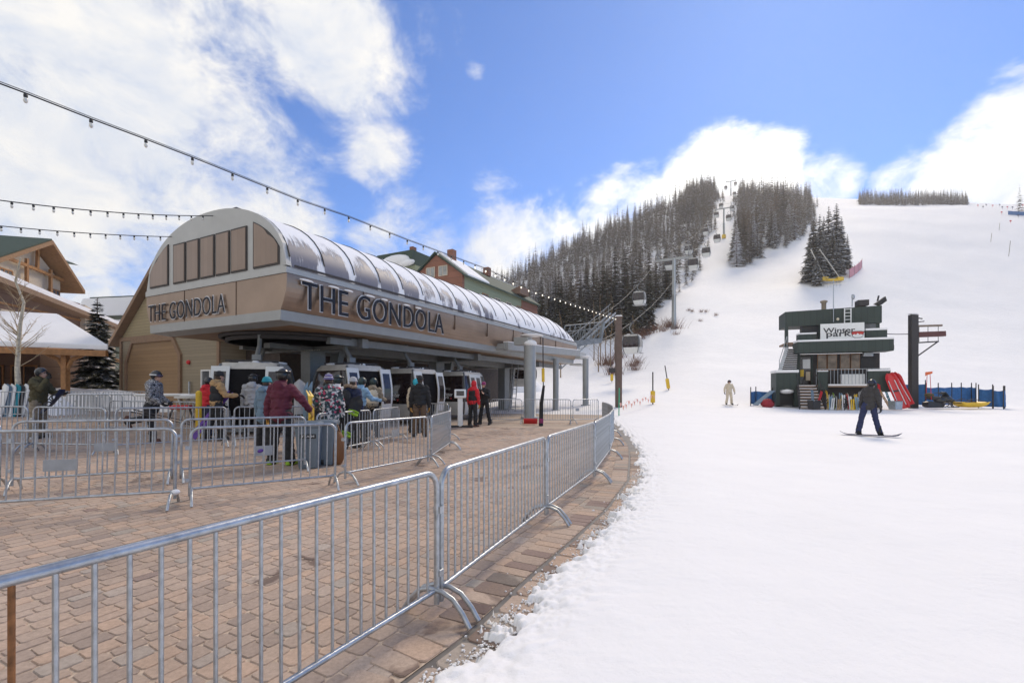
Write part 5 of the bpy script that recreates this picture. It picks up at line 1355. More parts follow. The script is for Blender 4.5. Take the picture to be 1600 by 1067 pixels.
def strand(A_,B_,n,sag,label):
    s=empty('string_lights',A_,0,label,'string lights','strings of bulbs over the plaza'); P=[]
    for i in range(n*2+1):
        f=i/(n*2); p=A_.lerp(B_,f); p.z-=4*f*(1-f)*sag; P.append(p-A_)
    mb=MB(); mb.tube(P,.013,5); mb.build('cable',M['black'],s)
    for i in range(n): socket_bulb(s,P[2*i+1],SK,BG,False)
R_=C0+S(.2,3.6,roofz(3.6,1)-.05)
strand(at(-120,296,9.0),R_,17,.16,'upper of the two short strings of bulbs tied to the station roof')
strand(at(-120,340,11.0),C0+S(.2,6.0,roofz(6.0,1)-.02),15,.10,'lower of the two short strings of bulbs, ending at the left shoulder of the roof')
pb_=lp(42); PO=empty('light_post',(pb_.x,pb_.y,zt(pb_.x,pb_.y)-.1),0,'tall square brown post with a snow cap holding the string lights','post')
Hp=pb_.z-PO.location.z+.15
mb=MB(); mb.box((0,0,Hp/2),(.42,.42,Hp)); mb.build('shaft',mat('post_brown',(.14,.095,.075),rough=.7,var=.15),PO,bevel=.02)
mb=MB(); mb.box((0,0,Hp+.04),(.44,.44,.09)); mb.build('snow_cap',M['snow'],PO,bevel=.03)
# ------------------------------------------------------------------ people
def capsule(mb,a,b,ra,rb=None,n=10):
    rb=ra if rb is None else rb; a=Vector(a); b=Vector(b)
    mb.ball(a,ra,n,7); mb.ball(b,rb,n,7)
    if (b-a).length>1e-3: mb.tube([a,b],[ra,rb],n)
def ell(mb,c,r,M_=None): mb.ball(c,r,14,10,M=M_)
def fuse(mb,name,mats,voxel,smooth=3,disp=0,dscale=.12,pick=None):
    # weld overlapping volumes into one continuous skin
    me=bpy.data.meshes.new('raw'); me.from_pydata(mb.v,[],mb.f); o=bpy.data.objects.new('raw',me)
    TMP.objects.link(o)
    r=o.modifiers.new('r','REMESH'); r.mode='VOXEL'; r.voxel_size=voxel; r.use_smooth_shade=True
    if smooth: s=o.modifiers.new('s','SMOOTH'); s.factor=.5; s.iterations=smooth
    with bpy.context.temp_override(scene=TMPS,view_layer=TMPS.view_layers[0]):
        dg=bpy.context.evaluated_depsgraph_get(); dg.update()
        out=bpy.data.meshes.new_from_object(o.evaluated_get(dg))
    bpy.data.objects.remove(o); bpy.data.meshes.remove(me)
    out.name=name
    if disp:
        n=len(out.vertices); co=np.empty(n*3,np.float32); out.vertices.foreach_get('co',co); co=co.reshape(-1,3)
        nr=np.empty(n*3,np.float32); out.vertices.foreach_get('normal',nr); nr=nr.reshape(-1,3)
        sd_=random.random()*50
        d=np.array([mnoise.noise((p[0]/dscale+sd_,p[1]/dscale,p[2]/dscale*1.6)) +.5*mnoise.noise((p[0]/dscale*2.3,p[1]/dscale*2.3+sd_,p[2]/dscale*3.4)) for p in co])
        co+=nr*d[:,None]*disp; out.vertices.foreach_set('co',co.ravel()); out.update()
    out.materials.clear()
    for m in (mats if isinstance(mats,(list,tuple)) else [mats]): out.materials.append(m)
    out.polygons.foreach_set('material_index',[0]*len(out.polygons))
    return out
TMPS=bpy.data.scenes.new('workbench'); TMP=TMPS.collection
def ch(name,me,parent): o=bpy.data.objects.new(name,me); COL.objects.link(o); o.parent=parent; return o
def fabric(name,col,var=.12,scale=7,rough=.8): return C(name,col,rough=rough,var=var,scale=scale,bump=.25,bscale=18)
fabric('f_olive',(.075,.062,.026)); fabric('f_beige',(.25,.20,.14)); fabric('f_black',(.018,.018,.02)); fabric('f_char',(.045,.042,.042)); fabric('f_maroon',(.10,.012,.03)); fabric('f_tan',(.42,.26,.12))
fabric('f_gray',(.38,.38,.39)); fabric('f_slate',(.13,.20,.27)); fabric('f_navy',(.018,.025,.065)); fabric('f_ltblue',(.22,.36,.50)); fabric('f_cream',(.62,.53,.40)); fabric('f_red',(.60,.02,.03)); fabric('f_mauve',(.14,.11,.12))
fabric('f_white',(.72,.72,.74)); fabric('f_brown',(.12,.075,.045)); fabric('f_teal',(.02,.24,.30)); fabric('f_mustard',(.45,.24,.05)); fabric('f_green',(.28,.48,.03)); fabric('f_boot',(.11,.05,.035)); fabric('f_fur',(.28,.20,.14),var=.5,scale=40); fabric('f_magenta',(.25,.03,.12)); fabric('f_bluepants',(.022,.03,.085))
C('h_black',(.015,.015,.017),rough=.3,spec=.5,coat=.3); C('h_dkgreen',(.02,.04,.04),rough=.4); C('h_teal',(.03,.42,.52),rough=.4); C('goggle',(.05,.03,.06),rough=.1,spec=.8); C('hair',(.05,.03,.02),rough=.7)
def pattern_mat(name,kind):
    m,nt,b=new_mat(name); b.inputs['Roughness'].default_value=.8; co=objco(nt)
    if kind=='camo':
        n=N(nt,'ShaderNodeTexVoronoi',Scale=17,feature='F1',distance='MANHATTAN'); L(nt,co,n.inputs['Vector'])
        w_=N(nt,'ShaderNodeTexNoise',Scale=12,Detail=1,Distortion=2.5); L(nt,co,w_.inputs['Vector'])
        r=ramp(nt,w_.outputs['Fac'],[(0,(.03,.03,.035)),(.43,(.03,.03,.035)),(.46,(.42,.41,.40)),(.52,(.62,.60,.58)),(.56,(.06,.055,.06)),(.62,(.30,.28,.27))],'CONSTANT')
        L(nt,r.outputs['Color'],b.inputs['Base Color'])
    else:
        v=N(nt,'ShaderNodeTexVoronoi',Scale=22); L(nt,co,v.inputs['Vector'])
        sp=N(nt,'ShaderNodeSeparateColor'); L(nt,v.outputs['Color'],sp.inputs[0])
        r=ramp(nt,sp.outputs[0],[(0,(.03,.04,.05)),(.32,(.05,.10,.10)),(.45,(.55,.52,.50)),(.62,(.10,.16,.16)),(.74,(.50,.06,.12)),(.84,(.04,.04,.05)),(.92,(.62,.58,.56))],'CONSTANT')
        L(nt,r.outputs['Color'],b.inputs['Base Color'])
    return m
M['f_camo']=pattern_mat('f_camo','camo'); M['f_floral']=pattern_mat('f_floral','floral')
def stripe_mat():
    m,nt,b=new_mat('beanie_stripes'); b.inputs['Roughness'].default_value=.9; sp=N(nt,'ShaderNodeSeparateXYZ'); L(nt,objco(nt),sp.inputs[0])
    mu=N(nt,'ShaderNodeMath',operation='MULTIPLY'); L(nt,sp.outputs['Z'],mu.inputs[0]); mu.inputs[1].default_value=13; fr=N(nt,'ShaderNodeMath',operation='FRACT'); L(nt,mu.outputs[0],fr.inputs[0])
    r=ramp(nt,fr.outputs[0],[(0,(.06,.03,.14)),(.35,(.35,.32,.55)),(.55,(.04,.03,.08)),(.8,(.7,.68,.75))],'CONSTANT'); L(nt,r.outputs['Color'],b.inputs['Base Color']); return m
M['f_stripes']=stripe_mat()
# a glove with five separate bent fingers, palm hanging along -z, thumb towards +y
def glove_mesh(m,curl=1.0,r=.013):
    mb=MB(); ell(mb,(0,0,-.045),(.020,.046,.055)); capsule(mb,(0,0,.03),(0,0,-.01),.036,.034)
    for i,(y,l) in enumerate(((-.033,.060),(-.011,.074),(.012,.078),(.034,.068))):
        a=Vector((0,y*.9,-.085)); b=a+Vector((-.012*curl,y*.12,-l*.5)); c=b+Vector((-.030*curl,0,-l*.36)); d=c+Vector((-.026*curl,0,-l*.1))
        capsule(mb,a,b,r,r*.95,7); capsule(mb,b,c,r*.95,r*.88,7); capsule(mb,c,d,r*.88,r*.8,7)
    a=Vector((0,.038,-.03)); b=a+Vector((-.012,.036,-.03)); c=b+Vector((-.018,.006,-.032)); capsule(mb,a,b,r*1.15,r,7); capsule(mb,b,c,r,r*.85,7)
    return fuse(mb,'glove',m,.0075,1)
GL_={}
def glove(m):
    if m not in GL_: GL_[m]=glove_mesh(M[m],1.2 if m!='skin' else 1.0,.0135 if m!='skin' else .0105)
    return GL_[m]
def person(label,px,Y,face,H=1.76,jacket='f_black',pants='f_black',boots='f_boot',head='helmet',hat='h_black',gloves='f_black',legs=((0,4,4),(0,4,4)),lean=4,armL=((-.25,.05,-1),(-.05,.2,-1)),armR=((.25,.05,-1),(.05,.2,-1)),hood=True,hem=.0,goggles=None,hooded=None,vest=None,z=None,bulk=1.0,turn=0,backpack=None,under=None,fur=None,tilt=0,belt=None):
    s=H/1.78; x=xat(px,Y); z0=gz(x,Y) if z is None else z
    up=Vector((0,0,1)); RX=lambda d:Matrix.Rotation(R(d),3,'X'); RY=lambda d:Matrix.Rotation(R(d),3,'Y')
    # legs (thigh swing forward, knee bend, spread)
    hip={};knee={};ank={};toe={}
    for sd,(th,kn,ab) in zip((-1,1),legs):
        h=Vector((sd*.095,0,0)); d=RY(-sd*ab)@(RX(th)@Vector((0,0,-1))); k=h+d*.44; d2=RY(-sd*ab)@(RX(th-kn)@Vector((0,0,-1))); a=k+d2*.42
        f=RX(min(0,(th-kn))*.8)@Vector((sd*.12,1,0)); f.normalize()
        hip[sd],knee[sd],ank[sd],toe[sd]=h,k,a,f
    low=min(ank[sd].z-.085+min(0,toe[sd].z*.2) for sd in(-1,1)); hh=-low
    sh=Vector((0,0,hh))
    for d in(hip,knee,ank):
        for sd in d: d[sd]=d[sd]+sh
    T=RX(-lean)@RY(tilt); T=Matrix.Rotation(R(turn),3,'Z')@T; P0=Vector((0,0,hh))
    tp=lambda v:P0+T@Vector(v)
    shl={sd:tp((sd*.185,-.01,.50)) for sd in(-1,1)}; elb={};wr={};hd={}
    for sd,(u_,f_) in zip((-1,1),(armL,armR)):
        u_=(T@Vector(u_)).normalized(); f_=(T@Vector(f_)).normalized(); elb[sd]=shl[sd]+u_*.29; wr[sd]=elb[sd]+f_*.26; hd[sd]=f_
    neck=tp((0,.0,.57)); hc=tp((0,.035,.735)); HT=T@RX(lean*.6)
    hp_=lambda v:hc+HT@Vector(v)
    # the body: one skin from head to feet
    mb=MB(); ell(mb,hp_((0,-.005,.02)),(.073,.093,.10),HT); ell(mb,hp_((0,.022,-.05)),(.056,.066,.062),HT); capsule(mb,hp_((0,.078,-.005)),hp_((0,.10,-.035)),.011,.015,8); capsule(mb,hp_((-.03,.068,.032)),hp_((.03,.068,.032)),.016,.016,8)
    capsule(mb,hp_((-.022,.083,-.065)),hp_((.022,.083,-.065)),.009,.009,7); ell(mb,hp_((0,.06,-.098)),(.028,.025,.02),HT)
    for sd in(-1,1): ell(mb,hp_((sd*.076,-.01,-.005)),(.012,.022,.032),HT)
    capsule(mb,neck-up*.03,hp_((0,-.015,-.06)),.058,.055); ell(mb,tp((0,0,.38)),(.15,.09,.18),T); ell(mb,tp((0,0,.08)),(.13,.09,.15),T)
    for sd in(-1,1):
        capsule(mb,tp((sd*.08,0,.50)),shl[sd],.055,.05); capsule(mb,shl[sd],elb[sd],.045,.036); capsule(mb,elb[sd],wr[sd],.036,.025); capsule(mb,wr[sd],wr[sd]+hd[sd]*.07,.024,.02)
        capsule(mb,hip[sd],knee[sd],.075,.05); capsule(mb,knee[sd],ank[sd],.05,.035); capsule(mb,ank[sd]-up*.03,ank[sd]+toe[sd]*.15-up*.045,.032,.028)
    body=bpy.data.objects.new('person',fuse(mb,'person',M['skin'],.0125,2)); COL.objects.link(body)
    body.location=(x,Y,z0); body.rotation_euler=(0,0,R(-face)); body.scale=(s,s,s)
    tag(body,label,'person')
    mb=MB()
    for sd in(-1,1): mb.ball(hp_((sd*.03,.077,.012)),.0115,8,6)
    ch('eyes',mb.mesh('eyes',M['black']),body) if head!='full' else None
    # trousers
    mb=MB(); ell(mb,P0+Vector((0,-.01,.02)),(.17*bulk,.125*bulk,.13))
    for sd in(-1,1): capsule(mb,hip[sd]+up*.02,knee[sd],.105*bulk,.083*bulk); capsule(mb,knee[sd],ank[sd]-up*.02,.083*bulk,.083*bulk)
    ch('trousers',fuse(mb,'trousers',M[pants],.018,1,.018,.10),body)
    # jacket
    mb=MB(); ell(mb,tp((0,-.005,.40)),(.215*bulk,.145*bulk,.20),T); ell(mb,tp((0,0,.20)),(.19*bulk,.14*bulk,.20),T); ell(mb,tp((0,-.005,.04-hem*.5)),(.195*bulk,.145*bulk,.15+hem*.5),T); capsule(mb,tp((0,.0,.50)),tp((0,.005,.625)),.085,.076)
    for sd in(-1,1):
        capsule(mb,tp((sd*.09,0,.49)),shl[sd],.085,.088*bulk); capsule(mb,shl[sd],elb[sd],.086*bulk,.070*bulk); capsule(mb,elb[sd],wr[sd],.068*bulk,.056*bulk)
    if hood: ell(mb,tp((0,-.105,.55)),(.125,.075,.095),T); ell(mb,tp((0,-.05,.60)),(.105,.08,.05),T)
    if belt: pass
    jo=ch('jacket',fuse(mb,'jacket',M[jacket],.016,1,.019,.085),body)
    if under:   # longer layer below the jacket hem
        mb=MB(); ell(mb,tp((0,-.01,-.08)),(.20,.155,.22),T); ch('long_layer',fuse(mb,'long_layer',M[under],.02,2,.01,.12),body)
    if vest:
        mb=MB(); ell(mb,tp((0,-.01,.39)),(.205*bulk,.165*bulk,.20),T); ell(mb,tp((0,-.008,.18)),(.208*bulk,.162*bulk,.20),T); ch('vest',fuse(mb,'vest',M[vest],.018,2,.008,.1),body)
    if backpack:
        mb=MB(); ell(mb,tp((0,-.24,.30)),(.15,.11,.23),T); ell(mb,tp((0,-.30,.18)),(.12,.07,.11),T)
        for sd in(-1,1): mb.tube([tp((sd*.1,-.13,.48)),tp((sd*.115,.02,.57)),tp((sd*.12,.15,.42)),tp((sd*.13,.1,.2))],.02,6)
        ch('backpack',fuse(mb,'backpack',M[backpack],.018,2,.006,.1),body)
    if fur: mb=MB(); mb.tube([tp((.13*math.sin(a),-.06+.12*math.cos(a)-.02,.62+.02*math.cos(a*2))) for a in [i*6.283/14 for i in range(15)]],.045,8); ch('fur_collar',fuse(mb,'fur_collar',M['f_fur'],.013,0,.02,.03),body)
    for sd in(-1,1):
        mb=MB(); a=ank[sd]; capsule(mb,a+up*.08,a-up*.03,.066,.07); capsule(mb,a-up*.035-toe[sd]*.05,a+toe[sd]*.145-up*.040,.052,.046); mb.box((a+toe[sd]*.05-up*.075),(.095,.29,.028),M=Matrix((Vector((toe[sd].y,-toe[sd].x,0)).normalized(),toe[sd],Vector((toe[sd].y,-toe[sd].x,0)).normalized().cross(toe[sd]))).transposed())
        ch('boot',fuse(mb,'boot',M[boots],.014,1),body)
        d=hd[sd]; zax=-d; yax=(T@Vector((0,1,0))); yax=(yax-zax*yax.dot(zax)); yax=yax.normalized() if yax.length>.1 else Vector((0,0,1)); xax=yax.cross(zax)
        g=ch('glove' if gloves!='skin' else 'hand',glove(gloves),body); Mx=Matrix((xax,yax,zax)).transposed()
        if sd<0: Mx=Mx@Matrix.Diagonal((-1,1,1))
        g.matrix_local=Matrix.Translation(wr[sd]+d*.03)@Mx.to_4x4()
    if head=='helmet':
        mb=MB(); ell(mb,hp_((0,-.018,.025)),(.114,.136,.132),HT); mb2=MB()
        me=fuse(mb,'helmet',M[hat],.014,1); 
        bm=bmesh.new(); bm.from_mesh(me)
        bmesh.ops.bisect_plane(bm,geom=bm.verts[:]+bm.edges[:]+bm.faces[:],plane_co=hp_((0,.085,.045)),plane_no=HT@Vector((0,.72,-.69)),clear_outer=True); bm.to_mesh(me); bm.free()
        ho=ch('helmet',me,body)
        for sd in(-1,1): mb=MB(); ell(mb,hp_((sd*.102,-.03,-.0)),(.024,.05,.06),HT); ch('ear_pad',mb.mesh('ear_pad',M['f_black']),ho)
        if goggles:
            gx=.012 if goggles[0]=='face' else .085
            mb=MB(); mb.tube([hp_((.082*math.sin(a),.002+.100*math.cos(a),gx+.005)) for a in [R(t) for t in range(-72,73,12)]],[.016]+[.034]*11+[.016],8); go=ch('goggles',mb.mesh('goggles',M['goggle']),ho)
            mb=MB(); mb.tube([hp_((.122*math.sin(a),-.012+.137*math.cos(a),.03+gx*.6)) for a in [R(t) for t in range(60,301,15)]],.017,6); ch('strap',mb.mesh('strap',M[goggles[1]]),go)
    elif head in('beanie','cap'):
        mb=MB(); ell(mb,hp_((0,-.015,.065)),(.092,.112,.095),HT); 
        mb.tube([hp_((.088*math.sin(a),-.012+.108*math.cos(a),.035)) for a in [i*6.283/16 for i in range(17)]],.02,7)
        if head=='cap': ell(mb,hp_((0,.12,.05)),(.06,.06,.012),HT)
        ch('beanie' if head=='beanie' else 'cap',fuse(mb,'beanie',M[hat],.012,1),body)
        mb=MB(); ell(mb,hp_((0,-.035,-.02)),(.082,.078,.08),HT); ch('hair',fuse(mb,'hair',M['hair'],.014,1,.006,.03),body)
    elif head=='hooded':
        mb=MB(); ell(mb,hp_((0,-.03,.02)),(.115,.115,.15),HT); ell(mb,hp_((0,-.01,-.12)),(.12,.115,.10),HT); ch('hood',fuse(mb,'hood',M[hat],.014,2,.008,.08),body)
    return body
ARMD=((-.28,.05,-1),(-.05,.25,-1)),((.28,.05,-1),(.05,.25,-1))
FW=lambda o=.25,u=-.7,f=.3:((-.25,.35,-1),(.25,1,f)),((.25,.35,-1),(-.25,1,f))
PN={}
PN['olive']=person('person in an olive jacket raising a hand to the mouth, at the far left',60,12.0,78,1.80,'f_olive','f_beige','f_char',armL=((-.2,.5,-.8),(.35,1,-.15)),armR=((.25,.75,-.55),(-.15,.35,1)),bulk=1.12,goggles=None,lean=3)
PN['camo']=person('person in a black and white camouflage jacket striding right, goggles on the helmet',238,11.8,86,1.80,'f_camo','f_black','f_boot',goggles=('face','white'),legs=((-38,42,2),(8,2,2)),armL=((-.1,.15,-1),(.2,.9,-.45)),armR=((.12,.25,-1),(-.25,.85,-.5)),under='f_black',lean=6)
PN['vest']=person('person in a tan hooded top and black vest beside the yellow post',338,12.2,35,1.80,'f_tan','f_black','f_char',head='beanie',hat='f_black',vest='f_black',armR=((.30,.35,-.9),(.10,1,.05)),armL=((-.3,.1,-1),(.1,.6,-.6)),legs=((-8,14,3),(6,4,3)))
PN['redback']=person('person in a red jacket mostly hidden behind the black vest',323,13.3,20,1.66,'f_red','f_navy','f_char',head='helmet',hat='h_black',armL=((-.3,.3,-1),(.2,.8,-.2)))
PN['grayhood']=person('person in a pale grey hooded top and black helmet facing the open cabin',394,12.9,-8,1.78,'f_gray','f_black','f_char',goggles=('up','f_black'))
PN['slate']=person('shorter person in a slate blue jacket with a teal beanie, left of the burgundy jacket',413,10.1,20,1.66,'f_slate','f_black','f_black',head='beanie',hat='f_teal',hem=.14,armL=((-.25,.05,-1),(-.05,.2,-1)))
PN['maroon']=person('tall person in a burgundy jacket with mustard gloves and lime shoes, seen from behind',439,8.75,8,1.80,'f_maroon','f_black','f_green',goggles=('up','f_black'),gloves='f_mustard',armR=((.70,.25,-.75),(.25,.75,-.85)),armL=((-.32,.0,-1),(-.05,.12,-1)),legs=((0,3,6),(2,5,7)),bulk=1.1,hem=.06)
PN['floral']=person('person in a floral jacket and purple striped beanie standing behind the grey bins',514,9.6,-28,1.74,'f_floral','f_black','f_boot',head='beanie',hat='f_stripes',hem=.16,bulk=1.12,armL=((-.25,.45,-.9),(.2,.8,-.3)))
PN['mauve']=person('person in a mauve grey jacket bending forward left of the purple beanie',492,10.9,40,1.74,'f_mauve','f_black','f_boot',lean=26,armL=((-.2,.4,-1),(.1,.6,-1)),armR=((.2,.4,-1),(-.1,.6,-1)))
PN['whitej']=person('person in a white jacket and dark green helmet behind the floral jacket',526,11.5,10,1.76,'f_white','f_black','f_char',hat='h_dkgreen',goggles=('up','f_black'))
PN['navy']=person('person in a navy padded jacket with a fur hood and black backpack',549,11.4,18,1.72,'f_navy','f_black','f_char',head='beanie',hat='f_gray',fur=True,backpack='f_black',bulk=1.08)
PN['ltblue']=person('person in a light blue jacket reaching towards the open cabin door',563,12.7,30,1.74,'f_ltblue','f_char','f_char',head='helmet',hat='h_dkgreen',armR=((.35,.5,-.8),(.3,1,-.1)))
PN['beige']=person('person with a beige back panel stepping to the open cabin door',582,13.8,0,1.76,'f_beige','f_black','f_black',head='helmet',hat='h_dkgreen',vest='f_cream',armR=((.3,.3,-1),(.1,1,0)),lean=8)
PN['browntr']=person('person in a black jacket and brown trousers seen from behind',656,14.2,-5,1.86,'f_black','f_brown','f_char',head='beanie',hat='f_black',gloves='f_mustard',bulk=1.05)
PN['tealh']=person('person in a cream jacket with a teal helmet in front of the third cabin',649,15.4,10,1.78,'f_cream','f_char','f_char',hat='h_teal')
PN['redhood']=person('attendant in a red hooded jacket with black trousers beside the white stand',739,18.2,35,1.78,'f_red','f_black','f_boot',head='hooded',hat='f_red',vest='f_black',gloves='f_mustard')
PN['cap']=person('attendant in black with a magenta cap looking down at something in both hands',757,19.2,205,1.76,'f_black','f_black','f_black',head='cap',hat='f_magenta',gloves='skin',armL=((-.3,.25,-1),(.45,.6,.5)),armR=((.3,.25,-1),(-.45,.6,.5)),legs=((-4,6,8),(6,4,6)),hood=False)
zs_=zt(xat(1139,35),35)+.02
PN['cream']=person('skier in a cream one-piece and dark helmet sliding towards the viewer on the open snow',1139,35,184,1.84,'f_cream','f_cream','f_char',goggles=('face','f_black'),armL=((-.55,.1,-1),(-.15,.35,-1)),armR=((.55,.1,-1),(.15,.35,-1)),legs=((10,22,7),(10,22,7)),z=zs_+.03,bulk=1.12)
zb_=.10
PN['boarder']=person('snowboarder in a charcoal jacket and navy trousers gliding across the open snow',1358,13.8,30,1.64,'f_char','f_bluepants','f_black',goggles=('face','f_navy'),armL=((-.3,.05,-1),(-.05,.2,-1)),armR=((.25,.15,-1),(.05,.35,-1)),legs=((12,22,13),(14,26,12)),turn=-42,z=zb_+.03,bulk=1.0,hem=.04,lean=8)
pz_=zt(xat(767,62),62); person('tiny person in dark clothes standing on the snow slope, seen under the station roof',767,62,160,1.85,'f_char','f_black','f_black',z=pz_)
bpy.data.scenes.remove(TMPS)

# ------------------------------------------------------------------ boards, skis and poles
def board_mesh(Lb,w,m,nm='snowboard'):
    mb=MB(); n=14; vs=[];
    for sgn in(1,-1):
        for i in range(n+1):
            t=i/n; y=-Lb/2+Lb*t; e=min(t,1-t)*Lb; ww=w/2*(1-.06*math.sin(math.pi*t))*min(1,(1-max(0,1-e/.16)**2)**.5+.02); z=.09*max(0,1-e/.22)**2
            vs.append((ww*sgn,y,z))
    m1=n+1
    top=[(x,y,z+.006) for x,y,z in vs]; bot=[(x,y,z-.006) for x,y,z in vs]
    mb.add(top+bot,[(i,i+1,m1+i+1,m1+i) for i in range(n)]+[(2*m1+m1+i,2*m1+m1+i+1,2*m1+i+1,2*m1+i) for i in range(n)]+[(i+1,i,2*m1+i,2*m1+i+1) for i in range(n)]+[(m1+i,m1+i+1,3*m1+i+1,3*m1+i) for i in range(n)],True)
    return mb.mesh(nm,m)
def snowboard(label,loc,rot,m,bm,Lb=1.5,w=.29,stripe=None):
    r=empty('snowboard',loc,0,label,'snowboard'); r.rotation_euler=rot; pt('deck',board_mesh(Lb,w,M[m]),r)
    for sd in(-1,1):
        mb=MB(); mb.box((0,sd*.26,.02),(.22,.12,.02)); mb.tube([(-.1,sd*.26-.05,.02),(-.1,sd*.26-.05,.10),(0,sd*.26-.06,.13),(.1,sd*.26-.05,.10),(.1,sd*.26-.05,.02)],.014,6); mb.tube([(-.11,sd*.26+.03,.02),(-.05,sd*.26+.03,.10),(.05,sd*.26+.03,.10),(.11,sd*.26+.03,.02)],.016,6); mb.build('binding',M[bm],r)
    if stripe: mb=MB(); mb.box((.02,.18,.008),(.05,.4,.004),rz=.12); mb.box((-.07,-.3,.008),(.06,.10,.004)); mb.build('graphic',M[stripe],r)
    return r
def ski_mesh(Ls,w,m):
    mb=MB(); n=10; P=[]
    for i in range(n+1):
        t=i/n; y=-Ls/2+Ls*t; ww=w/2*(1-.25*math.sin(math.pi*t)); ww*= 1 if t<.93 else max(.15,(1-t)/.07); z=.10*max(0,(t-.86)/.14)**2+.012*math.sin(math.pi*t)
        P.append((ww,y,z))
    for a,b in zip(P[:-1],P[1:]):
        mb.add([(-a[0],a[1],a[2]),(a[0],a[1],a[2]),(b[0],b[1],b[2]),(-b[0],b[1],b[2]),(-a[0],a[1],a[2]+.012),(a[0],a[1],a[2]+.012),(b[0],b[1],b[2]+.012),(-b[0],b[1],b[2]+.012)],[(0,3,2,1),(4,5,6,7),(0,1,5,4),(1,2,6,5),(2,3,7,6),(3,0,4,7)])
    return mb.mesh('ski',m)
SKM={}
def skis(label,foot,tip,m,Ls=1.7,group=None,gap=.05,spin=0,cat='skis'):
    # a pair standing or leaning: tail at foot, pointing to tip
    foot=Vector(foot); d=(Vector(tip)-foot).normalized()
    r=empty('ski_pair',foot,0,label,cat,group)
    x=d.cross(Vector((0,1,.001))).normalized(); z=x.cross(d); r.rotation_euler=(Matrix((x,d,z)).transposed()@Matrix.Rotation(spin,3,'Y')).to_euler()
    key=(m,Ls)
    if key not in SKM:
        mb=MB(); mb.box((0,0,.04),(.06,.10,.05)); mb.box((0,-.28,.045),(.06,.08,.06)); SKM[key]=(ski_mesh(Ls,.1,M[m]),mb.mesh('binding',M['f_char']))
    for sd in(-1,1):
        o=pt('ski',SKM[key][0],r,(sd*gap,Ls/2,0)); pt('binding',SKM[key][1],o,(0,0,0))
    return r
d_=Vector((.80,-.45,.40)).normalized(); n_2=Vector((-.05,-.62,.78)); x_=d_.cross(n_2).normalized(); n_2=x_.cross(d_)
snowboard('dark blue snowboard with white marks held under the olive jacket arm',(xat(84,11.5),11.5,1.17),Matrix((x_,d_,n_2)).transposed().to_euler(),'f_navy','f_char',1.3,stripe='white')
snowboard('grey snowboard standing upright between the burgundy jacket and the main column',(xat(468,12.3),12.3,1.02),(R(84),0,R(20)),'f_gray','f_char',1.5)
bx=xat(1358,13.8); snowboard('blue-edged dark snowboard under the gliding boarder on the open snow',(bx+.03,13.8,zb_+.012),(0,0,R(-120)),'f_bluepants','f_black',1.5)
snowboard('snowboard with green bindings standing behind the queue barrier, held by the fur hooded person',(xat(546,10.3),10.3,.72),(R(72),R(20),R(25)),'f_black','g_bind' if 'g_bind' in M else 'f_green2' if 'f_green2' in M else 'f_green',1.35)
skis('purple skis carried upright behind the tan hooded top',(xat(300,12.0),12.0,.22),(xat(352,12.3),12.35,1.35),'purple',1.5)
skis('dark skis standing between the burgundy jacket and the main column',(xat(477,10.0),10.0,.1),(xat(481,10.4),10.4,1.7),'f_slate',1.65)
skis('yellow tipped skis standing beside the floral jacket',(xat(488,10.0),10.0,.1),(xat(487,10.2),10.2,1.6),'yellow',1.4,spin=1.3)
skis('yellow skis standing inside the open cabin doorway',(on_lane(3.6).x-.2+.3,on_lane(3.6).y-.4,.35),(on_lane(3.6).x+.45,on_lane(3.6).y,1.9),'yellow',1.6)
def poles(label,a,b,off,m='f_char'):
    r=empty('ski_poles',a,0,label,'ski poles'); a=Vector(a); b=Vector(b)
    for o_ in(0,1):
        q=Vector(off)*o_; mb=MB(); mb.tube([q,q+b-a],.011,6); mb.lathe([(.04,-.005),(.04,.005)],q+(b-a)*.93,8); mb.tube([q-(b-a)*.0,q+(b-a)*.1],.017,6); mb.build('pole',M[m],r)
    return r
poles('pair of ski poles carried level by the camouflage jacket',(xat(205,11.5),11.5,.93),(xat(296,11.3),11.3,.62),(0,.08,.05))
cs=xat(1139,35)
for sd in(-1,1):
    o=bpy.data.objects.new('ski',ski_mesh(1.6,.1,M['f_char'])); COL.objects.link(o); o.location=(cs+sd*.17,34.8,zs_); o.rotation_euler=(0,0,R(184)); tag(o,f'dark ski under the {"left" if sd<0 else "right"} boot of the cream skier, as the viewer sees it','ski','skis of the cream skier')

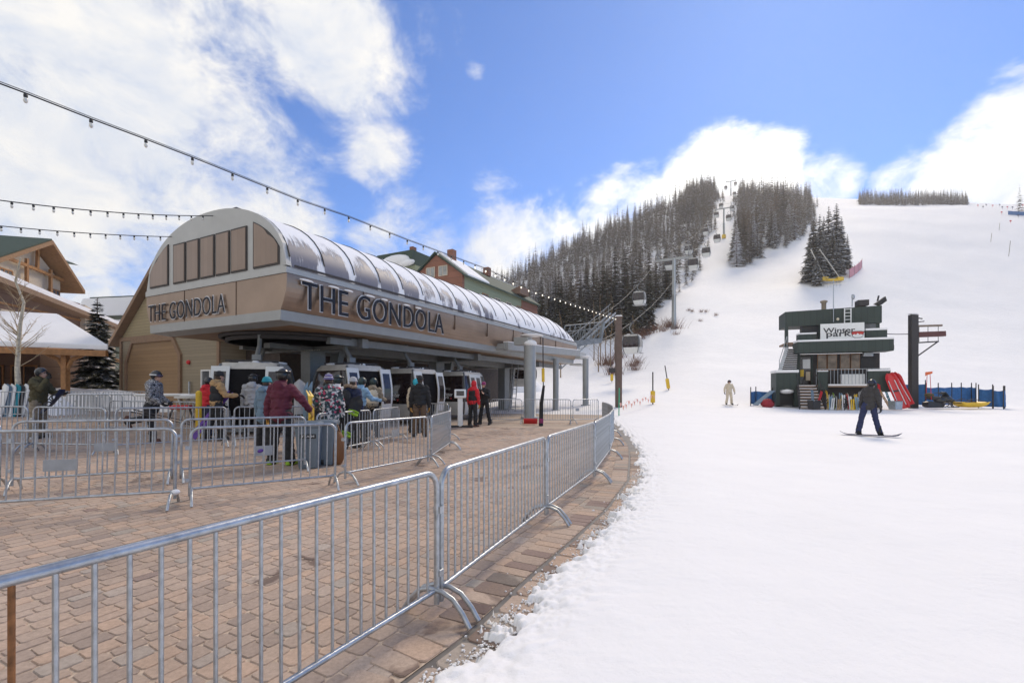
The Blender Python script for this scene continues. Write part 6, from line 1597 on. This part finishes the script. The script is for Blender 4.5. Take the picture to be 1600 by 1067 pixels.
# ------------------------------------------------------------------ plaza props
def bin_(px,Y,label,sign):
    r=empty('wheeled_bin',(xat(px,Y),Y,.03),R(12),label,'bin','grey wheeled bins'); r.scale=(.8,.8,.8)
    mb=MB(); loft(mb,[[Vector((x,y,z)) for x,y in rrect(hx_,hy_,.04)] for z,hx_,hy_ in((.02,.20,.22),(.1,.21,.23),(.95,.265,.29),(.97,.29,.315),(1.0,.29,.315))],True,True,False); mb.build('body',C('bin_gray',(.15,.19,.225),rough=.55,var=.08),r,bevel=.01)
    mb=MB(); loft(mb,[[Vector((x,y,z)) for x,y in rrect(hx_,hy_,.05)] for z,hx_,hy_ in((1.003,.30,.32),(1.05,.30,.32),(1.09,.22,.25))],True,True,False); mb.build('lid',C('bin_lid',(.12,.15,.18),rough=.5),r)
    mb=MB(); mb.tube([(-.24,.33,.93),(-.24,.40,.97),(.24,.40,.97),(.24,.33,.93)],.018,6); mb.build('handle',M['bin_lid'],r)
    for sd in(-1,1): mb=MB(); mb.lathe([(.1,-.03),(.1,.03)],(sd*.25,.24,.10),14,M=Matrix.Rotation(R(90),3,'Y')); mb.build('wheel',M['black'],r)
    if sign:
        mb=MB(); mb.box((.02,-.285,.76),(.34,.012,.10)); sgn=mb.build('sign_plate',M['black'],r); text_obj('sign_lettering','TRASH',.05,.27,.003,.004,[M['white']],sgn,Vector((-.115,-.294,.735)),(1,0,0),(0,-1,0))
    return r
bin_(484,8.55,'grey wheeled bin with a black and white name plate behind the front lane barrier',True); bin_(508,8.9,'grey wheeled bin without a plate, in front of the floral jacket',False)
mb=MB(); ell(mb,(0,0,.32),(.17,.14,.36)); mb.tube([(-.08,0,.6),(0,0,.82),(.08,0,.6)],.018,6); tag(mb.build('duffel_bag',C('bag_brown',(.20,.085,.03),rough=.7,bump=.3),loc=(xat(526,8.9),8.9,.02)),'rust brown bag standing on end beside the grey bin','bag')
# white stand with screen
r=empty('check_in_stand',(xat(719,17.9),17.9,0),R(8),'white pedestal stand with a slanted screen head and four feet','stand')
mb=MB(); mb.box((0,0,.62),(.20,.16,1.15)); mb.build('pedestal',M['white'],r,bevel=.02)
mb=MB(); mb.box((0,-.02,1.32),(.46,.12,.36),M=Matrix.Rotation(R(-25),3,'X')); hd_=mb.build('head',M['white'],r,bevel=.03)
mb=MB(); mb.box((0,-.085,1.34),(.30,.02,.2),M=Matrix.Rotation(R(-25),3,'X')); mb.build('screen',M['glass_dark'],hd_)
for a in(30,150,210,330): mb=MB(); mb.beam((0,0,.05),(.5*math.cos(R(a)),.5*math.sin(R(a)),.04),.08,.06); mb.ball((.5*math.cos(R(a)),.5*math.sin(R(a)),.06),.07,8,5); mb.build('foot',M['dark'],r)
# red scoop, wrapped pole, yellow posts
mb=MB(); vs=[]; 
def scoop(a,b): x=-.29+.58*a; v=b; return (x,-.05-.16*math.sin(v*1.9),.03+.25*v)
mb.grid(scoop,8,6); o=mb.build('scoop',M['red'],loc=(xat(829,19.0),19.25,0)); sm=o.modifiers.new('solid','SOLIDIFY'); sm.thickness=.03; o.name='snow_scoop'; tag(o,'red snow scoop blade standing against the back row barrier','snow scoop')
r=empty('wrapped_post',(xat(846,18.6),18.6,0),0,'thin leaning post wrapped in black padding with a red band at its foot','post')
mb=MB(); mb.tube([(-.02,0,0),(.0,.0,.9),(.10,.02,1.65)],[.09,.08,.05],8); mb.build('padding',M['f_black'],r); mb=MB(); mb.tube([(-.015,0,.12),(-.01,0,.3)],.093,8); mb.build('band',M['f_magenta'],r)
mb=MB(); mb.tube([(.08,.02,1.5),(.07,.0,2.3),(.06,0,3.6)],.025,6); mb.build('rod',M['dark'],r); mb=MB(); mb.tube([(.075,.01,1.8),(.068,0,2.35)],.06,8); mb.build('grip',M['yellow'],r)
mb=MB(); mb.tube([(0,0,0),(0,0,1.22)],.075,12); mb.ball((0,0,1.22),.075,12,6); tag(mb.build('bollard',M['yellow'],loc=(xat(310.5,12.6),12.6,.17)),'bright yellow post standing beside the tan hooded top','bollard')
def slope_pole(px,py,Y,h,pad,label,lean=0,sign=False):
    z=zt(xat(px,Y),Y); r=empty('marker_pole',(xat(px,Y),Y,z-.05),0,label,'marker pole','padded poles on the snow'); r.rotation_euler=(0,R(lean),0)
    mb=MB(); mb.tube([(0,0,0),(0,0,h)],.05,6); mb.build('pole',M['dark'],r)
    mb=MB(); mb.lathe([(.16,.15),(.18,.2),(.18,pad),(.14,pad+.06)],n=10); mb.build('pad',M['yellow'],r)
    if sign: mb=MB(); mb.box((0,-.08,h*.66),(.75,.05,.55)); mb.build('sign_plate',M['dark'],r)
slope_pole(1020,0,35,2.5,1.0,'upright padded pole with a yellow base right of the brown post'); slope_pole(1045,0,46,2.5,1.1,'tilted padded pole farther up the snow',-9); slope_pole(956,0,56,2.2,.9,'short pole with a dark square sign and yellow pad, left of the brown post',0,True)
for k,(px,Y,h) in enumerate(((967,24.5,1.6),)):
    mb=MB(); mb.tube([(0,0,0),(0.02,0,h)],.03,6); tag(mb.build('marker_stick',C('green_pole',(.05,.45,.25)),loc=(xat(px,Y),Y,zt(xat(px,Y),Y)-.05)),'green plastic stick in front of the brown post','stick')
mb=MB(); P=[]
for i in range(25):
    px=968+i*2.2; Y=24.5+i*.42; x=xat(px,Y); P.append(Vector((x,Y,zt(x,Y)+.75-.25*math.sin(i*.55)**2)))
mb.tube(P,.012,4)
for p in P[::2]: mb.add([p,p+Vector((.12,0,0)),p+Vector((.06,.02,-.28))],[(0,1,2)])
tag(mb.build('flag_rope',C('pink_flag',(.80,.42,.36))),'rope with small orange flags beside the brown post','flag rope')
bb=at(760,592,48); r=empty('banner',(bb.x,48,zt(bb.x,48)),0,'blue banner stretched on the snow beyond the station','banner'); mb=MB(); mb.box((0,0,1.0),(2.1,.04,.7)); mb.build('cloth',C('banner_blue',(.02,.22,.55)),r)
for sd in(-1,1): mb=MB(); mb.tube([(sd*1.1,0,-.2),(sd*1.1,0,2.3)],.04,6); mb.build('pole',M['white'],r)
# tables and red frame by the garage
def table(px,Y,w,label,round_=False):
    r=empty('table',(xat(px,Y),Y,gz(xat(px,Y),Y)),0,label,'table'); h=1.02
    mb=MB()
    if round_: mb.lathe([(w/2,h-.05),(w/2,h),(w/2-.05,h+.02)],n=20)
    else: mb.box((0,0,h),(w,.7,.05))
    mb.build('tabletop',C('table_gray',(.5,.48,.44),rough=.6),r)
    mb=MB(); 
    if round_: mb.ball((0,0,h+.04),(w*.45,w*.4,.07),14,6)
    else: mb.box((0,0,h+.05),(w*.96,.6,.05))
    mb.build('table_snow',M['snow'],r)
    for sd in(-1,1):
        for s2 in(-1,1): mb=MB(); mb.beam((sd*w*.42,s2*.28,0),(sd*w*.25,s2*.2,h-.03),.06,.06); mb.build('leg',M['table_gray'],r)
table(262,18,2.2,'grey picnic table with snow on top in front of the garage door'); table(322,17.5,2.0,'round high table with a snow cap left of the black vest',True)
r=empty('bench_frame',(xat(283,16.5),16.5,.3),0,'low bench with a red seat among the tables by the garage','bench'); mb=MB(); mb.box((0,0,.55),(.75,.25,.16)); mb.build('seat',M['red'],r,bevel=.05)
for sd in(-1,1): mb=MB(); mb.beam((sd*.5,0,0),(sd*.3,0,.5),.05,.05); mb.build('leg',M['dark'],r)
for k,(px,c) in enumerate(((4,'white'),(10,'f_slate'),(17,'white'),(24,'f_teal'),(31,'f_char'),(37,'white'),(41,'f_gray'))):
    Y=18.6+.05*k; o=bpy.data.objects.new('leaning_board',board_mesh(1.5,.28,M[c],'leaning_board')); COL.objects.link(o); o.location=(xat(px,Y),Y,.98); o.rotation_euler=(R(78),R(random.uniform(-5,5)),0)
    tag(o,f'{("white","slate blue","second white","teal","charcoal","last white","pale grey")[k]} snowboard leaning upright in the row at the left edge','snowboard','boards leaning at the left edge')

# ------------------------------------------------------------------ things round the hut
gh=lambda px,Y=35:Vector((xat(px,Y),Y,zt(xat(px,Y),Y)))
cols=['cream','yellow','f_ltblue','white','f_gray','f_green','white','f_tan','f_slate','yellow','white','f_char','f_cream','f_red','white','yellow']
for k in range(22):
    px=1291+2.75*k+random.uniform(-1.2,1.2)
    if 1331<px<1340: pass
    Y=33.0-.5*(k%4)*.6; a=gh(px,Y); b=gh(px+random.uniform(-6,6),34.2)+Vector((0,0,random.uniform(1.5,1.95)))
    skis(f'{("cream","yellow","light blue","white","grey","lime","pale","tan","slate","gold","bright white","black","ivory","red","chalk white","amber")[k%16]} skis leaning in the rack below the hut deck, number {k+1} from the stairs' if False else f'{("cream","yellow","light blue","white","grey","lime","pale","tan","slate","gold","bright white","black","ivory","red","chalk white","amber")[k%16]} skis leaning in the {"left" if k<8 else "middle" if k<15 else "right"} part of the rack below the hut deck',a,b,cols[k%16],random.choice((1.45,1.6,1.75)),'skis leaning below the hut deck',spin=random.choice((-1,1))*random.uniform(.5,1.35),gap=.06)
skis('red and white skis leaning by the front stairs of the hut',gh(1276,33.3),gh(1286,33.8)+Vector((0,0,1.5)),'red',1.6); skis('blue skis in the bin at the foot of the hut stairs',gh(1271,32.9),gh(1269,33.3)+Vector((0,0,1.5)),'f_slate',1.5)
skis('orange skis leaning towards the red sleds',gh(1392,33),gh(1372,33.8)+Vector((0,0,1.6)),'f_tan',1.8); skis('blue skis leaning beside the red sleds',gh(1395,33.2),gh(1378,33.9)+Vector((0,0,2.1)),'f_teal',1.9); skis('tall red skis standing behind the boarder',gh(1376,33.4),gh(1373,33.8)+Vector((0,0,2.2)),'f_red',2.0)
def sled(label,foot,tip,w=.75):
    foot=Vector(foot); d=Vector(tip)-foot; Ls=d.length; d.normalize(); x=Vector((0.95,-.3,0)); x=(x-d*x.dot(d)).normalized(); z=x.cross(d)
    mb=MB()
    def fn(a,b):
        u=(a-.5)*2; t=b; ww=w*(.5-.12*abs(t-.5)**2*4*.5)*(1 if t<.85 else (1-((t-.85)/.15)**2*.55)); h=.22*(abs(u)**3)+.10*max(0,(t-.85)/.15)
        return foot+x*(u*ww)+d*(t*Ls)+z*h
    mb.grid(fn,12,16); o=mb.build('rescue_sled',C('sled_red',(.62,.015,.02),rough=.3,var=.05,coat=.4)); s_=o.modifiers.new('solid','SOLIDIFY'); s_.thickness=.03
    r=empty('rescue_sled',(0,0,0),0,label,'sled','red rescue sleds'); o.parent=r; o.name='shell'
    mb=MB(); 
    for sd in(-1,1): mb.tube([foot+x*sd*w*.30+d*.25+z*.12,foot+x*sd*w*.26+d*Ls*.8+z*.1],.03,6)
    mb.build('runner_strip',M['f_white'],r); mb=MB(); mb.box(foot+d*Ls*.5+z*.06,(w*.5,.1,.04),M=Matrix((x,d,z)).transposed()); mb.build('strap',M['f_char'],r); return r
g=gh(1409,32.6); sled('front red rescue sled leaning on the hut deck, lowest of the three',g+Vector((.1,0,.05)),gh(1387,33.6)+Vector((0,0,2.55)))
g=gh(1419,33.4); sled('middle red rescue sled leaning beside the deck',g+Vector((0,0,.25)),gh(1392,34.2)+Vector((0,0,2.6)),.7)
g=gh(1416,33.9); sled('rear red rescue sled, mostly behind the others',g+Vector((-.1,0,.4)),gh(1397,34.8)+Vector((0,0,2.5)),.7)
for px,Y,lb in((1272,33,'dark grey tub of skis at the foot of the hut stairs'),(1399,32.5,'grey metal tub in the snow below the red sleds')):
    p=gh(px,Y); r=empty('tub',p,R(10),lb,'tub'); mb=MB(); mb.prism([(-.28,0),(.28,0),(.34,.62),(.29,.62),(.24,.06),(-.24,.06),(-.29,.62),(-.34,.62)],.5,o=(0,-.25,0)); mb.build('shell',M['f_char'] if px<1300 else M['galv'],r); mb=MB(); mb.box((0,-.24,.3),(.5,.03,.55)); mb.box((0,.24,.3),(.5,.03,.55)); mb.build('side',M['f_char'] if px<1300 else M['galv'],r)
mb=MB(); mb.grid(lambda a,b:((.5+.2*mnoise.noise((a*4,b*4,2)))*math.sin(math.pi*b)*math.cos(6.283*a),.38*math.sin(math.pi*b)*math.sin(6.283*a),.22+.34*math.cos(math.pi*b)*(1+.5*mnoise.noise((math.cos(6.283*a)*2,math.sin(6.283*a)*2,b*3)))),18,12); tag(mb.build('equipment_bag',C('bag_red',(.30,.02,.03),rough=.7),loc=gh(1199,34.9)),'red bag in the snow against the left corner of the hut','bag')
def net(P,h,label,m='blue_mesh',posts=True,sag=.06):
    r=empty('fence_net',P[0],0,label,'fence','blue padded fences'); P=[p-P[0] for p in P]
    mb=MB(); n=10
    for a,b in zip(P[:-1],P[1:]):
        def fn(u,v,a=a,b=b): q=a.lerp(b,u); nn=Vector((-(b-a).y,(b-a).x,0)).normalized(); return q+Vector((0,0,h*v+.1-sag*math.sin(math.pi*u)*v))+nn*(.10*math.sin(u*9+v*2)*math.sin(math.pi*u))
        mb.grid(fn,n,4)
    o=mb.build('net',M[m],r); s_=o.modifiers.new('solid','SOLIDIFY'); s_.thickness=.04
    if posts:
        for p in P: mb=MB(); mb.tube([p+Vector((0,0,-.3)),p+Vector((0,0,h+.45))],.035,6); mb.build('post',M['dark'],r)
def fp(px,Y): return gh(px,Y)
net([fp(1181,37.5),fp(1207,37.2)],.95,'blue fence panel left of the hut, upper piece',sag=.02); net([fp(1173,35.5),fp(1181,37)],1.0,'blue fence panel folded towards the viewer left of the hut')
net([fp(1398,38),fp(1446,37)],1.7,'tall blue-green fence panel behind the black pillar'); net([fp(1447,37),fp(1466,37.2),fp(1487,37.6),fp(1502,37.8),fp(1518,37.6),fp(1525,37.2)],1.45,'long blue fence of five spans right of the black pillar')
net([fp(1529,35.2),fp(1551,34.4)],1.35,'blue fence panel beside the end of the long fence, with snow on top'); net([fp(1552,34.2),fp(1568,33.8),fp(1570,34.5)],1.25,'last blue fence panel at the right end')
mb=MB(); a=fp(1180,35)+Vector((0,0,.1)); mb.beam(a,fp(1207,35.5)+Vector((0,0,1.2)),.5,.05); tag(mb.build('loose_board',M['f_slate']),'blue-grey board lying slanted on the snow left of the hut','board')
# snowmobile
sp=gh(1467,34.3); r=empty('snowmobile',sp+Vector((0,0,.05)),R(8),'dark snowmobile parked in the snow in front of the blue fence','snowmobile')
mb=MB(); loft(mb,[[Vector((x,y,z)) for x,z in p] for y,p in ((0,[]),)] ,False) if False else None
mb=MB(); ell(mb,(.55,0,.62),(.55,.36,.30)); ell(mb,(.95,0,.5),(.35,.30,.2)); ell(mb,(.1,0,.55),(.5,.3,.25)); 
for k in range(0): pass
mb.build('hood',C('snowmobile_black',(.02,.022,.022),rough=.35,coat=.3),r)
mb=MB(); ell(mb,(-.45,0,.72),(.65,.22,.14)); mb.build('seat',M['f_char'],r)
mb=MB(); mb.prism([(-1.2,.12),(-.95,.0),(.1,.0),(.35,.3),(-.9,.48),(-1.2,.4)],.44,o=(0,-.22,0)); mb.build('track',M['black'],r,bevel=.03)
for sd in(-1,1):
    mb=MB(); mb.tube([(.25,sd*.42,.04),(1.15,sd*.42,.04),(1.4,sd*.42,.16),(1.45,sd*.42,.26)],.035,6); mb.tube([(.8,sd*.2,.5),(.75,sd*.42,.06)],.03,6); mb.tube([(.5,sd*.2,.45),(.65,sd*.42,.06)],.03,6); mb.build('front_ski',M['dark'],r)
mb=MB(); mb.tube([(.2,0,.8),(.05,0,1.08)],.03,6); mb.tube([(.0,-.36,1.1),(.06,0,1.1),(.0,.36,1.1)],.022,6); mb.build('handlebar',M['black'],r)
mb=MB(); mb.grid(lambda a,b:(.62-.28*b,-.25+.5*a,.86+.32*b),4,4); o=mb.build('windshield',C('wind_dark',(.05,.06,.06),rough=.2),r); s_=o.modifiers.new('solid','SOLIDIFY'); s_.thickness=.012
mb=MB(); ell(mb,(-.85,0,.95),(.32,.26,.17)); mb.build('cargo_bundle',M['f_olive'],r)
for sd in(-1,1): mb=MB(); mb.tube([(-.9,sd*.2,.6),(-.9+sd*.12,sd*.2,2.55)],.02,5); mb.build('flag_rod',M['f_red'],r)
mb=MB(); mb.grid(lambda a,b:(-1.02+.1+.55*a-.5,-.2+.06*math.sin(a*5),2.35+.30*b*(1-.5*a)+.22*a),6,3); o=mb.build('flag',M['orange'],r); s_=o.modifiers.new('solid','SOLIDIFY'); s_.thickness=.01
yp=gh(1516,34.0); r=empty('cargo_sled',yp,R(4),'yellow tow sled with a black frame in the snow right of the snowmobile','sled')
mb=MB()
def ys(a,b):
    u=(a-.5)*2; t=(b-.5)*2; rim=max(abs(u)**4,abs(t)**6); return (t*1.1,u*.5,.08+.34*rim+.06*t*t)
mb.grid(ys,14,20); o=mb.build('shell',M['yellow'],r); s_=o.modifiers.new('solid','SOLIDIFY'); s_.thickness=.04
mb=MB(); mb.tube([(-1.0,-.45,.46),(-.2,-.42,.72),(.6,-.42,.55),(1.0,-.45,.46)],.025,6); mb.tube([(-1.0,.45,.46),(-.2,.42,.72),(.6,.42,.55),(1.0,.45,.46)],.025,6); mb.tube([(-.9,-.45,.46),(-1.55,0,.35),(-.9,.45,.46)],.025,6); mb.build('frame',M['dark'],r)
# snow machine on the upper slope, pink net, marker flags
sp=gh(1300,113.5); r=empty('snow_gun',sp,0,'yellow snow-making machine with two long pale pipes in front of the spruce clump','snow gun')
for sd,x1 in((-1,-5.2),(1,-4.6)):
    mb=MB(); mb.box((sd*1.9,0,.7),(1.5,1.0,.9)); mb.build('base',M['yellow'],r,bevel=.1); mb=MB(); mb.tube([(sd*1.9,0,1.0),(sd*1.9-3.2-(1.6 if sd>0 else 0),.3,8.2)],.12,6); mb.build('pipe',C('pipe_pale',(.6,.56,.48)),r)
mb=MB(); mb.box((0,0,.45),(2.6,.7,.5)); mb.build('skid',M['yellow'],r)
net([gh(1327,116),gh(1335,119),gh(1342,123),gh(1347,128)],2.3,'pink safety net on the snow right of the spruce clump',C('pink_net',(.72,.30,.32)).name)
net([gh(1575,232),gh(1590,229),gh(1625,226)],2.0,'blue safety net below the trees at the far right edge',posts=False)
for k,(px,py) in enumerate(((1541,325),(1528,328),(1566,336),(1574,336),(1582,337),(1565,346),(1591,351),(1579,358),(1536,333),(1598,331),(1562,327),(1551,330))):
    Y=float(np.interp(py,[325,358],[285,205])); p=gh(px,Y); mb=MB(); mb.tube([(0,0,-.2),(0,0,1.5)],.05,5); mb.box((0,0,1.2),(.9,.06,.55)); tag(mb.build('marker_flag',M['f_red'] if k%2 else M['f_navy'],loc=p),f'tiny {"red" if k%2 else "dark"} marker flag high on the open slope at the right','marker flag','marker flags on the open slope')
for k,(px,Y,h) in enumerate(((1576,150,5.0),(1548,170,3.2),(1561,190,3.0))):
    mb=MB(); mb.tube([(0,0,-.2),(h*.12,0,h)],.07,5); tag(mb.build('bamboo_stake',M['f_beige'],loc=gh(px,Y)),('tall thin leaning stake on the open slope at the right','shorter thin stake farther up the open slope','thin stake near the marker flags')[k],'stake')
# ------------------------------------------------------------------ thin mountain haze
if HAZE>0:
    m=bpy.data.materials.new('haze'); m.use_nodes=True; nt=m.node_tree; nt.nodes.remove(nt.nodes['Principled BSDF'])
    v=N(nt,'ShaderNodeVolumePrincipled',Density=HAZE); v.inputs['Color'].default_value=(.97,.97,1,1); v.inputs['Anisotropy'].default_value=.55; L(nt,v.outputs[0],nt.nodes['Material Output'].inputs['Volume'])
    mb=MB(); mb.box((150,190,72),(900,470,150)); o=mb.build('haze',m); tag(o,'thin bright mountain haze','haze',kind='stuff')
    scene.cycles.volume_bounces=0; scene.cycles.volume_step_rate=10
